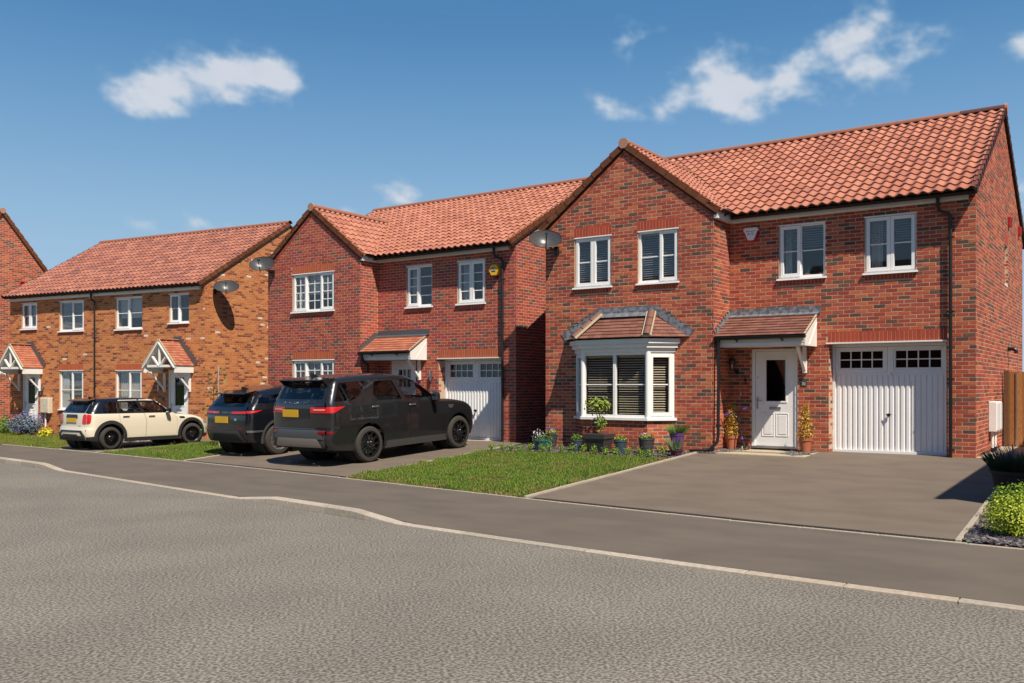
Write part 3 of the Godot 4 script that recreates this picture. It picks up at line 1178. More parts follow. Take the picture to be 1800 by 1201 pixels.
func gutter(house: Node, a: Vector3, b: Vector3, out: Vector3, gap := 0.95) -> void:
	var mb := MB.new()
	for k in 8:
		var t0 := PI + PI * k / 8.0
		var t1 := PI + PI * (k + 1) / 8.0
		var o0 := out * cos(t0) * 0.058 + Vector3.UP * sin(t0) * 0.056
		var o1 := out * cos(t1) * 0.058 + Vector3.UP * sin(t1) * 0.056
		mb.quad_n(a + o0, a + o1, b + o1, b + o0, o0.normalized(), o1.normalized(), o1.normalized(), o0.normalized())
	mb.bar(a + out * 0.058, b + out * 0.058, 0.012, 0.012)
	for e in [a, b]:
		var ring := []
		for k in 9:
			var t := PI + PI * k / 8.0
			ring.append(e + out * cos(t) * 0.058 + Vector3.UP * sin(t) * 0.056)
		mb.poly(ring, (b - a) * (1.0 if e == b else -1.0))
	var g := part(house, "gutter", mb, M.black)
	var n := maxi(1, roundi(a.distance_to(b) / gap))
	for i in n:
		var p := a.lerp(b, (i + 0.5) / n)
		var br := MB.new()
		br.bar(p + Vector3.UP * -0.066 - out * 0.06, p + Vector3.UP * -0.062 + out * 0.03, 0.03, 0.018)
		br.bar(p + Vector3.UP * -0.10 - out * 0.055, p + Vector3.UP * -0.05 - out * 0.055, 0.03, 0.02, out)
		part(g, "gutter_bracket", br, M.black)


func downpipe(house: Node, pts: Array, clips: Array, out: Vector3, r := 0.034) -> void:
	var mb := MB.new()
	mb.tube(pts, r, 12)
	var g := part(house, "downpipe", mb, M.black)
	for y in clips:
		var p: Vector3 = pts[-1]
		for i in pts.size() - 1:
			if (pts[i].y - y) * (pts[i + 1].y - y) <= 0.0 and absf(pts[i].y - pts[i + 1].y) > 0.05:
				p = pts[i].lerp(pts[i + 1], (y - pts[i].y) / (pts[i + 1].y - pts[i].y))
		var c := MB.new()
		var side := out.cross(Vector3.UP)
		c.tube([p - Vector3.UP * 0.018, p + Vector3.UP * 0.018], r + 0.006, 12)
		c.obox(Transform3D(Basis(side, Vector3.UP, out), p - out * 0.03), Vector3(0.13, 0.03, 0.02))
		part(g, "pipe_clip", c, M.black)


# ---------------------------------------------------------------- windows and doors
func ring(b: MB, s0: float, s1: float, y0: float, y1: float, w: float, k0: float, k1: float, c := 0.004) -> void:   # four bars round an opening
	b.box(Vector3(s0, y0, k0), Vector3(s0 + w, y1, k1), c)
	b.box(Vector3(s1 - w, y0, k0), Vector3(s1, y1, k1), c)
	b.box(Vector3(s0 + w, y0, k0), Vector3(s1 - w, y0 + w, k1), c)
	b.box(Vector3(s0 + w, y1 - w, k0), Vector3(s1 - w, y1, k1), c)


func window(house: Node, t: Transform3D, wd: float, ht: float, cols: Array, bars: Array, sill := true) -> Node3D:
	# t: lower left corner of the opening, on the wall's face. cols: [share of the width, opening sash?]; bars: [upright bars per light, level bars]
	var win := node(house, "window", t)
	var f := MB.new()
	var y0 := 0.045 if sill else 0.0
	ring(f, 0.0, wd, y0, ht, 0.05, -0.115, -0.045)
	f.box(Vector3(-0.012, ht - 0.018, -0.10), Vector3(wd + 0.012, ht + 0.006, 0.012), 0.004)
	var x := 0.05
	var inner := wd - 0.10
	var lights := []
	for i in cols.size():
		var w: float = inner * cols[i][0]
		lights.append([x, x + w, cols[i][1]])
		x += w
		if i < cols.size() - 1:
			f.box(Vector3(x - 0.024, y0 + 0.05, -0.115), Vector3(x + 0.024, ht - 0.05, -0.045), 0.004)
	part(win, "frame", f, M.upvc)
	if sill:
		var s := MB.new()
		s.prism(PackedVector2Array([Vector2(-0.115, 0.05), Vector2(0.055, 0.035), Vector2(0.06, 0.0), Vector2(0.04, 0.0), Vector2(-0.115, 0.012)]), Transform3D(Basis(Vector3(0, 0, 1), Vector3.UP, Vector3(-1, 0, 0)), Vector3(wd + 0.03, 0, 0)), wd + 0.06)
		part(win, "sill", s, M.upvc)
	for i in lights.size():
		var a: float = lights[i][0] + (0.0 if i == 0 else 0.024)
		var c: float = lights[i][1] - (0.0 if i == lights.size() - 1 else 0.024)
		var b0 := y0 + 0.05
		var b1 := ht - 0.05
		var k := -0.075
		if lights[i][2]:
			var sh := MB.new()
			ring(sh, a - 0.022, c + 0.022, b0 - 0.022, b1 + 0.022, 0.066, -0.075, -0.022, 0.006)
			part(win, "sash", sh, M.upvc)
			a += 0.044; c -= 0.044; b0 += 0.044; b1 -= 0.044
			k = -0.05
		var g := MB.new()
		g.box(Vector3(a - 0.004, b0 - 0.004, k - 0.012), Vector3(c + 0.004, b1 + 0.004, k - 0.008))
		part(win, "pane", g, M.glass)
		for j in bars[0]:
			var gb := MB.new()
			var xx: float = lerpf(a, c, (j + 1.0) / (bars[0] + 1.0))
			gb.box(Vector3(xx - 0.010, b0, k - 0.006), Vector3(xx + 0.010, b1, k + 0.008), 0.003)
			part(win, "glazing_bar", gb, M.upvc)
		for j in bars[1]:
			var gb := MB.new()
			var yy := lerpf(b0, b1, (j + 1.0) / (bars[1] + 1.0))
			gb.box(Vector3(a, yy - 0.012, k - 0.007), Vector3(c, yy + 0.012, k + 0.007), 0.003)
			part(win, "glazing_bar", gb, M.upvc)
	return win


func blind(label: String, t: Transform3D, wd: float, y0: float, y1: float, m: Material, tilt := 0.45, pitch := 0.048) -> void:
	var root := thing("venetian_blind", label, "blind", Vector3.ZERO, "slatted window blinds")
	root.transform = t
	var sb := MB.new()
	sb.obox(Transform3D(), Vector3(wd, 0.003, 0.046))
	var ms := sb.mesh()
	var n := int((y1 - y0) / pitch)
	for i in n:
		part(root, "slat", ms, m, Transform3D(Basis(Vector3.RIGHT, tilt + rng.randf_range(-0.03, 0.03)), Vector3(wd * 0.5, y1 - 0.04 - i * pitch, 0)))
	var h := MB.new()
	h.box(Vector3(0, y1 - 0.03, -0.025), Vector3(wd, y1 + 0.02, 0.025), 0.003)
	part(root, "head_rail", h, m)


func curtain(label: String, t: Transform3D, wd: float, ht: float, m: Material, folds := 5) -> void:
	var b := MB.new()
	var n := folds * 6
	for i in n:
		var x0 := wd * i / n
		var x1 := wd * (i + 1) / n
		var z0 := 0.03 * sin(TAU * folds * i / n)
		var z1 := 0.03 * sin(TAU * folds * (i + 1.0) / n)
		b.quad(Vector3(x0, 0, z0), Vector3(x1, 0, z1), Vector3(x1, ht, z1 * 0.6), Vector3(x0, ht, z0 * 0.6))
	var root := thing("curtain", label, "curtain", Vector3.ZERO, "curtains behind the windows")
	root.transform = t
	part(root, "cloth", b, m)
	var r := MB.new()
	r.tube([Vector3(-0.03, ht + 0.01, 0), Vector3(wd + 0.03, ht + 0.01, 0)], 0.012, 8)
	part(root, "rail", r, M.white_wood)


func floors(house: Node, corners: Array, levels: Array) -> void:
	for y in levels:
		var b := MB.new()
		var pts := []
		for c in corners:
			pts.append(Vector3(c.x, y, c.y))
		slab(b, pts, Vector3.UP, 0.12)
		part(house, "floor_slab", b, M.room)


func front_door(house: Node, t: Transform3D, wd: float, ht: float, style: int) -> void:
	var door := node(house, "door", t)
	var f := MB.new()
	f.box(Vector3(0, 0, -0.13), Vector3(0.065, ht, -0.03), 0.004)
	f.box(Vector3(wd - 0.065, 0, -0.13), Vector3(wd, ht, -0.03), 0.004)
	f.box(Vector3(0.065, ht - 0.065, -0.13), Vector3(wd - 0.065, ht, -0.03), 0.004)
	part(door, "frame", f, M.upvc)
	var leaf := MB.new()
	var a := 0.07; var c := wd - 0.07; var y0 := 0.05; var y1 := ht - 0.07
	var w0 := 0.22 if style == 0 else 0.22
	var gx0 := a + w0; var gx1 := c - w0 + 0.03
	var gy0 := y0 + 0.93; var gy1 := y1 - 0.17
	if style == 1:
		gy0 = y0 + 1.30; gx0 = a + 0.15; gx1 = c - 0.15
	if style == 2:
		gy0 = y0 + 0.85; gx0 = a + 0.20; gx1 = c - 0.17
	leaf.box(Vector3(a, y0, -0.115), Vector3(gx0, y1, -0.06), 0.003)
	leaf.box(Vector3(gx1, y0, -0.115), Vector3(c, y1, -0.06), 0.003)
	leaf.box(Vector3(gx0, y0, -0.115), Vector3(gx1, gy0, -0.06))
	leaf.box(Vector3(gx0, gy1, -0.115), Vector3(gx1, y1, -0.06))
	part(door, "leaf", leaf, M.upvc)
	var tr := MB.new()
	ring(tr, gx0 - 0.03, gx1 + 0.03, gy0 - 0.03, gy1 + 0.03, 0.035, -0.065, -0.047, 0.006)
	part(door, "glazing_trim", tr, M.upvc)
	var g := MB.new()
	g.box(Vector3(gx0, gy0, -0.095), Vector3(gx1, gy1, -0.088))
	part(door, "pane", g, M.glass_dark)
	if style == 1:
		for i in 2:
			var gb := MB.new()
			var xx := lerpf(gx0, gx1, (i + 1) / 3.0)
			gb.box(Vector3(xx - 0.012, gy0, -0.09), Vector3(xx + 0.012, gy1, -0.055), 0.003)
			part(door, "glazing_bar", gb, M.upvc)
	for i in 2:                                  # two raised lower panels
		var x0 := lerpf(a + 0.13, c - 0.13, 0.53 * i)
		var x1 := x0 + (c - a - 0.26) * 0.47
		var pn := MB.new()
		var yb := y0 + 0.20
		var yt := gy0 - 0.24
		ring(pn, x0, x1, yb, yt, 0.022, -0.062, -0.050, 0.005)
		pn.box(Vector3(x0 + 0.045, yb + 0.045, -0.062), Vector3(x1 - 0.045, yt - 0.045, -0.050), 0.006)
		part(door, "panel", pn, M.upvc)
	var lb := MB.new()
	lb.box(Vector3((a + c) * 0.5 - 0.12, gy0 - 0.175, -0.062), Vector3((a + c) * 0.5 + 0.12, gy0 - 0.115, -0.045), 0.004)
	part(door, "letter_plate", lb, M.dull_metal)
	var hd := MB.new()
	hd.box(Vector3(a + 0.02, gy0 - 0.16, -0.06), Vector3(a + 0.055, gy0 + 0.08, -0.048), 0.004)
	hd.bar(Vector3(a + 0.037, gy0 + 0.02, -0.055), Vector3(a + 0.037, gy0 + 0.02, -0.005), 0.016, 0.016)
	hd.bar(Vector3(a + 0.03, gy0 + 0.02, -0.008), Vector3(a + 0.16, gy0 + 0.02, -0.008), 0.016, 0.02)
	part(door, "handle", hd, M.dull_metal)
	var th := MB.new()
	th.box(Vector3(0.0, 0.0, -0.13), Vector3(wd, 0.045, 0.02), 0.005)
	part(door, "threshold", th, M.dull_metal)
	var pk := MB.new()
	pk.obox(Transform3D(Basis(), Vector3(a + 0.045, gy0 + 0.50, -0.058)), Vector3(0.022, 0.022, 0.01), 0.004)
	part(door, "spy_hole", pk, M.black)


func garage_door(house: Node, t: Transform3D, wd: float, ht: float) -> void:
	var g := node(house, "garage_door", t)
	var f := MB.new()
	ring(f, 0, wd, 0.0, ht, 0.055, -0.06, 0.035, 0.004)
	part(g, "frame", f, M.garage)
	var leaf := MB.new()
	var x0 := 0.058; var x1 := wd - 0.058
	var yt := ht - 0.06
	var yw := yt - 0.50                    # foot of the glazed band
	leaf.box(Vector3(x0, 0.02, -0.05), Vector3(x1, yw, -0.02))
	part(g, "leaf", leaf, M.garage)
	var n := 20
	for i in n:                            # pressed upright ribs
		var a := lerpf(x0 + 0.02, x1 - 0.02, (i + 0.08) / n)
		var c := lerpf(x0 + 0.02, x1 - 0.02, (i + 0.84) / n)
		var rb := MB.new()
		rb.prism(PackedVector2Array([Vector2(a, -0.021), Vector2(c, -0.021), Vector2(c - 0.014, 0.0), Vector2(a + 0.014, 0.0)]), Transform3D(Basis(Vector3.RIGHT, Vector3(0, 0, 1), Vector3(0, -1, 0)), Vector3(0, yw - 0.06, 0)), yw - 0.12)
		part(g, "rib", rb, M.garage)
	for half in 2:
		var a := lerpf(x0, x1, half * 0.5) + (0.0 if half == 0 else 0.035)
		var c := lerpf(x0, x1, half * 0.5 + 0.5) - (0.035 if half == 0 else 0.0)
		var w := node(g, "glazed_panel")
		var fr := MB.new()
		ring(fr, a, c, yw, yt, 0.045, -0.05, 0.012, 0.004)
		ring(fr, a + 0.045, c - 0.045, yw + 0.045, yt - 0.045, 0.04, -0.05, -0.004, 0.004)
		part(w, "frame", fr, M.garage)
		var ga := a + 0.085; var gc := c - 0.085; var gb := yw + 0.085; var gt := yt - 0.085
		for i in 4:
			for j in 2:
				var pn := MB.new()
				pn.box(Vector3(lerpf(ga, gc, i / 4.0) + 0.011, lerpf(gb, gt, j / 2.0) + 0.011, -0.045), Vector3(lerpf(ga, gc, (i + 1) / 4.0) - 0.011, lerpf(gb, gt, (j + 1) / 2.0) - 0.011, -0.040))
				part(w, "pane", pn, M.glass_dark)
		for i in 3:
			var br := MB.new()
			var xx := lerpf(ga, gc, (i + 1) / 4.0)
			br.box(Vector3(xx - 0.011, gb, -0.05), Vector3(xx + 0.011, gt, -0.02), 0.003)
			part(w, "glazing_bar", br, M.garage)
		var bh := MB.new()
		bh.box(Vector3(ga, (gb + gt) * 0.5 - 0.011, -0.051), Vector3(gc, (gb + gt) * 0.5 + 0.011, -0.021), 0.003)
		part(w, "glazing_bar", bh, M.garage)
	var st := MB.new()
	st.box(Vector3((x0 + x1) * 0.5 - 0.033, yw - 0.06, -0.05), Vector3((x0 + x1) * 0.5 + 0.033, yt, 0.004), 0.003)
	part(g, "stile", st, M.garage)
	var kb := MB.new()
	kb.lathe([Vector2(0.0, 0.0), Vector2(0.012, 0.0), Vector2(0.012, 0.03), Vector2(0.034, 0.035), Vector2(0.034, 0.06), Vector2(0.0, 0.065)], 12, Transform3D(Basis(Vector3.RIGHT, PI / 2), Vector3((x0 + x1) * 0.5, 0.76, 0.0)))
	kb.bar(Vector3((x0 + x1) * 0.5 - 0.05, 0.77, 0.05), Vector3((x0 + x1) * 0.5 + 0.05, 0.77, 0.05), 0.02, 0.02)
	part(g, "handle", kb, M.black)


func dish(label: String, at: Vector3, look: Vector3, wall_at: Vector3, size := 0.33) -> void:
	var root := thing("satellite_dish", label, "satellite dish", wall_at, "satellite dishes on the house walls")
	var z := look.normalized()
	var x := Vector3.UP.cross(z).normalized()
	var y := z.cross(x)
	var o := at - wall_at
	var b := MB.new()
	var seg := 28
	for i in 6:
		for k in seg:
			var q := []
			var nn := []
			for c in [[i, k], [i + 1, k], [i + 1, k + 1], [i, k + 1]]:
				var r: float = size * c[0] / 6.0
				var a: float = TAU * c[1] / seg
				q.append(o + x * cos(a) * r * 1.12 + y * sin(a) * r * 0.88 + z * (r * r * 0.55 / size - 0.09))
				nn.append((z - (x * cos(a) + y * sin(a)) * r * 1.1 / size).normalized())
			b.quad_n(q[0], q[1], q[2], q[3], nn[0], nn[1], nn[2], nn[3])
	part(root, "reflector", b, M.dish)
	var rim := MB.new()
	var pts := []
	for k in 33:
		var a := TAU * k / 32.0
		pts.append(o + x * cos(a) * size * 1.12 + y * sin(a) * size * 0.88 + z * (size * 0.55 - 0.09))
	rim.tube(pts, 0.006, 6, false)
	part(root, "rim", rim, M.black)
	var arm := MB.new()
	arm.tube([o - y * size * 0.9 + z * 0.02, o - y * size * 0.55 + z * 0.34], 0.013, 8)
	part(root, "arm", arm, M.black)
	var lnb := MB.new()
	lnb.tube([o - y * size * 0.55 + z * 0.40, o - y * size * 0.35 + z * 0.33], [0.026, 0.034], 10)
	part(root, "receiver", lnb, M.black)
	var br := MB.new()
	br.tube([Vector3.ZERO, o * 0.5 - Vector3.UP * 0.04, o - z * 0.10], 0.019, 8)
	br.box(Vector3(-0.05, -0.09, -0.05), Vector3(0.05, 0.09, 0.05), 0.005)
	part(root, "bracket", br, M.black)


# ---------------------------------------------------------------- small roofs of plain tiles, lead and boards
func plain_tiles(parent: Node, el: Vector3, er: Vector3, tr: Vector3, tl: Vector3, rows: int, pal: Array, width := 0.165) -> void:
	var nrm := (er - el).cross(tl - el).normalized()
	var mats := []
	for c in pal:
		var m: StandardMaterial3D = M.plain_tile.duplicate()
		m.vertex_color_use_as_albedo = false
		m.albedo_color = c.linear_to_srgb()
		mats.append(m)
	for r in rows:
		var a := el.lerp(tl, float(r) / rows)
		var b := er.lerp(tr, float(r) / rows)
		var c := el.lerp(tl, minf(1.0, (r + 1.15) / rows))
		var d := er.lerp(tr, minf(1.0, (r + 1.15) / rows))
		var wdt := a.distance_to(b)
		var x := -width * 0.5 * (r % 2)
		while x < wdt - 0.01:
			var x0 := maxf(0.0, x + 0.002)
			var x1 := minf(wdt, x + width - 0.002)
			x += width
			if x1 - x0 < 0.02:
				continue
			# lower corners along a-b, upper corners on the parallel line above, kept inside c-d
			var dir := (b - a) / wdt
			var l0 := (c - a).dot(dir)
			var l1 := (d - a).dot(dir)
			var u0 := clampf(x0, l0, l1)
			var u1 := clampf(x1, l0, l1)
			var up := (c - a) - dir * l0
			var lift := nrm * (0.021 + rng.randf_range(-0.002, 0.003))
			var p := [a + dir * x0 + lift, a + dir * x1 + lift, a + dir * u1 + up + nrm * 0.004, a + dir * u0 + up + nrm * 0.004]
			var mb := MB.new()
			slab(mb, p, nrm, 0.013)
			part(parent, "plain_tile", mb, mats[rng.randi() % mats.size()])


func saw(a: Vector2, b: Vector2, n: int, w: float) -> PackedVector2Array:     # stepped flashing between two points, teeth on the upper side
	var out := PackedVector2Array()
	var d := (b - a) / n
	var up := Vector2(-(b - a).y, (b - a).x).normalized()
	if up.y < 0.0:
		up = -up
	for i in n:
		out.append(a + d * i + up * w * 0.55)
		var tip := a + d * (i + (0.92 if d.y < 0.0 else 0.08)) + up * w * 0.6
		out.append(Vector2(tip.x + (0.055 if d.x * d.y < 0.0 and d.x > 0 else -0.055 if d.x * d.y > 0.0 else -0.055), maxf(a.y + d.y * i, a.y + d.y * (i + 1)) + w * 0.35))
	out.append(b + up * w * 0.3)
	out.append(b - up * w * 0.5)
	out.append(a - up * w * 0.5)
	return out


func flash(parent: Node, t: Transform3D, pts: PackedVector2Array, m: Material) -> void:
	var b := MB.new()
	if Geometry2D.triangulate_polygon(pts).is_empty():
		pts = Geometry2D.convex_hull(pts)
		pts.remove_at(pts.size() - 1)
	b.prism(pts, t, 0.008)
	part(parent, "lead_flashing", b, m)


func lean_to(house: Node, x0: float, x1: float, zw: float, ze: float, ye: float, yw: float, yf: float, pal: Array, lead: Material, rows: int) -> void:
	# canopy over a front door: tiled slope, boarded cheek, fascia, gutter and lead
	var c := node(house, "door_canopy")
	var b := MB.new()
	slab(b, [Vector3(x0, ye - 0.01, ze), Vector3(x1, ye - 0.01, ze), Vector3(x1, yw - 0.01, zw), Vector3(x0, yw - 0.01, zw)], Vector3(0, ze - zw, yw - ye).normalized(), 0.03)
	part(c, "deck", b, M.under)
	plain_tiles(c, Vector3(x0, ye, ze + 0.04), Vector3(x1 + 0.05, ye, ze + 0.04), Vector3(x1 + 0.05, yw, zw), Vector3(x0, yw, zw), rows, pal)
	var f := MB.new()
	f.box(Vector3(x0 + 0.02, yf, ze - 0.09), Vector3(x1, ye - 0.01, ze - 0.06), 0.003)
	f.box(Vector3(x0 + 0.02, yf + 0.06, ze - 0.062), Vector3(x1, yf + 0.075, ze - 0.052))
	part(c, "fascia", f, M.board)
	f = MB.new()
	f.box(Vector3(x0, yf + 0.004, zw), Vector3(x1 - 0.02, yf + 0.02, ze - 0.09))
	part(c, "soffit", f, M.board)
	f = MB.new()
	f.prism(PackedVector2Array([Vector2(-zw, yf - 0.005), Vector2(-zw, yw - 0.03), Vector2(-ze + 0.04, ye - 0.02), Vector2(-ze + 0.06, yf - 0.005)]), Transform3D(Basis(Vector3(0, 0, -1), Vector3.UP, Vector3.RIGHT), Vector3(x1 - 0.015, 0, 0)), 0.03)
	f.bar(Vector3(x1 + 0.018, yf + 0.02, lerpf(zw, ze, 0.62)), Vector3(x1 + 0.018, lerpf(yf, yw, 0.72), zw + 0.01), 0.008, 0.012, Vector3.RIGHT)
	part(c, "cheek", f, M.board)
	f = MB.new()
	f.bar(Vector3(x1 + 0.03, ye + 0.01, ze + 0.03), Vector3(x1 + 0.03, yw + 0.005, zw), 0.035, 0.03)
	part(c, "verge_mortar", f, M.pointing)
	gutter(c, Vector3(x0 + 0.01, ye - 0.015, ze + 0.06), Vector3(x1 + 0.05, ye - 0.015, ze + 0.06), Vector3(0, 0, 1), 0.85)
	# lead: an apron on the slope, an upstand on the wall, steps up the return wall
	f = MB.new()
	f.box(Vector3(x0, yw + 0.005, zw + 0.004), Vector3(x1 + 0.10, yw + 0.155, zw + 0.014))
	var up := Vector3(0, yw - ye, zw - ze).normalized()
	var nn := Vector3(0, ze - zw, yw - ye).normalized()
	f.poly([Vector3(x0, yw, zw) + nn * 0.034, Vector3(x1 + 0.10, yw, zw) + nn * 0.034, Vector3(x1 + 0.06, yw, zw) + nn * 0.034 - up * 0.10, Vector3(x0, yw, zw) + nn * 0.034 - up * 0.10], nn)
	part(c, "lead_flashing", f, lead)
	flash(c, Transform3D(Basis(Vector3(0, 0, -1), Vector3.UP, Vector3.RIGHT), Vector3(x0 + 0.004, 0, 0)), saw(Vector2(-ze, ye + 0.05), Vector2(-zw, yw + 0.07), 8, 0.11), lead)
	# gallows bracket
	var g := node(c, "bracket")
	f = MB.new()
	f.box(Vector3(x1 - 0.26, yf - 0.54, zw), Vector3(x1 - 0.18, yf, zw + 0.07), 0.006)
	part(g, "post", f, M.white_wood)
	f = MB.new()
	f.bar(Vector3(x1 - 0.22, yf - 0.47, zw + 0.05), Vector3(x1 - 0.22, yf + 0.0, zw + 0.50), 0.065, 0.065, Vector3.RIGHT, 0.006)
	part(g, "brace", f, M.white_wood)


func alarm_text(s: String, size: float, m: Material, t: Transform3D, parent: Node, called := "lettering") -> void:
	var tm := TextMesh.new()
	tm.text = s
	tm.font = SystemFont.new()
	tm.font.font_names = PackedStringArray(["Droid Sans"])
	tm.font_size = 64
	tm.pixel_size = size / 64.0
	tm.depth = 0.004
	part(parent, called, tm, m, t)


# ---------------------------------------------------------------- the three-window house with the bay (number 31)
func house_a() -> void:
	var h := thing("brick_house", "red brick house with a hipped bay window, white garage door and number 31", "house", Vector3.ZERO, "brick houses along the street")
	var recs := []
	var red: Dictionary = PAL.red
	var sl := 0.775
	var gx := -6.7755
	var f1 := Face.new(Vector3(-4.728, 0, 0), Vector3.RIGHT)
	wall(h, recs, f1, [Vector2(0, -0.3), Vector2(4.728, -0.3), Vector2(4.728, 4.98), Vector2(0, 4.98)],
		[[Rect2(1.058, 3.50, 0.944, 1.145), 0.1, false], [Rect2(2.761, 3.50, 0.944, 1.145), 0.1, false], [Rect2(0.478, -0.3, 0.966, 2.417), 0.1, false], [Rect2(2.071, -0.3, 2.159, 2.47), 0.32, true]],
		[Rect2(2.05, 2.195, 2.20, 0.225), Rect2(1.05, 3.392, 0.96, 0.105), Rect2(2.753, 3.392, 0.96, 0.105)], red, M.mortar, -0.30, 101)
	var f2 := Face.new(Vector3(-8.823, 0, 0.894), Vector3.RIGHT)
	wall(h, recs, f2, [Vector2(0, -0.4), Vector2(4.095, -0.4), Vector2(4.095, 4.89), Vector2(2.0475, 4.89 + 2.0475 * sl), Vector2(0, 4.89)],
		[[Rect2(0.778, 3.50, 0.934, 1.16), 0.1, false], [Rect2(2.370, 3.50, 0.936, 1.16), 0.1, false], [Rect2(0.93, 0.62, 2.15, 1.45), 0.1, false]],
		[Rect2(0.765, 4.672, 0.96, 0.222), Rect2(2.357, 4.672, 0.96, 0.222), Rect2(0.77, 3.392, 0.95, 0.105), Rect2(2.362, 3.392, 0.95, 0.105)], red, M.mortar, -0.45, 102)
	var f3 := Face.new(Vector3(-4.728, 0, 0.894), Vector3(0, 0, -1))
	wall(h, recs, f3, [Vector2(0, -0.4), Vector2(0.894, -0.4), Vector2(0.894, 4.8), Vector2(0, 4.8)], [], [], red, M.mortar, -0.45, 103)
	var f4 := Face.new(Vector3(0, 0, 0), Vector3(0, 0, -1))
	wall(h, recs, f4, [Vector2(0, -0.3), Vector2(7.9, -0.3), Vector2(7.9, 4.98), Vector2(3.95, 7.29), Vector2(0, 4.98)], [[Rect2(4.26, 3.58, 0.58, 0.92), 0.16, true]], [Rect2(4.25, 4.51, 0.60, 0.225)], red, M.mortar_pink, -0.30, 104)
	var f5 := Face.new(Vector3(-8.823, 0, -7.9), Vector3(0, 0, 1))
	wall(h, recs, f5, [Vector2(0, -0.4), Vector2(8.794, -0.4), Vector2(8.794, 4.8), Vector2(7.9, 4.98), Vector2(3.95, 7.29), Vector2(0, 4.98)], [], [], {}, M.brick_plain, 0, 0)
	wall(h, recs, Face.new(Vector3(0, 0, -7.9), Vector3.LEFT), [Vector2(0, -0.4), Vector2(8.823, -0.4), Vector2(8.823, 4.92), Vector2(0, 4.92)], [], [], {}, M.brick_plain, 0, 0)
	floors(h, [Vector2(-8.7, -7.8), Vector2(-0.1, -7.8), Vector2(-0.1, -0.31), Vector2(-4.9, -0.31), Vector2(-4.9, 0.6), Vector2(-8.7, 0.6)], [0.02, 2.5, 4.80])
	# raking brick course under the verges of the front gable
	var wg: Node = h.get_node("wall2") if h.has_node("wall2") else h.get_child(1)
	for sd in [-1.0, 1.0]:
		var up := Vector3(-sd, sl, 0).normalized()
		var nr := Vector3(0, 0, 1)
		var low := Vector3(gx + sd * 2.06, 6.485 - 2.06 * sl - 0.06, 0.897)
		for i in 24:
			var ctr := low + up * (0.06 + i * 0.108) + Vector3(0, 0, 0.004)
			var bs := Basis(up * 0.098 * -sd, nr.cross(up * -sd) * 0.066, nr * 0.02)
			recs.append([Transform3D(bs, ctr), red.main[rng.randi() % 6], shows(ctr, nr) * 0.1, wg])
	finish_pieces(recs, "brick", "brickwork", brick_mesh, M.brick)
	# roofs
	var ms := 0.5835
	var b := MB.new()
	var up_m := Vector3(0, ms, -1).normalized()
	var nm := Vector3(0, 1, ms).normalized()
	var e0 := Vector3(-8.93, 7.40 - ms * 4.25, 0.30)
	slab(b, [Vector3(-6.7755, 6.60, -2.62) - nm * 0.05, Vector3(-4.62, 4.93, 0.27) - nm * 0.05, Vector3(0.05, 4.92, 0.30) - nm * 0.05, Vector3(0.05, 7.40, -3.95) - nm * 0.05, Vector3(-6.7755, 7.40, -3.95) - nm * 0.05], nm)
	slab(b, [Vector3(-8.90, 4.92, 0.30) - nm * 0.05, Vector3(-8.90, 7.40, -3.95) - nm * 0.05, Vector3(-6.7755, 7.40, -3.95) - nm * 0.05, Vector3(-6.7755, 6.60, -2.62) - nm * 0.05], nm)
	var nb := Vector3(0, 1, -ms).normalized()
	slab(b, [Vector3(0.05, 7.40, -3.95) - nb * 0.03, Vector3(0.05, 4.92, -8.2) - nb * 0.03, Vector3(-8.90, 4.92, -8.2) - nb * 0.03, Vector3(-8.90, 7.40, -3.95) - nb * 0.03], nb)
	var ng := Vector3(sl, 1, 0).normalized()
	slab(b, [Vector3(gx, 6.60, 0.93) - ng * 0.05, Vector3(-4.62, 4.93, 0.93) - ng * 0.05, Vector3(-4.62, 4.93, 0.27) - ng * 0.05, Vector3(gx, 6.60, -2.62) - ng * 0.05], ng)
	var nl := Vector3(-sl, 1, 0).normalized()
	slab(b, [Vector3(gx, 6.60, 0.93) - nl * 0.02, Vector3(-8.93, 4.93, 0.93) - nl * 0.02, Vector3(-8.93, 4.93, 0.27) - nl * 0.02, Vector3(gx, 6.60, -2.62) - nl * 0.02], nl)
	var roof := part(h, "roof", b, M.under)
	var tiles := []
	var L := 4.25 * sqrt(1.0 + ms * ms)
	var q := func(x: float, z: float) -> Vector2: return Vector2(x + 8.93, (0.30 - z) * sqrt(1.0 + ms * ms))
	pantiles(roof, tiles, e0, Vector3.RIGHT, up_m, [q.call(-4.60, 0.36), q.call(0.055, 0.36), q.call(0.055, -3.95), q.call(-8.93, -3.95), q.call(-8.93, -3.4), q.call(-6.75, -2.66)], PAL.pan, 201)
	var up_g := Vector3(-1, sl, 0).normalized()
	var Lg := 2.155 * sqrt(1.0 + sl * sl)
	pantiles(roof, tiles, Vector3(-4.62, 4.93, 0.93), Vector3(0, 0, -1), up_g, [Vector2(0, -0.05), Vector2(0.69, -0.05), Vector2(3.53, Lg), Vector2(0, Lg)], PAL.pan, 202)
	finish_pieces(tiles, "tile", "tiles", pan_mesh, M.tile)
	ridge(roof, Vector3(-8.9, 7.42, -3.95), Vector3(0.05, 7.42, -3.95), M.ridge, 2, false, true)
	ridge(roof, Vector3(gx, 6.62, -2.75), Vector3(gx, 6.62, 0.93), M.ridge, 0, false, true)
	verge(roof, Vector3(-4.62, 4.93, 0.95), Vector3(gx + 0.06, 6.55, 0.95), Vector3(0, 0, 1), M.verge)
	verge(roof, Vector3(-8.93, 4.93, 0.95), Vector3(gx - 0.06, 6.55, 0.95), Vector3(0, 0, 1), M.verge)
	verge(roof, Vector3(0.055, 4.91, 0.32), Vector3(0.055, 7.36, -3.90), Vector3.RIGHT, M.verge_dark)
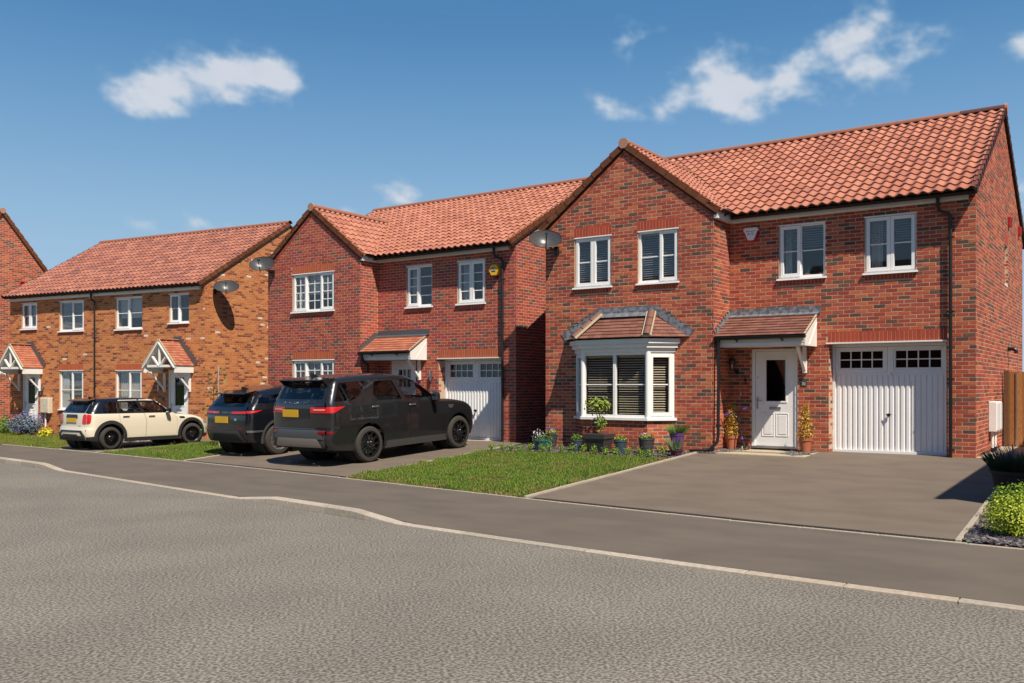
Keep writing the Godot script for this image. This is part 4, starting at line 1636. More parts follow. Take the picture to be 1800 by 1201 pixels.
	verge(roof, Vector3(0.055, 4.91, -8.22), Vector3(0.055, 7.36, -4.0), Vector3.RIGHT, M.verge_dark)
	var v := MB.new()
	v.bar(Vector3(gx, 6.64, -2.60), Vector3(-4.60, 4.97, 0.28), 0.07, 0.02, nm)
	v.obox(Transform3D(Basis(Vector3.RIGHT, nm, nm.cross(Vector3.RIGHT)), Vector3(-6.55, 6.62, -2.66)), Vector3(0.34, 0.02, 0.16))
	part(roof, "valley_lead", v, M.lead_dark)
	b = MB.new()
	b.box(Vector3(-4.70, 4.775, 0.001), Vector3(-0.113, 5.0, 0.10), 0.003)
	b.box(Vector3(-4.727, 4.775, 0.105), Vector3(-4.63, 5.0, 0.90), 0.003)
	b.box(Vector3(-1.55, 4.774, 0.09), Vector3(-1.50, 5.0, 0.106), 0.002)
	part(h, "fascia", b, M.board)
	gutter(h, Vector3(-4.60, 4.955, 0.175), Vector3(0.02, 4.955, 0.175), Vector3(0, 0, 1))
	gutter(h, Vector3(-4.565, 4.955, 0.88), Vector3(-4.565, 4.955, 0.22), Vector3.RIGHT)
	downpipe(h, [Vector3(-0.62, 4.93, 0.17), Vector3(-0.62, 4.68, 0.165), Vector3(-0.60, 4.60, 0.13), Vector3(-0.46, 4.54, 0.075), Vector3(-0.42, 4.48, 0.07), Vector3(-0.42, -0.05, 0.07)], [4.10, 2.72, 1.46, 0.14], Vector3(0, 0, 1))
	# windows
	window(h, f1.t(1.058, 3.50), 0.944, 1.145, [[0.46, true], [0.54, false]], [0, 1])
	window(h, f1.t(2.761, 3.50), 0.944, 1.145, [[0.5, true], [0.5, true]], [0, 1])
	window(h, f2.t(0.778, 3.50), 0.934, 1.16, [[0.5, true], [0.5, true]], [0, 1])
	window(h, f2.t(2.370, 3.50), 0.936, 1.16, [[0.54, false], [0.46, true]], [0, 1])
	window(h, f4.t(4.26, 3.58, -0.06), 0.58, 0.92, [[1.0, true]], [0, 0])
	blind("grey slatted blind behind the gable window above the bay, beside the satellite dish", f2.t(0.83, 3.56, -0.17), 0.83, 0.0, 1.06, M.slat_grey)
	blind("grey slatted blind behind the gable window nearer the main roof valley", f2.t(2.42, 3.56, -0.17), 0.83, 0.0, 1.06, M.slat_grey)
	blind("short grey slatted blind behind the window over the white door canopy", f1.t(1.11, 4.15, -0.17), 0.83, 0.0, 0.46, M.slat_grey)
	blind("short grey slatted blind behind the window over the garage door", f1.t(2.81, 4.15, -0.17), 0.83, 0.0, 0.46, M.slat_grey)
	curtain("pale curtain at the side of the window over the garage door", f1.t(2.83, 3.56, -0.24), 0.22, 1.05, M.curtain, 3)
	curtain("pale curtain at the side of the window over the white door canopy", f1.t(1.12, 3.56, -0.24), 0.14, 1.05, M.curtain, 2)
	# bay window
	var bay := [Vector2(-8.0, 0.894), Vector2(-7.6, 1.294), Vector2(-6.03, 1.294), Vector2(-5.6, 0.894)]
	var bn := node(h, "bay_window")
	var brecs := []
	for i in 3:
		var p: Vector2 = bay[i]
		var r: Vector2 = bay[i + 1]
		var w := p.distance_to(r)
		var fb := Face.new(Vector3(p.x, 0, p.y), Vector3(r.x - p.x, 0, r.y - p.y))
		var wm := MB.new()
		slab(wm, [fb.p(0, -0.4, -0.0035), fb.p(w, -0.4, -0.0035), fb.p(w, 0.60, -0.0035), fb.p(0, 0.60, -0.0035)], fb.n, 0.2)
		var wn := part(bn, "bay_wall", wm, M.mortar)
		lay(brecs, wn, fb, PackedVector2Array([Vector2(0, -0.4), Vector2(w, -0.4), Vector2(w, 0.60), Vector2(0, 0.60)]), [], red, -0.45, 110 + i)
		# frames
		var fr := MB.new()
		ring(fr, 0.0, w, 0.65, 2.05, 0.06, -0.07, 0.0, 0.004)
		var lights := [[0.06, w - 0.06]]
		if i == 1:
			fr.box(Vector3(w * 0.5 - 0.035, 0.71, -0.07), Vector3(w * 0.5 + 0.035, 1.99, 0.0), 0.004)
			lights = [[0.06, w * 0.5 - 0.035], [w * 0.5 + 0.035, w - 0.06]]
		elif i == 2:
			ring(fr, 0.045, w - 0.045, 0.695, 2.005, 0.075, -0.05, 0.016, 0.006)
			lights = [[0.12, w - 0.12]]
		else:
			lights = [[0.10, w - 0.10]]
			ring(fr, 0.045, w - 0.045, 0.695, 2.005, 0.06, -0.05, 0.016, 0.006)
		part(bn, "frame", fr, M.upvc, fb.t())
		for l in lights:
			var g := MB.new()
			var yo := 0.71 if i == 1 else 0.765
			g.box(Vector3(l[0], yo, -0.045), Vector3(l[1], 2.70 - yo, -0.040))
			part(bn, "pane", g, M.glass, fb.t())
			g = MB.new()
			g.box(Vector3(l[0], 1.345, -0.048), Vector3(l[1], 1.37, -0.030), 0.003)
			part(bn, "glazing_bar", g, M.upvc, fb.t())
			blind(["cream slatted blind in the narrow shaded side of the bay window", "cream slatted blind behind the left pane of the bay window front" if l[0] < 0.5 else "cream slatted blind behind the right pane of the bay window front", "cream slatted blind in the sunlit narrow side of the bay window"][i], fb.t(l[0] + 0.01, 0, -0.13), l[1] - l[0] - 0.02, 0.72, 1.98, M.slat, 0.5, 0.052)
	var corner := MB.new()
	for p in [bay[1], bay[2]]:
		corner.tube([Vector3(p.x, 0.64, p.y - 0.03), Vector3(p.x, 2.06, p.y - 0.03)], 0.062, 8)
	part(bn, "corner_post", corner, M.upvc)
	var deep := PackedVector2Array([Vector2(-8.0, 0.5), bay[0], bay[1], bay[2], bay[3], Vector2(-5.6, 0.5)])
	for st in [[0.06, 0.60, 0.655, "sill"], [0.03, 2.045, 2.135, "cornice"], [0.09, 2.135, 2.225, "cornice"], [0.14, 2.225, 2.325, "cornice"]]:
		var grown := Geometry2D.offset_polygon(deep, st[0], Geometry2D.JOIN_MITER)[0]
		var keep := Geometry2D.intersect_polygons(grown, PackedVector2Array([Vector2(-9, 0.898), Vector2(-5, 0.898), Vector2(-5, 3), Vector2(-9, 3)]))[0]
		var sm := MB.new()
		sm.prism(keep, Transform3D(Basis(Vector3.RIGHT, Vector3(0, 0, 1), Vector3(0, -1, 0)), Vector3(0, st[2], 0)), st[2] - st[1])
		part(bn, st[3], sm, M.upvc if st[3] == "sill" else M.board)
	finish_pieces(brecs, "brick", "brickwork", brick_mesh, M.brick, 0)
	var br := node(h, "bay_roof")
	var e := [Vector3(-8.27, 2.35, 0.90), Vector3(-7.70, 2.35, 1.50), Vector3(-5.94, 2.35, 1.50), Vector3(-5.27, 2.35, 0.90)]
	var tp := [Vector3(-7.36, 2.86, 0.90), Vector3(-6.10, 2.86, 0.90)]
	var core := MB.new()
	core.poly([e[0], e[1], e[2], e[3]], Vector3.DOWN)
	for t in [[e[0], e[1], tp[0]], [e[1], e[2], tp[1], tp[0]], [e[2], e[3], tp[1]]]:
		core.poly(t, Vector3(0, 1, 0.3))
	part(br, "deck", core, M.under)
	plain_tiles(br, e[1], e[2], tp[1], tp[0], 7, PAL.plain)
	plain_tiles(br, e[0], e[1], tp[0], tp[0], 7, PAL.plain)
	plain_tiles(br, e[2], e[3], tp[1], tp[1], 7, PAL.plain)
	for hp in [[e[1], tp[0]], [e[2], tp[1]]]:
		var a: Vector3 = hp[0] + Vector3(0, 0.02, 0.03)
		var c: Vector3 = hp[1] + Vector3(0, 0.05, 0.05)
		var mo := MB.new()
		mo.bar(a, c, 0.20, 0.05)
		part(br, "mortar_bed", mo, M.pointing)
		for i in 3:
			var ht := MB.new()
			var p := a.lerp(c, (i + 0.03) / 3.0)
			var r := a.lerp(c, (i + 0.95) / 3.0)
			var d := (r - p).normalized()
			var sd := d.cross(Vector3.UP).normalized()
			var un := sd.cross(d)
			for k in 6:
				var t0 := PI * k / 6.0
				var t1 := PI * (k + 1) / 6.0
				var o0 := sd * cos(t0) * 0.085 + un * (sin(t0) * 0.065 + 0.01)
				var o1 := sd * cos(t1) * 0.085 + un * (sin(t1) * 0.065 + 0.01)
				ht.quad_n(p + o0, p + o1, r + o1, r + o0, o0.normalized(), o1.normalized(), o1.normalized(), o0.normalized())
				ht.tri(p + o0, p + o1, p)
				ht.tri(r + o1, r + o0, r)
			part(br, "hip_tile", ht, M.hip)
	var wt := Transform3D(Basis(), Vector3(0, 0, 0.902))
	var ap := MB.new()
	ap.box(Vector3(-7.50, 2.87, 0.900), Vector3(-5.95, 3.045, 0.912))
	ap.poly([Vector3(-7.34, 2.93, 0.905), Vector3(-6.12, 2.93, 0.905), Vector3(-6.09, 2.83, 1.03), Vector3(-7.37, 2.83, 1.03)], Vector3(0, 1, 0.8))
	part(br, "lead_flashing", ap, M.lead)
	flash(br, wt, saw(Vector2(-6.02, 2.93), Vector2(-5.22, 2.40), 8, 0.13), M.lead)
	flash(br, wt, saw(Vector2(-8.32, 2.40), Vector2(-7.44, 2.93), 8, 0.13), M.lead)
	# canopy, doors
	lean_to(h, -4.722, -2.905, 0.006, 0.84, 2.335, 2.80, 2.13, PAL.plain, M.lead, 8)
	downpipe(h, [Vector3(-4.615, 2.32, 0.90), Vector3(-4.615, 0.30, 0.93), Vector3(-4.63, 0.18, 0.95), Vector3(-4.76, 0.03, 1.0), Vector3(-4.84, 0.0, 1.02), Vector3(-5.2, -0.01, 1.02)], [2.02, 0.52], Vector3(0, 0, 1), 0.033)
	front_door(h, f1.t(0.478, 0.03), 0.966, 2.087, 0)
	garage_door(h, f1.t(2.071, 0.0, -0.30), 2.159, 2.165)
	var li := MB.new()
	li.box(Vector3(-2.70, 2.168, -0.29), Vector3(-0.49, 2.178, 0.0))
	li.box(Vector3(-2.71, 2.168, 0.0), Vector3(-0.488, 2.196, 0.028), 0.003)
	part(h, "lintel", li, M.board)
	var base := MB.new()
	base.box(Vector3(-2.657, -0.06, -0.31), Vector3(-0.498, 0.0, 0.03), 0.006)
	part(h, "garage_threshold", base, M.paving)
	# things fixed to the walls
	var al := thing("alarm_box", "white alarm box with red sides under the eaves beside the gable return", "alarm", Vector3(-4.235, 4.52, 0.0), "alarm boxes")
	b = MB.new()
	b.prism(PackedVector2Array([Vector2(-0.155, 0.09), Vector2(0.155, 0.09), Vector2(0.10, -0.13), Vector2(0.05, -0.165), Vector2(-0.05, -0.165), Vector2(-0.10, -0.13)]), Transform3D(), 0.075)
	part(al, "back_box", b, M.alarm_red)
	b = MB.new()
	b.prism(PackedVector2Array([Vector2(-0.165, 0.075), Vector2(-0.13, 0.125), Vector2(0.13, 0.125), Vector2(0.165, 0.075), Vector2(0.135, 0.045), Vector2(0.06, -0.135), Vector2(-0.06, -0.135), Vector2(-0.135, 0.045)]), Transform3D(Basis(), Vector3(0, 0, 0.055)), 0.045)
	part(al, "cover", b, M.upvc)
	b = MB.new()
	b.obox(Transform3D(Basis(), Vector3(-0.085, 0.052, 0.101)), Vector3(0.02, 0.02, 0.002))
	part(al, "emblem", b, M.alarm_red)
	b = MB.new()
	for ln in [[0.052, -0.065, 0.105], [0.012, -0.075, -0.02], [0.012, 0.01, 0.075], [-0.015, -0.075, 0.0], [-0.015, 0.02, 0.06]]:
		b.obox(Transform3D(Basis(), Vector3((ln[1] + ln[2]) * 0.5, ln[0], 0.101)), Vector3(ln[2] - ln[1], 0.011, 0.002))
	part(al, "print", b, M.print_grey)
	dish("dark mesh satellite dish at the gable edge of number 31", Vector3(-8.62, 4.60, 1.22), Vector3(0.45, 0.62, 0.62), Vector3(-8.50, 4.42, 0.93))
	var lp := thing("wall_lantern", "black coach lantern on the wall beside the door of number 31", "wall lamp", Vector3(-4.56, 1.62, 0.0))
	b = MB.new()
	b.tube([Vector3(0, 0, 0), Vector3(0, -0.01, 0.07), Vector3(-0.03, 0.03, 0.13)], 0.014, 8)
	b.lathe([Vector2(0.0, -0.02), Vector2(0.045, -0.02), Vector2(0.045, 0.02), Vector2(0.0, 0.02)], 12, Transform3D(Basis(Vector3.RIGHT, PI / 2), Vector3(0, 0, 0.02)))
	part(lp, "arm", b, M.black)
	b = MB.new()
	var lt := Transform3D(Basis(), Vector3(-0.06, 0.03, 0.14))
	b.lathe([Vector2(0.0, 0.0), Vector2(0.03, 0.0), Vector2(0.035, 0.015)], 6, lt)
	b.lathe([Vector2(0.075, 0.20), Vector2(0.08, 0.21), Vector2(0.05, 0.26), Vector2(0.012, 0.28), Vector2(0.012, 0.31), Vector2(0.0, 0.32)], 6, lt)
	for k in 6:
		var a := TAU * k / 6.0
		b.bar(lt * Vector3(cos(a) * 0.035, 0.015, sin(a) * 0.035), lt * Vector3(cos(a) * 0.072, 0.205, sin(a) * 0.072), 0.007, 0.007)
	part(lp, "cage", b, M.black)
	b = MB.new()
	b.lathe([Vector2(0.032, 0.016), Vector2(0.068, 0.20)], 6, lt)
	part(lp, "pane", b, M.glass)
	b = MB.new()
	b.lathe([Vector2(0.0, 0.05), Vector2(0.014, 0.05), Vector2(0.022, 0.10), Vector2(0.012, 0.14), Vector2(0.0, 0.145)], 8, lt)
	part(lp, "bulb", b, M.white_wood)
	var nb2 := thing("number_plaque", "small slate house number plaque reading 31 beside the white door", "house number", Vector3(-3.155, 1.373, 0.002))
	b = MB.new()
	b.obox(Transform3D(Basis(), Vector3(0, 0, 0.006)), Vector3(0.125, 0.095, 0.012), 0.003)
	part(nb2, "plate", b, M.slate_sign)
	var tm := TextMesh.new()
	tm.text = "31"
	tm.font = SystemFont.new()
	tm.font.font_names = PackedStringArray(["Droid Serif"])
	tm.font_size = 64
	tm.pixel_size = 0.075 / 64.0
	tm.depth = 0.004
	part(nb2, "numerals", tm, M.number, Transform3D(Basis(), Vector3(0.004, 0, 0.014)))
	var db := thing("doorbell", "black doorbell camera on the shaded brick left of the door", "doorbell", Vector3(-4.385, 1.43, 0.0))
	b = MB.new()
	b.obox(Transform3D(Basis(), Vector3(0, 0, 0.014)), Vector3(0.05, 0.12, 0.028), 0.008)
	part(db, "case", b, M.black)
	b = MB.new()
	b.lathe([Vector2(0.0, 0.004), Vector2(0.013, 0.003), Vector2(0.013, 0.0)], 12, Transform3D(Basis(Vector3.RIGHT, PI / 2), Vector3(0, -0.02, 0.028)))
	part(db, "button", b, M.dull_metal)
	b = MB.new()
	b.obox(Transform3D(Basis(), Vector3(0, 0, 0.009)), Vector3(0.022, 0.05, 0.018), 0.004)
	var wb := thing("bell_push", "tiny white bell push below the black doorbell", "doorbell", Vector3(-4.487, 1.16, 0.0))
	part(wb, "case", b, M.upvc)
	b = MB.new()
	b.obox(Transform3D(Basis(), Vector3(0, 0.008, 0.019)), Vector3(0.012, 0.012, 0.004), 0.001)
	part(wb, "button", b, M.dull_metal)
	# side wall fittings
	for i in 2:
		var mbx := thing("meter_box", ["white meter cupboard on the side wall nearer the street", "white meter cupboard on the side wall nearer the timber gate"][i], "meter box", Vector3(0.0, 0.0, -1.62 - 0.42 * i), "meter cupboards on the sunny side wall")
		b = MB.new()
		b.box(Vector3(0.0, 0.42, -0.36), Vector3(0.15, 1.02, 0.0), 0.012)
		part(mbx, "case", b, M.upvc)
		b = MB.new()
		b.box(Vector3(0.15, 0.45, -0.33), Vector3(0.163, 0.99, -0.03), 0.006)
		part(mbx, "door", b, M.upvc)
		b = MB.new()
		b.tube([Vector3(0.06, -0.02, -0.1), Vector3(0.06, 0.42, -0.1)], 0.028, 10)
		part(mbx, "pipe", b, M.upvc)
		b = MB.new()
		b.tube([Vector3(0.06, -0.02, -0.1), Vector3(0.06, 0.10, -0.1)], 0.034, 10)
		part(mbx, "pipe_foot", b, M.black)
	for i in 2:
		var vt := thing("red_vent", ["small red vent grille above the side window", "small red vent grille further back under the side eaves"][i], "vent", Vector3(0.0, [5.07, 5.14][i], [-4.94, -7.0][i]), "red vents on the side wall")
		b = MB.new()
		b.obox(Transform3D(Basis(), Vector3(0.03, 0, 0)), Vector3(0.06, 0.22, 0.22), 0.006)
		part(vt, "case", b, M.alarm_red)
		b = MB.new()
		for k in 5:
			b.obox(Transform3D(Basis(Vector3(0, 0, 1), 0.5), Vector3(0.064, -0.08 + k * 0.04, 0)), Vector3(0.03, 0.006, 0.2))
		part(vt, "louvres", b, M.alarm_red)
	var oc := thing("flue_outlet", "small black outlet pipe low on the sunny side wall", "vent pipe", Vector3(0, 2.17, -4.83))
	b = MB.new()
	b.tube([Vector3(0, 0, 0), Vector3(0.10, 0, 0), Vector3(0.16, -0.03, 0), Vector3(0.17, -0.10, 0)], 0.045, 10)
	part(oc, "pipe", b, M.black)
	b = MB.new()
	b.tube([Vector3(0, 0, 0), Vector3(0.014, 0, 0)], 0.075, 12)
	part(oc, "flange", b, M.black)
	b = MB.new()
	# plants on the upstairs sill
	for i in 2:
		leafy("windowsill_plant", ["thin green houseplant on the sill behind the window over the canopy", "taller reddish houseplant on the sill behind the window over the canopy"][i], "plant", Vector3(-3.02 + 0.28 * i - 0.1, 3.56, -0.16), 0.13, 0.17 + 0.12 * i, i)


func leafy(called: String, label: String, category: String, at: Vector3, r: float, hgt: float, kind: int) -> void:
	var root := thing(called, label, category, at, "plants on the upstairs sill")
	var b := MB.new()
	b.lathe([Vector2(0.0, 0.0), Vector2(0.045, 0.0), Vector2(0.06, 0.08), Vector2(0.05, 0.08), Vector2(0.0, 0.07)], 12)
	part(root, "pot", b, M.terracotta)
	b = MB.new()
	for i in 14:
		var a := rng.randf() * TAU
		var d := Vector3(cos(a), 0, sin(a) * 0.4)
		var p := Vector3(0, 0.07, 0)
		var w := d.cross(Vector3.UP) * 0.006
		var m1 := p + d * r * 0.4 + Vector3.UP * hgt * rng.randf_range(0.6, 1.0)
		var e := p + d * r * rng.randf_range(0.8, 1.2) + Vector3.UP * hgt * rng.randf_range(0.4, 1.1)
		b.quad(p - w, p + w, m1 + w, m1 - w)
		b.tri(m1 - w, m1 + w, e)
	part(root, "leaves", b, M.house_leaf if kind == 0 else M.house_leaf_red)


var frame_now := Transform3D()


func house_b() -> void:
	var h := thing("brick_house", "plum red brick house with a yellow alarm box and orange tiled door canopy", "house", Vector3.ZERO, "brick houses along the street")
	var recs := []
	var pal: Dictionary = PAL.plum
	var zf := -0.1
	var f1 := Face.new(Vector3(-14.99, 0, zf), Vector3.RIGHT)
	wall(h, recs, f1, [Vector2(0, -0.4), Vector2(4.66, -0.4), Vector2(4.66, 4.93), Vector2(0, 4.93)],
		[[Rect2(1.05, 3.42, 0.895, 1.145), 0.1, false], [Rect2(2.80, 3.42, 0.90, 1.145), 0.1, false], [Rect2(0.48, -0.4, 0.90, 2.415), 0.1, false], [Rect2(2.173, -0.4, 2.047, 2.44), 0.32, true]],
		[Rect2(2.15, 2.055, 2.09, 0.225), Rect2(1.04, 3.312, 0.91, 0.105), Rect2(2.79, 3.312, 0.92, 0.105)], pal, M.mortar, -0.42, 301)
	var f2 := Face.new(Vector3(-18.745, 0, 0.596), Vector3.RIGHT)
	var sl := 0.764
	wall(h, recs, f2, [Vector2(0, -0.5), Vector2(3.755, -0.5), Vector2(3.755, 4.83), Vector2(1.8775, 4.83 + 1.8775 * sl), Vector2(0, 4.83)],
		[[Rect2(1.055, 3.41, 1.69, 1.12), 0.1, false], [Rect2(1.055, 0.94, 1.69, 1.12), 0.1, false]],
		[Rect2(1.045, 4.545, 1.71, 0.222), Rect2(1.045, 2.075, 1.71, 0.222), Rect2(1.045, 3.302, 1.71, 0.105), Rect2(1.045, 0.832, 1.71, 0.105)], pal, M.mortar, -0.49, 302)
	wall(h, recs, Face.new(Vector3(-14.99, 0, 0.596), Vector3(0, 0, -1)), [Vector2(0, -0.4), Vector2(0.696, -0.4), Vector2(0.696, 4.83), Vector2(0, 4.83)], [], [], pal, M.mortar, -0.49, 303)
	var f4 := Face.new(Vector3(-10.33, 0, zf), Vector3(0, 0, -1))
	wall(h, recs, f4, [Vector2(0, -0.4), Vector2(7.9, -0.4), Vector2(7.9, 4.93), Vector2(3.95, 7.09), Vector2(0, 4.93)], [], [], pal, M.mortar_pink, -0.42, 304)
	wall(h, recs, Face.new(Vector3(-18.745, 0, -8.0), Vector3(0, 0, 1)), [Vector2(0, -0.4), Vector2(8.596, -0.4), Vector2(8.596, 4.7), Vector2(7.9, 4.93), Vector2(3.95, 7.09), Vector2(0, 4.93)], [], [], {}, M.brick_plain, 0, 0)
	wall(h, recs, Face.new(Vector3(-10.33, 0, -8.0), Vector3.LEFT), [Vector2(0, -0.4), Vector2(8.415, -0.4), Vector2(8.415, 4.85), Vector2(0, 4.85)], [], [], {}, M.brick_plain, 0, 0)
	floors(h, [Vector2(-18.6, -7.9), Vector2(-10.45, -7.9), Vector2(-10.45, -0.42), Vector2(-15.2, -0.42), Vector2(-15.2, 0.3), Vector2(-18.6, 0.3)], [-0.06, 2.4, 4.72])
	var wg: Node = h.get_child(1)
	var gx := -16.8675
	for sd in [-1.0, 1.0]:
		var up := Vector3(-sd, sl, 0).normalized()
		var nr := Vector3(0, 0, 1)
		var low := Vector3(gx + sd * 1.89, 6.26 - 1.89 * sl - 0.06, 0.599)
		for i in 22:
			var ctr := low + up * (0.06 + i * 0.108) + Vector3(0, 0, 0.004)
			recs.append([Transform3D(Basis(up * 0.098 * -sd, nr.cross(up * -sd) * 0.066, nr * 0.02), ctr), pal.main[rng.randi() % 6], shows(ctr, nr) * 0.1, wg])
	finish_pieces(recs, "brick", "brickwork", brick_mesh, M.brick)
	# roofs
	var ms := 0.5435
	var nm := Vector3(0, 1, ms).normalized()
	var nb := Vector3(0, 1, -ms).normalized()
	var ng := Vector3(sl, 1, 0).normalized()
	var nl := Vector3(-sl, 1, 0).normalized()
	var ye := 4.89
	var b := MB.new()
	slab(b, [Vector3(gx, 6.38, -2.586) - nm * 0.05, Vector3(-14.89, 4.87, 0.235) - nm * 0.05, Vector3(-10.28, ye, 0.20) - nm * 0.05, Vector3(-10.28, 7.2, -4.05) - nm * 0.05, Vector3(gx, 7.2, -4.05) - nm * 0.05], nm)
	slab(b, [Vector3(-18.83, ye, 0.20) - nm * 0.05, Vector3(-18.83, 7.2, -4.05) - nm * 0.05, Vector3(gx, 7.2, -4.05) - nm * 0.05, Vector3(gx, 6.38, -2.586) - nm * 0.05], nm)
	slab(b, [Vector3(-10.28, 7.2, -4.05) - nb * 0.03, Vector3(-10.28, ye, -8.3) - nb * 0.03, Vector3(-18.83, ye, -8.3) - nb * 0.03, Vector3(-18.83, 7.2, -4.05) - nb * 0.03], nb)
	slab(b, [Vector3(gx, 6.38, 0.63) - ng * 0.05, Vector3(-14.89, 4.87, 0.63) - ng * 0.05, Vector3(-14.89, 4.87, 0.235) - ng * 0.05, Vector3(gx, 6.38, -2.586) - ng * 0.05], ng)
	slab(b, [Vector3(gx, 6.38, 0.63) - nl * 0.02, Vector3(-18.845, 4.87, 0.63) - nl * 0.02, Vector3(-18.845, 4.87, 0.235) - nl * 0.02, Vector3(gx, 6.38, -2.586) - nl * 0.02], nl)
	var roof := part(h, "roof", b, M.under)
	var tiles := []
	var k := sqrt(1.0 + ms * ms)
	var q := func(x: float, z: float) -> Vector2: return Vector2(x + 18.83, (0.20 - z) * k)
	pantiles(roof, tiles, Vector3(-18.83, ye, 0.20), Vector3.RIGHT, Vector3(0, ms, -1).normalized(), [q.call(-14.86, 0.26), q.call(-10.275, 0.26), q.call(-10.275, -4.05), q.call(-18.83, -4.05), q.call(-18.83, -2.9), q.call(gx + 0.02, -2.63)], PAL.pan, 401)
	var Lg := 1.9775 * sqrt(1.0 + sl * sl)
	pantiles(roof, tiles, Vector3(-14.89, 4.87, 0.63), Vector3(0, 0, -1), Vector3(-1, sl, 0).normalized(), [Vector2(0, -0.05), Vector2(0.42, -0.05), Vector2(3.20, Lg), Vector2(0, Lg)], PAL.pan, 402)
	finish_pieces(tiles, "tile", "tiles", pan_mesh, M.tile)
	ridge(roof, Vector3(-18.83, 7.22, -4.05), Vector3(-10.28, 7.22, -4.05), M.ridge)
	ridge(roof, Vector3(gx, 6.40, -2.7), Vector3(gx, 6.40, 0.63), M.ridge, 0, false, true)
	verge(roof, Vector3(-14.89, 4.87, 0.65), Vector3(gx + 0.06, 6.33, 0.65), Vector3(0, 0, 1), M.verge)
	verge(roof, Vector3(-18.845, 4.87, 0.65), Vector3(gx - 0.06, 6.33, 0.65), Vector3(0, 0, 1), M.verge)
	verge(roof, Vector3(-10.275, ye, 0.22), Vector3(-10.275, 7.16, -4.0), Vector3.RIGHT, M.verge)
	verge(roof, Vector3(-18.84, ye, 0.22), Vector3(-18.84, 7.16, -4.0), Vector3.LEFT, M.verge)
	var v := MB.new()
	v.bar(Vector3(gx, 6.42, -2.61), Vector3(-14.87, 4.84, 0.26), 0.07, 0.02, nm)
	v.obox(Transform3D(Basis(Vector3.RIGHT, nm, nm.cross(Vector3.RIGHT)), Vector3(gx + 0.24, 6.41, -2.62)), Vector3(0.36, 0.02, 0.18))
	part(roof, "valley_lead", v, M.lead_dark)
	b = MB.new()
	b.box(Vector3(-14.96, 4.735, zf + 0.001), Vector3(-10.50, 4.95, zf + 0.10), 0.003)
	b.box(Vector3(-14.989, 4.735, zf + 0.105), Vector3(-14.90, 4.95, 0.60), 0.003)
	part(h, "fascia", b, M.board)
	gutter(h, Vector3(-14.86, 4.915, zf + 0.175), Vector3(-10.30, 4.915, zf + 0.175), Vector3(0, 0, 1))
	gutter(h, Vector3(-14.845, 4.915, 0.58), Vector3(-14.845, 4.915, zf + 0.22), Vector3.RIGHT)
	downpipe(h, [Vector3(-10.90, 4.89, zf + 0.17), Vector3(-10.90, 4.64, zf + 0.16), Vector3(-10.88, 4.58, zf + 0.13), Vector3(-10.74, 4.52, zf + 0.075), Vector3(-10.70, 4.46, zf + 0.07), Vector3(-10.70, -0.15, zf + 0.07)], [4.0, 2.9, 1.5, 0.2], Vector3(0, 0, 1))
	# windows
	window(h, f1.t(1.05, 3.42), 0.895, 1.145, [[0.46, true], [0.54, false]], [0, 3])
	window(h, f1.t(2.80, 3.42), 0.90, 1.145, [[0.5, true], [0.5, true]], [0, 3])
	window(h, f2.t(1.055, 3.41), 1.69, 1.12, [[0.32, true], [0.36, false], [0.32, true]], [1, 3])
	window(h, f2.t(1.055, 0.94), 1.69, 1.12, [[0.32, true], [0.36, false], [0.32, true]], [1, 3])
	curtain("pale curtain in the upstairs window over the orange tiled canopy", f1.t(1.12, 3.5, -0.2), 0.30, 1.0, M.curtain, 4)
	curtain("pale curtain in the upstairs window next to the yellow alarm box", f1.t(2.86, 3.5, -0.2), 0.34, 1.0, M.curtain, 4)
	curtain("pale curtain in the upper gable window behind the dark cars", f2.t(1.12, 3.47, -0.2), 0.34, 1.0, M.curtain, 4)
	blind("half-lowered pale blind in the upper gable window behind the dark cars", f2.t(1.55, 3.95, -0.22), 1.1, 0.0, 0.55, M.curtain, 1.4, 0.05)
	blind("slatted blind in the ground floor gable window behind the dark cars", f2.t(1.12, 1.0, -0.2), 1.56, 0.0, 1.0, M.slat, 0.5)
	lean_to(h, -14.985, -13.235, zf + 0.006, 0.62, 2.24, 2.69, 2.02, PAL.plain_orange, M.lead_dark, 7)
	downpipe(h, [Vector3(-14.88, 2.22, 0.66), Vector3(-14.88, 2.08, 0.64), Vector3(-14.86, 1.98, 0.60), Vector3(-14.80, 1.90, 0.50), Vector3(-14.80, -0.2, 0.46)], [1.6, 0.5], Vector3(0, 0, 1))
	front_door(h, f1.t(0.48, -0.06), 0.90, 2.075, 1)
	garage_door(h, f1.t(2.173, -0.08, -0.30), 2.047, 2.115)
	b = MB.new()
	b.box(Vector3(-12.85, 2.03, zf - 0.29), Vector3(-10.76, 2.042, zf))
	b.box(Vector3(-12.86, 2.03, zf), Vector3(-10.755, 2.055, zf + 0.028), 0.003)
	part(h, "lintel", b, M.board)
	b = MB.new()
	b.box(Vector3(-12.817, -0.14, zf - 0.31), Vector3(-10.77, -0.08, zf + 0.03), 0.006)
	part(h, "garage_threshold", b, M.paving)
	# fixings
	var al := thing("alarm_box", "yellow hexagonal alarm box with a blue badge beside the black downpipe", "alarm", Vector3(-10.925, 4.25, zf), "alarm boxes")
	b = MB.new()
	var hex := PackedVector2Array()
	for i in 6:
		hex.append(Vector2(cos(TAU * i / 6.0) * 0.155, sin(TAU * i / 6.0) * 0.155))
	b.prism(hex, Transform3D(), 0.13)
	part(al, "case", b, M.alarm_yellow)
	b = MB.new()
	b.prism(PackedVector2Array([Vector2(-0.07, -0.135), Vector2(0.07, -0.135), Vector2(0.055, -0.185), Vector2(-0.055, -0.185)]), Transform3D(), 0.09)
	part(al, "lamp_lens", b, M.blue_dark)
	b = MB.new()
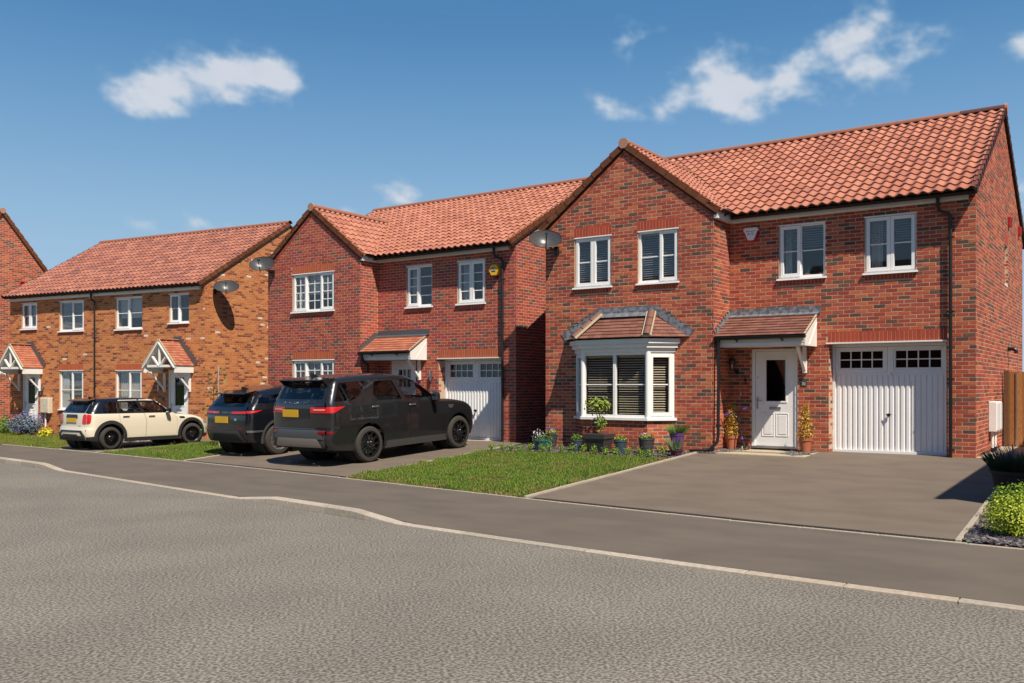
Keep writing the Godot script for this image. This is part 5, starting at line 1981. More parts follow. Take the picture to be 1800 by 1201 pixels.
	b.obox(Transform3D(Basis(), Vector3(-0.01, 0.005, 0.132)), Vector3(0.115, 0.105, 0.004))
	part(al, "badge", b, M.blue_dark)
	alarm_text("ADT", 0.07, M.number, Transform3D(Basis(), Vector3(-0.01, 0.005, 0.136)), al)
	dish("dark satellite dish on the gable edge between the plum house and the orange house", Vector3(-18.62, 4.83, 0.90), Vector3(0.40, 0.62, 0.66), Vector3(-18.50, 4.62, 0.63))
	var lp := thing("wall_light", "steel cylinder wall light beside the canopy bracket of the plum house", "wall lamp", Vector3(-13.02, 1.60, zf))
	b = MB.new()
	b.tube([Vector3(0, -0.13, 0.08), Vector3(0, 0.13, 0.08)], 0.036, 14)
	part(lp, "tube", b, M.chrome)
	b = MB.new()
	b.box(Vector3(-0.03, -0.04, 0.0), Vector3(0.03, 0.04, 0.06), 0.005)
	part(lp, "mount", b, M.dull_metal)
	var mb := thing("meter_box", "white meter cupboard in the shaded gap between the two larger houses", "meter box", Vector3(-8.84, 0.2, 0.10))
	b = MB.new()
	b.box(Vector3(-0.20, 0.42, -0.35), Vector3(0.016, 1.06, 0.0), 0.012)
	part(mb, "case", b, M.upvc)
	b = MB.new()
	b.box(Vector3(-0.215, 0.46, -0.31), Vector3(-0.20, 1.02, -0.04), 0.005)
	part(mb, "door", b, M.upvc)


func porch(house: Node, x: float, z: float, y0: float, yr: float, half: float, dep: float) -> void:
	# little gabled porch roof on brackets with a white truss
	var c := node(house, "porch_canopy")
	var b := MB.new()
	var up := Vector3(half, yr - y0, 0)
	for sd in [-1.0, 1.0]:
		var e := Vector3(x + sd * half, y0, 0)
		var r := Vector3(x, yr, 0)
		var nrm := Vector3(sd * (yr - y0), half, 0).normalized()
		slab(b, [e + Vector3(0, 0, z) - nrm * 0.01, e + Vector3(0, 0, z + dep - 0.04) - nrm * 0.01, r + Vector3(0, 0, z + dep - 0.04) - nrm * 0.01, r + Vector3(0, 0, z) - nrm * 0.01], nrm, 0.03)
		if sd > 0.0:
			plain_tiles(c, e + Vector3(0, 0, z + dep), e + Vector3(0, 0, z), r + Vector3(0, 0, z), r + Vector3(0, 0, z + dep), 10, PAL.plain_orange)
		else:
			plain_tiles(c, e + Vector3(0, 0, z), e + Vector3(0, 0, z + dep), r + Vector3(0, 0, z + dep), r + Vector3(0, 0, z), 10, PAL.plain_orange)
		var bb := MB.new()
		bb.bar(e + Vector3(sd * -0.02, -0.075, z + dep - 0.02), r + Vector3(0, -0.075, z + dep - 0.02), 0.045, 0.13, Vector3(0, 0, 1), 0.004)
		part(c, "bargeboard", bb, M.white_wood)
		bb = MB.new()
		bb.bar(e + Vector3(sd * 0.01, 0.012, z + dep + 0.0), r + Vector3(0, 0.02, z + dep + 0.0), 0.05, 0.035, Vector3(0, 0, 1))
		part(c, "verge_mortar", bb, M.pointing)
		bb = MB.new()
		bb.box(Vector3(x + sd * (half - 0.05) - 0.03, y0 - 0.23, z), Vector3(x + sd * (half - 0.05) + 0.03, y0 - 0.02, z + dep - 0.02), 0.004)
		part(c, "eaves_beam", bb, M.white_wood)
		bb = MB.new()
		bb.bar(Vector3(x + sd * 0.03, y0 + 0.0, z + dep - 0.03), Vector3(x + sd * half * 0.42, lerpf(y0, yr, 0.36), z + dep - 0.03), 0.04, 0.075, Vector3(0, 0, 1))
		part(c, "strut", bb, M.white_wood)
		var g := node(c, "bracket")
		bb = MB.new()
		bb.box(Vector3(x + sd * (half - 0.17) - 0.035, y0 - 0.86, z), Vector3(x + sd * (half - 0.17) + 0.035, y0 - 0.22, z + 0.07), 0.005)
		part(g, "post", bb, M.white_wood)
		bb = MB.new()
		bb.bar(Vector3(x + sd * (half - 0.17), y0 - 0.78, z + 0.05), Vector3(x + sd * (half - 0.17), y0 - 0.21, z + 0.62), 0.06, 0.06, Vector3.RIGHT, 0.005)
		part(g, "brace", bb, M.white_wood)
	part(c, "deck", b, M.white_wood)
	var m := MB.new()
	m.box(Vector3(x - half * 0.72, y0 - 0.05, z + dep - 0.06), Vector3(x + half * 0.72, y0 + 0.03, z + dep - 0.005), 0.004)
	part(c, "tie_beam", m, M.white_wood)
	m = MB.new()
	m.box(Vector3(x - 0.035, y0, z + dep - 0.055), Vector3(x + 0.035, yr - 0.1, z + dep - 0.01), 0.004)
	part(c, "king_post", m, M.white_wood)
	m = MB.new()
	for i in 3:
		m.bar(Vector3(x, yr + 0.03, z + dep - 0.02 - i * 0.27), Vector3(x, yr + 0.03, z + dep - 0.27 - i * 0.27 + 0.01), 0.16, 0.05, Vector3.UP, 0.02)
	part(c, "ridge_tiles", m, M.ridge)
	flash(c, Transform3D(Basis(), Vector3(0, 0, z + 0.003)), saw(Vector2(x, yr + 0.12), Vector2(x + half + 0.1, y0 + 0.05), 9, 0.12), M.lead_dark)
	flash(c, Transform3D(Basis(), Vector3(0, 0, z + 0.003)), saw(Vector2(x - half - 0.1, y0 + 0.05), Vector2(x, yr + 0.12), 9, 0.12), M.lead_dark)


func house_c() -> void:
	var t := Transform3D(Basis(Vector3(0.9925, 0, -0.122), Vector3.UP, Vector3(0.122, 0, 0.9925)), Vector3(-33.097, 0, 0.909))
	var h := thing("semi_detached_house", "orange brick pair of houses with two white gabled porches and speckled white bricks", "house", Vector3.ZERO, "brick houses along the street")
	h.transform = t
	frame_now = t
	var recs := []
	var pal: Dictionary = PAL.orange
	var W := 10.21
	var f1 := Face.new(Vector3.ZERO, Vector3.RIGHT)
	var ups := [[0.68, 0.91, 3.42, 1.02], [2.86, 1.35, 3.28, 1.14], [5.89, 1.35, 3.26, 1.16], [8.54, 0.94, 3.40, 1.03]]
	var lows := [[2.86, 1.32, 0.42, 1.46], [5.89, 1.32, 0.42, 1.44]]
	var doors := [[0.73, 0.92, 1.88], [8.49, 0.96, 1.85]]
	var gaps := []
	var bands := []
	for u in ups:
		gaps.append([Rect2(u[0], u[2], u[1], u[3]), 0.1, false])
		bands.append(Rect2(u[0] - 0.01, u[2] - 0.108, u[1] + 0.02, 0.105))
	for u in lows:
		gaps.append([Rect2(u[0], u[2], u[1], u[3]), 0.1, false])
		bands.append(Rect2(u[0] - 0.01, u[2] - 0.108, u[1] + 0.02, 0.105))
		bands.append(Rect2(u[0] - 0.01, u[2] + u[3] + 0.012, u[1] + 0.02, 0.222))
	for d in doors:
		gaps.append([Rect2(d[0], -0.7, d[1], d[2] + 0.7), 0.1, false])
	wall(h, recs, f1, [Vector2(0, -0.7), Vector2(W, -0.7), Vector2(W, 4.72), Vector2(0, 4.72)], gaps, bands, pal, M.mortar_buff, -0.66, 501)
	wall(h, recs, Face.new(Vector3(W, 0, 0), Vector3(0, 0, -1)), [Vector2(0, -0.7), Vector2(8.2, -0.7), Vector2(8.2, 4.70), Vector2(4.1, 7.19), Vector2(0, 4.70)], [], [], pal, M.mortar_buff, -0.66, 502)
	wall(h, recs, Face.new(Vector3(0, 0, -8.2), Vector3(0, 0, 1)), [Vector2(0, -0.7), Vector2(8.2, -0.7), Vector2(8.2, 4.70), Vector2(4.1, 7.19), Vector2(0, 4.70)], [], [], {}, M.brick_plain, 0, 0)
	wall(h, recs, Face.new(Vector3(W, 0, -8.2), Vector3.LEFT), [Vector2(0, -0.7), Vector2(W, -0.7), Vector2(W, 4.64), Vector2(0, 4.70)], [], [], {}, M.brick_plain, 0, 0)
	floors(h, [Vector2(0.1, -8.1), Vector2(W - 0.1, -8.1), Vector2(W - 0.1, -0.31), Vector2(0.1, -0.31)], [-0.25, 2.2, 4.5])
	finish_pieces(recs, "brick", "brickwork", brick_mesh, M.brick)
	var ms := 0.6046
	var nm := Vector3(0, 1, ms).normalized()
	var nb := Vector3(0, 1, -ms).normalized()
	var b := MB.new()
	slab(b, [Vector3(-0.08, 4.70, 0.25) - nm * 0.05, Vector3(W + 0.05, 4.70, 0.25) - nm * 0.05, Vector3(W + 0.05, 7.33, -4.1) - nm * 0.05, Vector3(-0.08, 7.33, -4.1) - nm * 0.05], nm)
	slab(b, [Vector3(-0.08, 7.33, -4.1) - nb * 0.03, Vector3(W + 0.05, 7.33, -4.1) - nb * 0.03, Vector3(W + 0.05, 4.70, -8.45) - nb * 0.03, Vector3(-0.08, 4.70, -8.45) - nb * 0.03], nb)
	var roof := part(h, "roof", b, M.under)
	var tiles := []
	pantiles(roof, tiles, Vector3(-0.08, 4.70, 0.25), Vector3.RIGHT, Vector3(0, ms, -1).normalized(), [Vector2(0, -0.06), Vector2(W + 0.13, -0.06), Vector2(W + 0.13, 4.35 * sqrt(1.0 + ms * ms)), Vector2(0, 4.35 * sqrt(1.0 + ms * ms))], PAL.pan_old, 601)
	finish_pieces(tiles, "tile", "tiles", pan_mesh, M.tile)
	ridge(roof, Vector3(-0.08, 7.35, -4.1), Vector3(W + 0.05, 7.35, -4.1), M.ridge)
	verge(roof, Vector3(W + 0.055, 4.69, 0.27), Vector3(W + 0.055, 7.29, -4.05), Vector3.RIGHT, M.verge)
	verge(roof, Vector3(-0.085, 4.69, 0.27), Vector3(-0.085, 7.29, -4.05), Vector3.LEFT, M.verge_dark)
	b = MB.new()
	b.box(Vector3(0.07, 4.52, 0.001), Vector3(W - 0.16, 4.74, 0.09), 0.003)
	part(h, "fascia", b, M.board)
	gutter(h, Vector3(-0.08, 4.70, 0.165), Vector3(W, 4.70, 0.165), Vector3(0, 0, 1))
	downpipe(h, [Vector3(4.80, 4.67, 0.16), Vector3(4.80, 4.44, 0.15), Vector3(4.82, 4.38, 0.12), Vector3(4.88, 4.32, 0.07), Vector3(4.88, -0.4, 0.07)], [3.0, 1.4], Vector3(0, 0, 1))
	for u in ups:
		window(h, f1.t(u[0], u[2]), u[1], u[3], [[0.52, u[1] < 1.0], [0.48, true]] if u[0] < 5.0 else [[0.5, true], [0.5, false]], [0, 1])
	for u in lows:
		window(h, f1.t(u[0], u[2]), u[1], u[3], [[0.5, false], [0.5, true]], [0, 1])
	for i in 2:
		var d: Array = doors[i]
		front_door(h, f1.t(d[0], -0.25), d[1], d[2] + 0.25, 2)
		porch(h, d[0] + d[1] * 0.5, 0.006, 1.98, 2.83, 0.76, 0.80)
	blind("white slatted blind upstairs at the far end of the orange houses", t * f1.t(0.73, 3.47, -0.18), 0.8, 0.0, 0.9, M.curtain, 0.5)
	blind("white slatted blind in the wide upstairs window left of the black downpipe", t * f1.t(2.92, 3.34, -0.18), 1.22, 0.0, 1.02, M.curtain, 0.5)
	blind("white slatted blind in the ground floor window left of the black downpipe", t * f1.t(2.92, 0.5, -0.18), 1.2, 0.0, 1.3, M.curtain, 0.5)
	curtain("pale drape at the edge of the ground floor window left of the black downpipe", t * f1.t(2.92, 0.5, -0.13), 0.35, 1.3, M.curtain, 4)
	curtain("pale net curtain in the ground floor window right of the black downpipe", t * f1.t(5.95, 0.5, -0.2), 1.2, 1.3, M.curtain, 12)
	curtain("pale half curtain in the wide upstairs window right of the black downpipe", t * f1.t(5.95, 3.7, -0.2), 1.22, 0.66, M.curtain, 10)
	frame_now = Transform3D()
	var mb := thing("meter_box", "cream meter cupboard on the orange wall beside the flower bed", "meter box", t * Vector3(2.02, 0.30, 0.0))
	mb.transform = t * f1.t(2.02, 0.30)
	b = MB.new()
	b.box(Vector3(0, 0, 0), Vector3(0.48, 0.58, 0.18), 0.015)
	part(mb, "case", b, M.cream_box)
	b = MB.new()
	b.box(Vector3(0.03, 0.03, 0.18), Vector3(0.45, 0.55, 0.192), 0.006)
	part(mb, "door", b, M.cream_box)
	b = MB.new()
	b.tube([Vector3(0.15, -0.5, 0.06), Vector3(0.15, 0, 0.06)], 0.03, 8)
	part(mb, "pipe", b, M.upvc)
	dish("dark satellite dish with a long shadow on the orange side wall", t * Vector3(W + 0.42, 4.56, -0.55), Vector3(0.52, 0.72, 0.46), t * Vector3(W + 0.02, 4.48, -0.40), 0.36)
	var lp := thing("wall_light", "steel wall light right of the far porch on the orange house", "wall lamp", t * Vector3(2.0, 1.28, 0.0), "steel wall lights on the orange houses")
	b = MB.new()
	b.tube([Vector3(0, -0.13, 0.08), Vector3(0, 0.13, 0.08)], 0.036, 12)
	part(lp, "tube", b, M.chrome)
	b = MB.new()
	b.box(Vector3(-0.03, -0.04, 0.0), Vector3(0.03, 0.04, 0.06), 0.005)
	part(lp, "mount", b, M.dull_metal)
	lp = thing("wall_light", "small steel wall light left of the nearer porch door", "wall lamp", t * Vector3(8.12, 1.25, 0.0), "steel wall lights on the orange houses")
	b = MB.new()
	b.tube([Vector3(0, -0.1, 0.07), Vector3(0, 0.1, 0.07)], 0.03, 12)
	part(lp, "tube", b, M.chrome)
	b = MB.new()
	b.box(Vector3(-0.03, -0.04, 0.0), Vector3(0.03, 0.04, 0.05), 0.005)
	part(lp, "mount", b, M.dull_metal)
	for i in 2:
		var np := thing("number_plaque", ["small dark house number plaque by the far porch", "small dark house number plaque left of the nearer porch door"][i], "house number", t * Vector3([1.76, 8.27][i], [0.98, 0.88][i], 0.002), "dark number plaques on the orange houses")
		b = MB.new()
		b.obox(Transform3D(Basis(), Vector3(0, 0, 0.008)), Vector3(0.14, 0.12, 0.016), 0.004)
		part(np, "plate", b, M.slate_sign)
		b = MB.new()
		ring(b, -0.062, 0.062, -0.052, 0.052, 0.008, 0.016, 0.02, 0.001)
		part(np, "border", b, M.dull_metal)


func house_d() -> void:
	# gable end of the next house along, seen past the orange pair
	var h := thing("brick_house", "red brick house end with a steep gable beyond the orange pair", "house", Vector3.ZERO, "brick houses along the street")
	var recs := []
	var f := Face.new(Vector3(-34.8, 0, 3.05), Vector3(0, 0, -1))
	wall(h, recs, f, [Vector2(0, -0.8), Vector2(5.3, -0.8), Vector2(5.3, 4.8), Vector2(2.65, 8.15), Vector2(0, 4.8)], [], [], PAL.red, M.mortar, -0.8, 701)
	wall(h, recs, Face.new(Vector3(-42.0, 0, 3.05), Vector3.RIGHT), [Vector2(0, -0.8), Vector2(7.2, -0.8), Vector2(7.2, 4.8), Vector2(0, 4.8)], [], [], {}, M.brick_plain, 0, 0)
	wall(h, recs, Face.new(Vector3(-34.8, 0, -2.25), Vector3.LEFT), [Vector2(0, -0.8), Vector2(7.2, -0.8), Vector2(7.2, 4.8), Vector2(0, 4.8)], [], [], {}, M.brick_plain, 0, 0)
	wall(h, recs, Face.new(Vector3(-42.0, 0, -2.25), Vector3(0, 0, 1)), [Vector2(0, -0.8), Vector2(5.3, -0.8), Vector2(5.3, 4.8), Vector2(2.65, 8.15), Vector2(0, 4.8)], [], [], {}, M.brick_plain, 0, 0)
	finish_pieces(recs, "brick", "brickwork", brick_mesh, M.brick)
	var b := MB.new()
	var nf := Vector3(0, 2.65, 3.35).normalized()
	var nb := Vector3(0, 2.65, -3.35).normalized()
	slab(b, [Vector3(-42.1, 4.75, 3.2), Vector3(-34.72, 4.75, 3.2), Vector3(-34.72, 8.27, 0.4), Vector3(-42.1, 8.27, 0.4)], nf)
	slab(b, [Vector3(-42.1, 8.27, 0.4), Vector3(-34.72, 8.27, 0.4), Vector3(-34.72, 4.75, -2.4), Vector3(-42.1, 4.75, -2.4)], nb)
	var roof := part(h, "roof", b, M.ridge)
	verge(roof, Vector3(-34.71, 4.75, -2.42), Vector3(-34.71, 8.24, 0.36), Vector3.RIGHT, M.verge)
	verge(roof, Vector3(-34.71, 4.75, 3.22), Vector3(-34.71, 8.24, 0.44), Vector3.RIGHT, M.verge)
	ridge(roof, Vector3(-42, 8.28, 0.4), Vector3(-34.72, 8.28, 0.4), M.ridge, 0, false, true)
	var vt := thing("red_vent", "small red vent high on the steep gable beyond the orange pair", "vent", Vector3(-34.8, 5.45, -0.40), "red vents on the side wall")
	b = MB.new()
	b.obox(Transform3D(Basis(), Vector3(0.03, 0, 0)), Vector3(0.06, 0.16, 0.16), 0.006)
	part(vt, "case", b, M.alarm_red)
	b = MB.new()
	for k in 4:
		b.obox(Transform3D(Basis(Vector3(0, 0, 1), 0.5), Vector3(0.064, -0.05 + k * 0.035, 0)), Vector3(0.03, 0.005, 0.14))
	part(vt, "louvres", b, M.alarm_red)


func plain_house(label: String, lo: Vector3, hi: Vector3, yr: float, ridge_x: bool, roof_m: Material, wins: Array) -> void:
	# a house out of the picture: it shades the drive or stands in the window reflections
	var h := thing("street_house", label, "house", Vector3.ZERO, "houses around the camera")
	var b := MB.new()
	b.box(Vector3(lo.x, lo.y, lo.z), Vector3(hi.x, hi.y, hi.z))
	if ridge_x:
		var zm := (lo.z + hi.z) * 0.5
		for x in [lo.x, hi.x]:
			b.poly([Vector3(x, hi.y, lo.z), Vector3(x, hi.y, hi.z), Vector3(x, yr - 0.1, zm)], Vector3(1 if x == hi.x else -1, 0, 0))
	else:
		var xm := (lo.x + hi.x) * 0.5
		for z in [lo.z, hi.z]:
			b.poly([Vector3(lo.x, hi.y, z), Vector3(hi.x, hi.y, z), Vector3(xm, yr - 0.1, z)], Vector3(0, 0, 1 if z == hi.z else -1))
	part(h, "wall", b, M.brick_plain)
	b = MB.new()
	if ridge_x:
		var zm := (lo.z + hi.z) * 0.5
		var sl := (yr - hi.y) / (zm - lo.z)
		for sd in [lo.z - 0.18, hi.z + 0.18]:
			slab(b, [Vector3(lo.x - 0.1, hi.y - 0.18 * sl + 0.06, sd), Vector3(hi.x + 0.1, hi.y - 0.18 * sl + 0.06, sd), Vector3(hi.x + 0.1, yr + 0.06, zm), Vector3(lo.x - 0.1, yr + 0.06, zm)], Vector3(0, 1, sl * signf(sd - zm)).normalized(), 0.08)
	else:
		var xm := (lo.x + hi.x) * 0.5
		var sl := (yr - hi.y) / (xm - lo.x)
		for sd in [lo.x - 0.18, hi.x + 0.18]:
			slab(b, [Vector3(sd, hi.y - 0.18 * sl + 0.06, lo.z - 0.1), Vector3(sd, hi.y - 0.18 * sl + 0.06, hi.z + 0.1), Vector3(xm, yr + 0.06, hi.z + 0.1), Vector3(xm, yr + 0.06, lo.z - 0.1)], Vector3(sl * signf(sd - xm), 1, 0).normalized(), 0.08)
	part(h, "roof", b, roof_m)
	for w in wins:                            # [x, y, width, height] on the street side
		var f := MB.new()
		var z: float = lo.z
		var t := Transform3D(Basis(Vector3.LEFT, Vector3.UP, Vector3(0, 0, -1)), Vector3(w[0], w[1], z))
		ring(f, 0, w[2], 0, w[3], 0.06, 0.0, 0.04)
		var win := part(h, "window", f, M.upvc, t)
		f = MB.new()
		f.box(Vector3(0.06, 0.06, 0.005), Vector3(w[2] - 0.06, w[3] - 0.06, 0.012))
		part(win, "pane", f, M.glass_dark)


# ---------------------------------------------------------------- cars
class Shell:                                     # car body as one smooth solid: s forward from the rear axle, x sideways, h up
	var lut := {}
	var k_side := 0.10
	var k_end := 0.12
	var tail_curve := 0.10
	var nose_curve := 0.28
	func curve(called: String, xs: Array, ys: Array) -> void:
		# monotone-ish cubic through the points, sampled
		var n := 256
		var out := PackedFloat32Array()
		var m := []
		for i in xs.size():
			if i == 0: m.append((ys[1] - ys[0]) / (xs[1] - xs[0]))
			elif i == xs.size() - 1: m.append((ys[i] - ys[i - 1]) / (xs[i] - xs[i - 1]))
			else:
				var a: float = (ys[i] - ys[i - 1]) / (xs[i] - xs[i - 1])
				var b: float = (ys[i + 1] - ys[i]) / (xs[i + 1] - xs[i])
				m.append(0.0 if a * b <= 0.0 else 2.0 * a * b / (a + b))
		var j := 0
		for i in n + 1:
			var x: float = lerpf(xs[0], xs[-1], float(i) / n)
			while j < xs.size() - 2 and x > xs[j + 1]:
				j += 1
			var h: float = xs[j + 1] - xs[j]
			var t: float = (x - xs[j]) / h
			var t2 := t * t
			var t3 := t2 * t
			out.append((2 * t3 - 3 * t2 + 1) * ys[j] + (t3 - 2 * t2 + t) * h * m[j] + (-2 * t3 + 3 * t2) * ys[j + 1] + (t3 - t2) * h * m[j + 1])
		lut[called] = [float(xs[0]), n / (float(xs[-1]) - float(xs[0])), out]
	func at(c: Array, x: float) -> float:
		var t: float = clampf((x - c[0]) * c[1], 0.0, 255.999)
		var i := int(t)
		var a: PackedFloat32Array = c[2]
		return a[i] + (a[i + 1] - a[i]) * (t - i)
	func width(s: float, h: float) -> float:
		return at(lut.plan, s) * at(lut.sect, h)
	func sm(a: float, b: float, k: float) -> float:
		var d := maxf(k - absf(a - b), 0.0)
		return maxf(a, b) + d * d / (4.0 * k)
	func f(x: float, h: float, s: float) -> float:
		x = absf(x)
		var w := width(s, h)
		var r := x / 0.95
		var side := x - w
		var top := h - at(lut.top, s) + 0.05 * r * r
		var tail := at(lut.tail, h) + tail_curve * r * r * r - s
		var nose := s - at(lut.nose, h) + nose_curve * r * r * r
		return sm(sm(side, top, k_side), maxf(tail, nose), k_end)
	func normal(x: float, h: float, s: float) -> Vector3:
		var e := 0.004
		var g := Vector3(f(x + e, h, s) - f(x - e, h, s), f(x, h + e, s) - f(x, h - e, s), f(x, h, s - e) - f(x, h, s + e))
		return g.normalized()
	func pos(x: float, h: float, s: float) -> Vector3:
		return Vector3(x, h, -s)
	func side_x(s: float, h: float) -> float:
		var a := 0.0
		var b := 1.2
		for i in 15:
			var m := (a + b) * 0.5
			if f(m, h, s) < 0.0: a = m
			else: b = m
		return a
	func end_s(x: float, h: float, front: bool) -> float:
		var a := 1.0
		var b := 4.4 if front else -1.8
		for i in 16:
			var m := (a + b) * 0.5
			if f(x, h, m) < 0.0: a = m
			else: b = m
		return a
	func top_h(x: float, s: float) -> float:
		var a := 0.3
		var b := 2.2
		for i in 15:
			var m := (a + b) * 0.5
			if f(x, m, s) < 0.0: a = m
			else: b = m
		return a


func rounded(pts: Array, r := 0.03) -> PackedVector2Array:         # polygon with softened corners; a point may carry its own radius
	var out := PackedVector2Array()
	var n := pts.size()
	for i in n:
		var p := Vector2(pts[i][0], pts[i][1])
		var a := Vector2(pts[(i + n - 1) % n][0], pts[(i + n - 1) % n][1])
		var b := Vector2(pts[(i + 1) % n][0], pts[(i + 1) % n][1])
		var rr: float = pts[i][2] if pts[i].size() > 2 else r
		rr = minf(rr, minf(p.distance_to(a), p.distance_to(b)) * 0.45)
		if rr < 0.004:
			out.append(p)
			continue
		var q := p + (a - p).normalized() * rr
		var t := p + (b - p).normalized() * rr
		for k in 5:
			var u := k / 4.0
			out.append(q.lerp(p, u).lerp(p.lerp(t, u), u))
	return out


func grow(p: PackedVector2Array, d: float) -> PackedVector2Array:
	var g := Geometry2D.offset_polygon(p, d, Geometry2D.JOIN_MITER)
	return g[0] if g.size() else p


func circle2(c: Vector2, r: float, n := 40, sy := 1.0) -> PackedVector2Array:
	var out := PackedVector2Array()
	for i in n:
		out.append(c + Vector2(cos(TAU * i / n), sin(TAU * i / n) * sy) * r)
	return out


func skin(sh: Shell, way: String, outer: Array, holes: Array, cell: float, off := 0.0, both := true) -> ArrayMesh:
	# a panel of the body: outlines seen from the side (s, h), from behind or in front (x, h), or from above (x, s)
	var b := MB.new()
	var nf := func(_p): return Vector3.UP
	var last := {}
	var ff: Callable
	match way:
		"side":
			ff = func(p):
				var x := sh.side_x(p.x, p.y)
				var n := sh.normal(x, p.y, p.x)
				last[Vector2i(roundi(p.x * 4000.0), roundi(p.y * 4000.0))] = n
				return sh.pos(x, p.y, p.x) + n * off
		"tail", "nose":
			ff = func(p):
				var s := sh.end_s(p.x, p.y, way == "nose")
				var n := sh.normal(p.x, p.y, s)
				last[Vector2i(roundi(p.x * 4000.0), roundi(p.y * 4000.0))] = n
				return sh.pos(p.x, p.y, s) + n * off
		_:
			ff = func(p):
				var h := sh.top_h(p.x, p.y)
				var n := sh.normal(p.x, h, p.y)
				last[Vector2i(roundi(p.x * 4000.0), roundi(p.y * 4000.0))] = n
				return sh.pos(p.x, h, p.y) + n * off
	nf = func(p): return last[Vector2i(roundi(p.x * 4000.0), roundi(p.y * 4000.0))]
	region(b, outer, holes, cell, ff, nf)
	if way == "side" and both:
		pass
	return b.mesh()


func mirrored(m: ArrayMesh) -> ArrayMesh:
	var out := ArrayMesh.new()
	if m.get_surface_count() == 0:
		return out
	var a := m.surface_get_arrays(0)
	var v: PackedVector3Array = a[Mesh.ARRAY_VERTEX]
	var n: PackedVector3Array = a[Mesh.ARRAY_NORMAL]
	var ix: PackedInt32Array = a[Mesh.ARRAY_INDEX]
	for i in v.size():
		v[i].x = -v[i].x
		n[i].x = -n[i].x
	for i in range(0, ix.size(), 3):
		var t := ix[i]
		ix[i] = ix[i + 1]
		ix[i + 1] = t
	a[Mesh.ARRAY_VERTEX] = v
	a[Mesh.ARRAY_NORMAL] = n
	a[Mesh.ARRAY_INDEX] = ix
	out.add_surface_from_arrays(Mesh.PRIMITIVE_TRIANGLES, a)
	return out


func pair(car: Node, called: String, m: ArrayMesh, mt: Material) -> Array:
	return [part(car, called, m, mt), part(car, called, mirrored(m), mt)]


func tyre_wheel(car: Node, s: float, x: float, r: float, w: float, rim_r: float, spokes: int, style: int, m: Material, turn := 0.0) -> void:
	var sgn := signf(x)
	var wh := node(car, "wheel", Transform3D(Basis(Vector3.UP, turn) * Basis(Vector3(0, 0, 1), -PI / 2 * sgn), Vector3(x, r, -s)))
	# axis is local y, outwards
	var b := MB.new()
	b.lathe([Vector2(rim_r, -w), Vector2(rim_r + 0.02, -w - 0.004), Vector2(r - 0.035, -w + 0.002), Vector2(r - 0.008, -w + 0.03), Vector2(r, -w + 0.06), Vector2(r + 0.001, -w * 0.5), Vector2(r, -0.06), Vector2(r - 0.008, -0.03), Vector2(r - 0.035, -0.004), Vector2(rim_r + 0.02, 0.004), Vector2(rim_r, -0.004)], 48)
	for g in [0.35, 0.5, 0.65]:
		b.lathe([Vector2(r + 0.0005, -w * g - 0.004), Vector2(r + 0.003, -w * g - 0.002), Vector2(r + 0.003, -w * g + 0.002), Vector2(r + 0.0005, -w * g + 0.004)], 48)
	part(wh, "tyre", b, M.tyre)
	b = MB.new()
	b.lathe([Vector2(rim_r - 0.03, -w * 0.9), Vector2(rim_r - 0.02, -0.03), Vector2(rim_r - 0.012, -0.006), Vector2(rim_r + 0.004, 0.003), Vector2(rim_r + 0.004, -0.02)], 48)
	for i in spokes:
		var a := TAU * i / spokes + 0.3
		var d := Vector3(cos(a), 0, sin(a))
		var q := Vector3(-sin(a), 0, cos(a))
		var w0 := 0.028
		var w1 := 0.020
		if style == 0:
			w0 = 0.030; w1 = 0.052
		elif style == 1:
			w0 = 0.036; w1 = 0.050
		elif style == 2:
			w0 = 0.013; w1 = 0.016
		var p0 := d * 0.055 + Vector3.UP * -0.03
		var p1 := d * (rim_r - 0.012) + Vector3.UP * -0.012
		for k in ([-1.0, 1.0] if style == 1 else [0.0]):
			var o0: Vector3 = q * k * 0.026
			var o1: Vector3 = q * k * 0.052
			var t := [p0 + o0 - q * w0 * 0.5, p0 + o0 + q * w0 * 0.5, p1 + o1 + q * w1 * 0.5, p1 + o1 - q * w1 * 0.5]
			slab(b, t, Vector3.UP, 0.028)
	b.lathe([Vector2(0.085, -0.06), Vector2(0.085, -0.035), Vector2(0.07, -0.022), Vector2(0.032, -0.018), Vector2(0.028, -0.012), Vector2(0.0, -0.010)], 20)
	part(wh, "rim", b, m)
	b = MB.new()
	b.lathe([Vector2(0.0, -0.085), Vector2(rim_r * 0.74, -0.085), Vector2(rim_r * 0.74, -0.10)], 28)
	part(wh, "brake_disc", b, M.dull_metal if style != 2 else M.black_matt)
	b = MB.new()
	for i in 5:
		var a := TAU * i / 5.0
		b.obox(Transform3D(Basis(Vector3.UP, a), Vector3(cos(a) * 0.055, -0.020, -sin(a) * 0.055)), Vector3(0.016, 0.014, 0.016), 0.003)
	part(wh, "wheel_nuts", b, M.chrome)


func arch_lip(sh: Shell, c: Vector2, r: float, width: float, a0: float, a1: float, out: float) -> ArrayMesh:
	var b := MB.new()
	var n := 36
	var prev := []
	for i in n + 1:
		var a := lerpf(a0, a1, float(i) / n)
		var ring := []
		for j in 4:
			var rr: float = r + width * [0.0, 0.0, 0.75, 1.0][j]
			var p := c + Vector2(cos(a), sin(a)) * rr
			var x := sh.side_x(p.x, p.y)
			var o: float = [-0.05, out, out * 0.9, 0.0][j]
			ring.append([sh.pos(x, p.y, p.x) + sh.normal(x, p.y, p.x) * o, sh.normal(x, p.y, p.x)])
		if i > 0:
			for j in 3:
				b.quad_n(prev[j][0], ring[j][0], ring[j + 1][0], prev[j + 1][0], prev[j][1] if j > 0 else Vector3(0, -sin(a), cos(a)), ring[j][1] if j > 0 else Vector3(0, -sin(a), cos(a)), ring[j + 1][1], prev[j + 1][1])
		prev = ring
	return b.mesh()


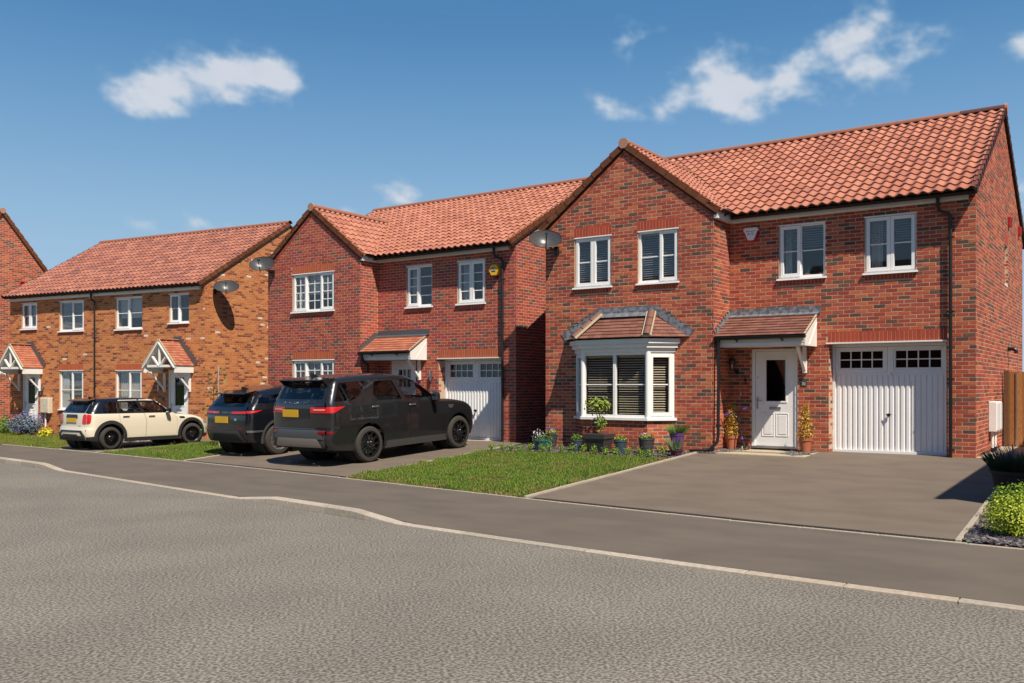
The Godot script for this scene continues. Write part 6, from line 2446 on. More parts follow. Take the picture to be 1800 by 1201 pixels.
func text_on(sh: Shell, car: Node, s: String, x: float, h: float, size: float, gap: float, m: Material) -> void:
	# separate letters set along the tail panel
	for i in s.length():
		if s[i] == " ":
			continue
		var tm := TextMesh.new()
		tm.text = s[i]
		tm.font = SystemFont.new()
		tm.font.font_names = PackedStringArray(["Droid Sans"])
		tm.font_size = 48
		tm.pixel_size = size / 48.0
		tm.depth = 0.005
		var xx := x + (i - (s.length() - 1) * 0.5) * gap
		var ss := sh.end_s(xx, h, false)
		var n := sh.normal(xx, h, ss)
		var rt := Vector3.UP.cross(n).normalized()
		part(car, "badge_letter", tm, m, Transform3D(Basis(rt * 1.25, n.cross(rt), n), sh.pos(xx, h, ss) + n * 0.004))


func plate(sh: Shell, car: Node, x: float, h: float, w: float, ht: float) -> void:
	var ss := sh.end_s(x, h, false)
	var n := sh.normal(x, h, ss)
	n = Vector3(0, n.y * 0.5, 1).normalized()
	var b := MB.new()
	var rt := Vector3.RIGHT
	b.obox(Transform3D(Basis(rt, n.cross(rt), n), sh.pos(x, h, ss) + n * 0.02), Vector3(w, ht, 0.012), 0.003)
	part(car, "number_plate", b, M.plate)


func seats(car: Node, rows: Array, m: Material, wheel_s: float, wheel_h: float) -> void:
	for r in rows:                        # [s, cushion height, top height]
		for x in [-0.38, 0.38]:
			var st := node(car, "seat")
			var b := MB.new()
			b.obox(Transform3D(Basis(Vector3.RIGHT, 0.1), Vector3(x, r[1], -r[0] - 0.22)), Vector3(0.5, 0.14, 0.5), 0.05)
			part(st, "cushion", b, m)
			b = MB.new()
			b.obox(Transform3D(Basis(Vector3.RIGHT, 0.28), Vector3(x, r[1] + (r[2] - r[1]) * 0.42, -r[0] + 0.06)), Vector3(0.48, (r[2] - r[1]) * 0.82, 0.12), 0.05)
			part(st, "backrest", b, m)
			b = MB.new()
			b.obox(Transform3D(Basis(Vector3.RIGHT, 0.2), Vector3(x, r[2] - 0.03, -r[0] + 0.16)), Vector3(0.26, 0.17, 0.09), 0.04)
			part(st, "headrest", b, m)
	var b := MB.new()
	var pts := []
	var t := Transform3D(Basis(Vector3.RIGHT, 0.45), Vector3(0.38, wheel_h, -wheel_s))
	for i in 21:
		pts.append(t * Vector3(cos(TAU * i / 20.0) * 0.18, sin(TAU * i / 20.0) * 0.18, 0))
	b.tube(pts, 0.016, 6, false)
	b.bar(t * Vector3(-0.17, 0, 0), t * Vector3(0.17, 0, 0), 0.03, 0.02)
	part(car, "steering_wheel", b, M.black)
	b = MB.new()
	b.obox(Transform3D(Basis(), Vector3(0, wheel_h - 0.12, -wheel_s - 0.35)), Vector3(1.45, 0.22, 0.5), 0.06)
	part(car, "dashboard", b, M.black_matt)


func mirror(sh: Shell, car: Node, s: float, h: float, m: Material, sz := Vector3(0.20, 0.16, 0.11)) -> void:
	for sd in [-1.0, 1.0]:
		var x = sh.side_x(s, h) * sd
		var mn := node(car, "door_mirror")
		var b := MB.new()
		b.obox(Transform3D(Basis(Vector3.UP, -0.15 * sd), Vector3(x + 0.15 * sd, h + 0.03, -s + 0.02)), sz, 0.035)
		part(mn, "housing", b, m)
		b = MB.new()
		b.bar(Vector3(x - 0.02 * sd, h - 0.03, -s), Vector3(x + 0.10 * sd, h - 0.02, -s), 0.05, 0.04)
		part(mn, "stalk", b, M.black)
		b = MB.new()
		b.obox(Transform3D(Basis(Vector3.UP, -0.15 * sd), Vector3(x + 0.15 * sd, h + 0.03, -s + 0.02 + sz.z * 0.5)), Vector3(sz.x * 0.82, sz.y * 0.78, 0.006), 0.003)
		part(mn, "glass", b, M.chrome)


func car_body(car: Node, sh: Shell, c: Dictionary) -> void:
	# the panels every car has: sides with doors and glass, roof, bonnet, screens, tail, nose, floor
	var cell: float = c.cell
	var arches := []
	for a in c.arches:
		arches.append(circle2(Vector2(a[0], a[1]), a[2]))
	# side outline: up the tail corner, along the roof edge, down the nose corner, back along the sill
	var ol := PackedVector2Array()
	for h in c.tail_h:
		ol.append(Vector2(sh.end_s(minf(c.tail_x, sh.width(c.tail_end, h) * 0.86), h, false), h))
	for s in c.roof_s:
		ol.append(Vector2(s, sh.top_h(c.roof_x if s < c.cowl else c.bonnet_x, s)))
	for h in c.nose_h:
		ol.append(Vector2(sh.end_s(c.nose_x, h, true), h))
	for p in c.sill:
		ol.append(Vector2(p[0], p[1]))
	var holes := arches.duplicate()
	var glass := []
	for d in c.doors:
		holes.append(grow(d.outline, 0.0045))
	for w in c.quarter:
		holes.append(w)
	pair(car, "body_side", skin(sh, "side", [ol], holes, cell), c.paint)
	for d in c.doors:
		var hl := arches.duplicate()
		hl.append(d.window)
		var door := node(car, "door")
		var m := skin(sh, "side", Geometry2D.intersect_polygons(d.outline, ol), hl, cell)
		var win := skin(sh, "side", [grow(d.window, 0.008)], [], cell, -0.012)
		var trim := skin(sh, "side", [grow(d.window, 0.014)], [grow(d.window, -0.002)], cell, 0.002)
		var hb := MB.new()
		var hp: Vector2 = d.handle
		var x := sh.side_x(hp.x, hp.y)
		hb.obox(Transform3D(Basis(), sh.pos(x + 0.018, hp.y, hp.x)), Vector3(0.026, 0.034, 0.20), 0.010)
		var hm := hb.mesh()
		for side in 2:
			var dn: Node = door if side == 0 else node(car, "door")
			part(dn, "panel", m if side == 0 else mirrored(m), d.paint if d.has("paint") else c.paint)
			part(dn, "window_pane", win if side == 0 else mirrored(win), d.glass)
			part(dn, "window_trim", trim if side == 0 else mirrored(trim), M.black)
			part(dn, "handle", hm if side == 0 else mirrored(hm), c.handle)
	for w in c.quarter:
		pair(car, "quarter_window", skin(sh, "side", [grow(w, 0.006)], [], cell, -0.008), c.quarter_glass)
	for o in c.overlays:                       # [name, way, outline, material, proud, mirrored?]
		var m := skin(sh, o[1], Geometry2D.intersect_polygons(o[2], ol) if o[1] == "side" else [o[2]], arches if o[1] == "side" else [], cell, o[4])
		if o[5]:
			pair(car, o[0], m, o[3])
		else:
			part(car, o[0], m, o[3])
	if c.has("upper"):                         # contrasting pillars and window frames
		pair(car, "pillar_trim", skin(sh, "side", Geometry2D.intersect_polygons(c.upper, ol), c.windows, cell, 0.003), c.roof_paint)
	# dark inner skin behind the shut lines
	pair(car, "inner_panel", skin(sh, "side", [ol], arches + c.windows, cell * 2.0, -0.03), M.black_matt)
	# roof and bonnet, windscreen
	var rp := PackedVector2Array()
	var n: int = c.roof_s.size()
	var rs := []
	for s in c.roof_s:
		if s < c.screen_top + 0.001: rs.append(s)
	for s in rs: rp.append(Vector2(c.roof_x, s))
	rs.reverse()
	for s in rs: rp.append(Vector2(-c.roof_x, s))
	part(car, "roof", skin(sh, "top", [rp], [], cell * 1.3), c.roof_paint)
	var sx: float = c.roof_x
	var bx: float = c.bonnet_x
	var scr := PackedVector2Array([Vector2(-sx, c.screen_top), Vector2(sx, c.screen_top), Vector2(bx, c.cowl), Vector2(-bx, c.cowl)])
	part(car, "windscreen", skin(sh, "top", [grow(scr, -0.05)], [], cell * 1.3, -0.006), c.screen_glass)
	part(car, "windscreen_surround", skin(sh, "top", [scr], [grow(scr, -0.055)], cell * 1.3), c.roof_paint)
	var bp := PackedVector2Array([Vector2(-bx, c.cowl), Vector2(bx, c.cowl), Vector2(bx * 0.98, c.bonnet_end - 0.2), Vector2(bx * 0.8, c.bonnet_end), Vector2(-bx * 0.8, c.bonnet_end), Vector2(-bx * 0.98, c.bonnet_end - 0.2)])
	part(car, "bonnet", skin(sh, "top", [bp], [], cell * 1.3), c.paint)
	# tail and nose
	var lim := PackedVector2Array()
	for h in c.tail_h:
		lim.append(Vector2(minf(c.tail_x, sh.width(c.tail_end, h) * 0.86), h))
	for i in range(c.tail_h.size() - 1, -1, -1):
		lim.append(Vector2(-lim[i].x, lim[i].y))
	for o in c.tail:
		part(car, o[0], skin(sh, "tail", Geometry2D.intersect_polygons(o[1], lim), o[2], cell, o[4]), o[3])
	var np := PackedVector2Array()
	for h in c.nose_h:
		np.append(Vector2(c.nose_x, h))
	var nr := Array(c.nose_h)
	nr.reverse()
	for h in nr:
		np.append(Vector2(-c.nose_x, h))
	part(car, "front_bumper", skin(sh, "nose", [np], [], cell * 1.4), c.paint)
	var gr := rounded([[-0.5, c.grille[0]], [0.5, c.grille[0]], [0.45, c.grille[1]], [-0.45, c.grille[1]]], 0.05)
	part(car, "grille", skin(sh, "nose", [gr], [], cell, 0.006), M.black)
	for sd in [-1.0, 1.0]:
		var hl := rounded([[sd * 0.50, c.lamp[0]], [sd * 0.78, c.lamp[0] + 0.03], [sd * 0.78, c.lamp[1]], [sd * 0.50, c.lamp[1] - 0.02]], 0.03)
		part(car, "headlight", skin(sh, "nose", [hl], [], cell, 0.008), M.lens)
	var fl := MB.new()
	fl.box(Vector3(-0.72, 0.27, -c.nose_end + 0.35), Vector3(0.72, 0.36, -c.tail_end - 0.45))
	fl.box(Vector3(-0.74, 0.30, -c.wheels[1] + 0.5), Vector3(0.74, 0.42, -c.wheels[0] - 0.45))
	part(car, "underbody", fl, M.black_matt)
	for a in c.arches:                          # wheel wells
		for sd in [-1.0, 1.0]:
			var wl := MB.new()
			wl.lathe([Vector2(a[2] - 0.01, 0.0), Vector2(a[2] - 0.01, 0.42), Vector2(0.0, 0.42)], 24, Transform3D(Basis(Vector3(0, 0, 1), PI / 2 * sd), Vector3(sd * 0.84, a[1], -a[0])))
			part(car, "wheel_well", wl, M.black_matt)


func place_car(car: Node3D, rear: Vector3, front: Vector3, half: float) -> void:
	# rear, front: where the wheels of the visible side touch the ground
	var fw := (front - rear).normalized()
	var rt := Vector3(-fw.z, 0, fw.x).normalized()
	var up := rt.cross(fw)
	car.transform = Transform3D(Basis(rt, up, -fw), rear - rt * half)


func car_grey() -> void:
	var sh := Shell.new()
	sh.curve("plan", [-1.25, -0.95, -0.3, 0.5, 2.0, 2.9, 3.4, 3.85], [0.925, 0.962, 0.985, 0.992, 0.99, 0.975, 0.945, 0.88])
	sh.curve("sect", [0.15, 0.3, 0.45, 0.6, 0.85, 1.05, 1.2, 1.30, 1.5, 1.7, 1.9], [0.93, 0.965, 0.985, 0.995, 1.0, 0.995, 0.985, 0.96, 0.905, 0.845, 0.78])
	sh.curve("top", [-1.2, -0.95, -0.6, 0.0, 0.5, 1.0, 1.35, 1.6, 1.9, 2.2, 2.35, 2.8, 3.2, 3.5, 3.7, 3.85], [1.80, 1.825, 1.855, 1.885, 1.885, 1.86, 1.815, 1.72, 1.51, 1.30, 1.245, 1.215, 1.155, 1.07, 0.96, 0.80])
	sh.curve("tail", [0.2, 0.32, 0.45, 0.6, 0.72, 0.78, 0.95, 1.15, 1.28, 1.36, 1.5, 1.7, 1.8, 1.95], [-0.98, -1.07, -1.145, -1.165, -1.16, -1.125, -1.12, -1.115, -1.105, -1.075, -1.0, -0.89, -0.85, -0.83])
	sh.curve("nose", [0.2, 0.35, 0.55, 0.8, 0.95, 1.05, 1.2], [3.58, 3.72, 3.79, 3.78, 3.72, 3.62, 3.3])
	var car := thing("parked_car", "dirty dark grey tall off-roader with black wheels nearest the lawn", "car", Vector3.ZERO, "cars parked on the drives")
	var paint: StandardMaterial3D = M.paint_grey
	var d1 := rounded([[1.235, 0.36], [1.255, 0.9], [1.20, 1.25], [0.93, 1.765], [1.38, 1.765], [1.55, 1.72], [2.20, 1.29], [2.38, 1.10], [2.40, 0.85], [2.32, 0.36]], 0.04)
	var w1 := rounded([[1.165, 1.295], [0.965, 1.715], [1.36, 1.715], [1.52, 1.665], [2.05, 1.325], [2.04, 1.285]], 0.03)
	var d2 := rounded([[1.215, 0.36], [1.235, 0.9], [1.18, 1.25], [0.91, 1.765], [0.16, 1.765], [-0.02, 1.55], [-0.15, 1.32], [-0.13, 1.14], [0.10, 1.0], [0.30, 0.83], [0.48, 0.62], [0.53, 0.36]], 0.05)
	var w2 := rounded([[1.02, 1.295], [0.83, 1.715], [0.30, 1.715], [0.18, 1.45, 0.06], [0.32, 1.31]], 0.03)
	var w3 := rounded([[-0.70, 1.72], [0.03, 1.735], [-0.06, 1.58], [-0.22, 1.43, 0.15], [-0.45, 1.345, 0.12], [-0.90, 1.345]], 0.03)
	var gate := rounded([[-0.80, 0.775], [0.80, 0.775], [0.82, 1.30], [0.76, 1.50], [0.66, 1.76], [-0.66, 1.76], [-0.76, 1.50], [-0.82, 1.30]], 0.04)
	var rw := rounded([[-0.70, 1.40], [0.70, 1.40], [0.66, 1.55], [0.58, 1.745], [-0.58, 1.745], [-0.66, 1.55]], 0.05)
	var bump := rounded([[-0.84, 0.40], [0.84, 0.40], [0.86, 0.765], [-0.86, 0.765]], 0.03)
	var lo := rounded([[-0.80, 0.585], [0.80, 0.585], [0.68, 0.755], [0.60, 0.765], [-0.60, 0.765], [-0.68, 0.755]], 0.02)
	var tail_x := 0.845
	car_body(car, sh, {
		"cell": 0.06, "paint": paint, "roof_paint": paint, "handle": M.dull_metal, "quarter_glass": M.privacy, "screen_glass": M.car_glass,
		"arches": [[0.0, 0.40, 0.455], [2.923, 0.40, 0.455]], "wheels": [0.0, 2.923], "tail_end": -1.15, "nose_end": 3.75,
		"tail_x": tail_x, "tail_h": [0.36, 0.5, 0.65, 0.8, 1.0, 1.2, 1.35, 1.5, 1.65, 1.74], "roof_x": 0.66, "bonnet_x": 0.80, "cowl": 2.24, "screen_top": 1.45, "bonnet_end": 3.62,
		"roof_s": [-0.86, -0.7, -0.4, 0.0, 0.4, 0.8, 1.1, 1.3, 1.45, 1.6, 1.8, 2.0, 2.2, 2.3, 2.6, 2.9, 3.2, 3.4], "nose_x": 0.80, "nose_h": [1.0, 0.9, 0.75, 0.6, 0.45, 0.30],
		"sill": [[3.2, 0.28], [2.5, 0.255], [0.42, 0.265], [-0.5, 0.30]], "doors": [{"outline": d1, "window": w1, "handle": Vector2(1.32, 1.15), "glass": M.car_glass}, {"outline": d2, "window": w2, "handle": Vector2(0.18, 1.18), "glass": M.privacy}],
		"quarter": [w3], "windows": [w1, w2, w3],
		"overlays": [["tail_light", "side", rounded([[-1.12, 1.245], [-0.66, 1.235], [-0.80, 1.185], [-0.95, 1.12], [-1.12, 1.12]], 0.015), M.red_lens, 0.006, true],
			["sill_cladding", "side", rounded([[0.42, 0.262], [2.48, 0.252], [2.44, 0.40], [0.50, 0.42]], 0.02), M.clad_grey, 0.008, true],
			["wing_vent", "side", rounded([[2.52, 1.07], [2.74, 1.065], [2.69, 0.99], [2.58, 0.985]], 0.015), M.dull_metal, 0.006, true],
			["fuel_flap", "side", circle2(Vector2(-0.48, 0.99), 0.108, 24), paint, 0.004, true],
			["bumper_reflector", "side", rounded([[-1.10, 0.745], [-0.95, 0.735], [-1.0, 0.69], [-1.10, 0.69]], 0.01), M.red_dark, 0.006, true]],
		"tail": [["tailgate", gate, [rw], paint, 0.0], ["rear_window", grow(rw, 0.01), [], M.privacy, -0.006], ["rear_surround", PackedVector2Array([Vector2(-tail_x, 0.775), Vector2(tail_x, 0.775), Vector2(tail_x, 1.74), Vector2(-tail_x, 1.74)]), [grow(gate, 0.005)], paint, 0.0],
			["rear_bumper", bump, [], M.clad_grey, 0.0], ["bumper_step", lo, [], M.clad_dark, 0.012],
			["skid_plate", rounded([[-0.72, 0.42], [0.72, 0.42], [0.62, 0.595], [-0.62, 0.595]], 0.03), [], M.skid, 0.016],
			["tail_light", rounded([[0.40, 1.12], [0.815, 1.12], [0.825, 1.24], [0.40, 1.235]], 0.012), [], M.red_lens, 0.007],
			["tail_light", rounded([[-0.40, 1.12], [-0.815, 1.12], [-0.825, 1.24], [-0.40, 1.235]], 0.012), [], M.red_lens, 0.007],
			["light_strip", rounded([[0.49, 1.175], [0.80, 1.175], [0.80, 1.198], [0.49, 1.198]], 0.006), [], M.lens_pink, 0.011],
			["light_strip", rounded([[-0.49, 1.175], [-0.80, 1.175], [-0.80, 1.198], [-0.49, 1.198]], 0.006), [], M.lens_pink, 0.011],
			["plate_recess", rounded([[-0.52, 1.005], [0.38, 1.005], [0.38, 1.21], [-0.52, 1.21]], 0.02), [], M.black, 0.004],
			["bumper_reflector", rounded([[0.66, 0.69], [0.83, 0.69], [0.83, 0.745], [0.62, 0.745]], 0.01), [], M.red_dark, 0.016],
			["bumper_reflector", rounded([[-0.66, 0.69], [-0.83, 0.69], [-0.83, 0.745], [-0.62, 0.745]], 0.01), [], M.red_dark, 0.016]],
		"grille": [0.62, 0.90], "lamp": [0.80, 0.93]})
	for c in [Vector2(0, 0.40), Vector2(2.923, 0.40)]:
		pair(car, "arch_lip", arch_lip(sh, c, 0.455, 0.05, -0.18, PI + 0.18, 0.014), paint)
	plate(sh, car, -0.20, 1.105, 0.50, 0.155)
	text_on(sh, car, "DISCOVERY", -0.08, 1.325, 0.075, 0.092, M.chrome)
	var b := MB.new()
	b.prism(PackedVector2Array([Vector2(0.80, 1.845), Vector2(1.03, 1.805), Vector2(1.035, 1.785), Vector2(0.84, 1.765)]), Transform3D(Basis(Vector3(0, 0, 1), Vector3.UP, Vector3(-1, 0, 0)), Vector3(0.66, 0, 0)), 1.32)
	part(car, "roof_spoiler", b, paint)
	for sd in [-1.0, 1.0]:
		b = MB.new()
		b.prism(PackedVector2Array([Vector2(0.70, 1.83), Vector2(1.02, 1.80), Vector2(0.86, 1.66), Vector2(0.80, 1.66)]), Transform3D(Basis(Vector3(0, 0, 1), Vector3.UP, Vector3(-1, 0, 0)), Vector3(0.685 * sd + 0.015, 0, 0)), 0.03)
		part(car, "spoiler_fin", b, M.black)
	b = MB.new()
	b.prism(PackedVector2Array([Vector2(0.50, 1.86), Vector2(0.72, 1.85), Vector2(0.70, 1.93)]), Transform3D(Basis(Vector3(0, 0, 1), Vector3.UP, Vector3(-1, 0, 0)), Vector3(0.025, 0, 0)), 0.05)
	part(car, "roof_aerial", b, M.black)
	for sd in [-1.0, 1.0]:
		tyre_wheel(car, 0.0, 0.985 * sd, 0.388, 0.275, 0.275, 10, 0, M.alloy_black)
		tyre_wheel(car, 2.923, 0.985 * sd, 0.388, 0.275, 0.275, 10, 0, M.alloy_black)
	mirror(sh, car, 2.0, 1.26, paint, Vector3(0.22, 0.19, 0.12))
	seats(car, [[1.35, 0.66, 1.52], [0.35, 0.70, 1.52], [-0.45, 0.74, 1.45]], M.seat, 1.95, 1.12)
	place_car(car, Vector3(-10.955, land(-10.95, 4.43) + 0.002, 4.43), Vector3(-10.83, land(-10.83, 1.51) + 0.002, 1.51), 0.985)


func car_black() -> void:
	var sh := Shell.new()
	sh.curve("plan", [-0.9, -0.6, 0.0, 0.6, 1.8, 2.6, 3.1, 3.5], [0.84, 0.90, 0.945, 0.95, 0.945, 0.93, 0.89, 0.80])
	sh.curve("sect", [0.15, 0.3, 0.45, 0.7, 0.95, 1.08, 1.18, 1.32, 1.5, 1.65], [0.94, 0.965, 0.985, 1.0, 1.0, 0.985, 0.955, 0.90, 0.82, 0.75])
	sh.curve("top", [-0.9, -0.65, -0.4, 0.0, 0.5, 0.95, 1.25, 1.5, 1.8, 2.05, 2.2, 2.6, 3.0, 3.3, 3.5], [1.475, 1.505, 1.535, 1.585, 1.635, 1.645, 1.61, 1.52, 1.36, 1.22, 1.165, 1.115, 1.03, 0.92, 0.75])
	sh.curve("tail", [0.2, 0.32, 0.45, 0.6, 0.75, 0.9, 1.02, 1.10, 1.18, 1.3, 1.45, 1.6], [-0.62, -0.74, -0.80, -0.83, -0.825, -0.815, -0.80, -0.775, -0.72, -0.60, -0.46, -0.40])
	sh.curve("nose", [0.2, 0.35, 0.55, 0.75, 0.9, 1.0, 1.1], [3.3, 3.45, 3.54, 3.53, 3.44, 3.3, 3.0])
	var car := thing("parked_car", "glossy black car with a sloping roof and silver wheels between two others", "car", Vector3.ZERO, "cars parked on the drives")
	var paint: StandardMaterial3D = M.paint_black
	var d1 := rounded([[1.08, 0.40], [1.10, 0.9], [1.06, 1.16], [0.86, 1.52], [1.25, 1.50], [1.45, 1.43], [1.98, 1.14], [2.12, 0.95], [2.12, 0.7], [2.02, 0.40]], 0.04)
	var w1 := rounded([[1.02, 1.19], [0.86, 1.47], [1.22, 1.465], [1.40, 1.40], [1.82, 1.165]], 0.03)
	var d2 := rounded([[1.06, 0.40], [1.08, 0.9], [1.04, 1.16], [0.84, 1.52], [0.30, 1.50], [0.10, 1.30], [0.06, 1.1], [0.26, 0.88], [0.46, 0.6], [0.50, 0.40]], 0.05)
	var w2 := rounded([[0.92, 1.20], [0.78, 1.47], [0.34, 1.455], [0.20, 1.30], [0.22, 1.225]], 0.03)
	var w3 := rounded([[-0.42, 1.385], [0.14, 1.435], [0.06, 1.32], [0.05, 1.235], [-0.50, 1.25]], 0.02)
	var gate := rounded([[-0.70, 0.62], [0.70, 0.62], [0.74, 1.08], [0.66, 1.25], [0.56, 1.46], [-0.56, 1.46], [-0.66, 1.25], [-0.74, 1.08]], 0.04)
	var rw := rounded([[-0.60, 1.18], [0.60, 1.18], [0.50, 1.43], [-0.50, 1.43]], 0.03)
	var tx := 0.76
	car_body(car, sh, {
		"cell": 0.06, "paint": paint, "roof_paint": paint, "handle": paint, "quarter_glass": M.privacy, "screen_glass": M.car_glass,
		"arches": [[0.0, 0.375, 0.43], [2.681, 0.375, 0.43]], "wheels": [0.0, 2.681], "tail_end": -0.82, "nose_end": 3.5,
		"tail_x": tx, "tail_h": [0.36, 0.5, 0.65, 0.8, 0.95, 1.08, 1.2, 1.3, 1.4], "roof_x": 0.58, "bonnet_x": 0.76, "cowl": 2.10, "screen_top": 1.32, "bonnet_end": 3.38,
		"roof_s": [-0.5, -0.3, 0.0, 0.3, 0.6, 0.95, 1.15, 1.32, 1.5, 1.7, 1.9, 2.08, 2.2, 2.5, 2.8, 3.1], "nose_x": 0.74, "nose_h": [0.95, 0.85, 0.7, 0.55, 0.42, 0.30],
		"sill": [[3.0, 0.28], [2.25, 0.26], [0.42, 0.27], [-0.45, 0.32]], "doors": [{"outline": d1, "window": w1, "handle": Vector2(1.2, 1.0), "glass": M.car_glass}, {"outline": d2, "window": w2, "handle": Vector2(0.28, 1.02), "glass": M.privacy}],
		"quarter": [w3], "windows": [w1, w2, w3],
		"overlays": [["tail_light", "side", rounded([[-0.85, 1.075], [-0.42, 1.095], [-0.58, 1.045], [-0.85, 1.02]], 0.012), M.red_lens, 0.006, true],
			["sill_cladding", "side", rounded([[0.42, 0.265], [2.25, 0.255], [2.2, 0.36], [0.50, 0.38]], 0.02), M.clad_dark, 0.008, true],
			["bumper_blade", "side", rounded([[-0.80, 0.635], [-0.40, 0.62], [-0.42, 0.58], [-0.78, 0.585]], 0.01), M.dull_metal, 0.006, true]],
		"tail": [["tailgate", gate, [rw], paint, 0.0], ["rear_window", grow(rw, 0.01), [], M.privacy, -0.006], ["rear_surround", PackedVector2Array([Vector2(-tx, 0.34), Vector2(tx, 0.34), Vector2(tx, 1.40), Vector2(-tx, 1.40)]), [grow(gate, 0.005)], paint, 0.0],
			["bumper_lower", rounded([[-0.70, 0.36], [0.70, 0.36], [0.52, 0.62], [-0.52, 0.62]], 0.03), [], M.clad_grey, 0.012],
			["diffuser", rounded([[-0.58, 0.37], [0.58, 0.37], [0.42, 0.555], [-0.42, 0.555]], 0.03), [], M.black_matt, 0.018],
			["tail_light", rounded([[0.24, 1.02], [0.745, 1.025], [0.75, 1.075], [0.24, 1.07]], 0.008), [], M.red_lens, 0.007],
			["tail_light", rounded([[-0.24, 1.02], [-0.745, 1.025], [-0.75, 1.075], [-0.24, 1.07]], 0.008), [], M.red_lens, 0.007],
			["name_strip", rounded([[-0.73, 0.985], [0.73, 0.985], [0.735, 1.085], [-0.735, 1.085]], 0.01), [], M.black, 0.004],
			["bumper_reflector", rounded([[0.42, 0.665], [0.66, 0.665], [0.66, 0.695], [0.42, 0.695]], 0.006), [], M.red_dark, 0.006],
			["bumper_reflector", rounded([[-0.42, 0.665], [-0.66, 0.665], [-0.66, 0.695], [-0.42, 0.695]], 0.006), [], M.red_dark, 0.006],
			["maker_badge", circle2(Vector2(0.40, 0.885), 0.05, 18, 0.6), [], M.chrome, 0.008]],
		"grille": [0.60, 0.84], "lamp": [0.78, 0.88]})
	for c in [Vector2(0, 0.375), Vector2(2.681, 0.375)]:
		pair(car, "arch_lip", arch_lip(sh, c, 0.43, 0.055, -0.15, PI + 0.15, 0.014), M.clad_dark)
	plate(sh, car, -0.10, 0.875, 0.50, 0.15)
	text_on(sh, car, "RANGE ROVER", -0.16, 1.045, 0.055, 0.066, M.dull_metal)
	var b := MB.new()
	b.prism(PackedVector2Array([Vector2(0.30, 1.545), Vector2(0.64, 1.495), Vector2(0.645, 1.475), Vector2(0.45, 1.45)]), Transform3D(Basis(Vector3(0, 0, 1), Vector3.UP, Vector3(-1, 0, 0)), Vector3(0.57, 0, 0)), 1.14)
	part(car, "roof_spoiler", b, paint)
	b = MB.new()
	b.prism(PackedVector2Array([Vector2(0.10, 1.58), Vector2(0.30, 1.55), Vector2(0.28, 1.635)]), Transform3D(Basis(Vector3(0, 0, 1), Vector3.UP, Vector3(-1, 0, 0)), Vector3(0.022, 0, 0)), 0.045)
	part(car, "roof_aerial", b, M.black)
	for sd in [-1.0, 1.0]:
		tyre_wheel(car, 0.0, 0.945 * sd, 0.365, 0.245, 0.235, 5, 1, M.alloy_silver)
		tyre_wheel(car, 2.681, 0.945 * sd, 0.365, 0.245, 0.235, 5, 1, M.alloy_silver)
	mirror(sh, car, 1.78, 1.14, paint)
	seats(car, [[1.15, 0.60, 1.36], [0.25, 0.62, 1.30]], M.seat, 1.7, 1.02)
	place_car(car, Vector3(-14.36, land(-14.36, 3.96) + 0.002, 3.96), Vector3(-14.27, land(-14.27, 1.28) + 0.002, 1.28), 0.945)


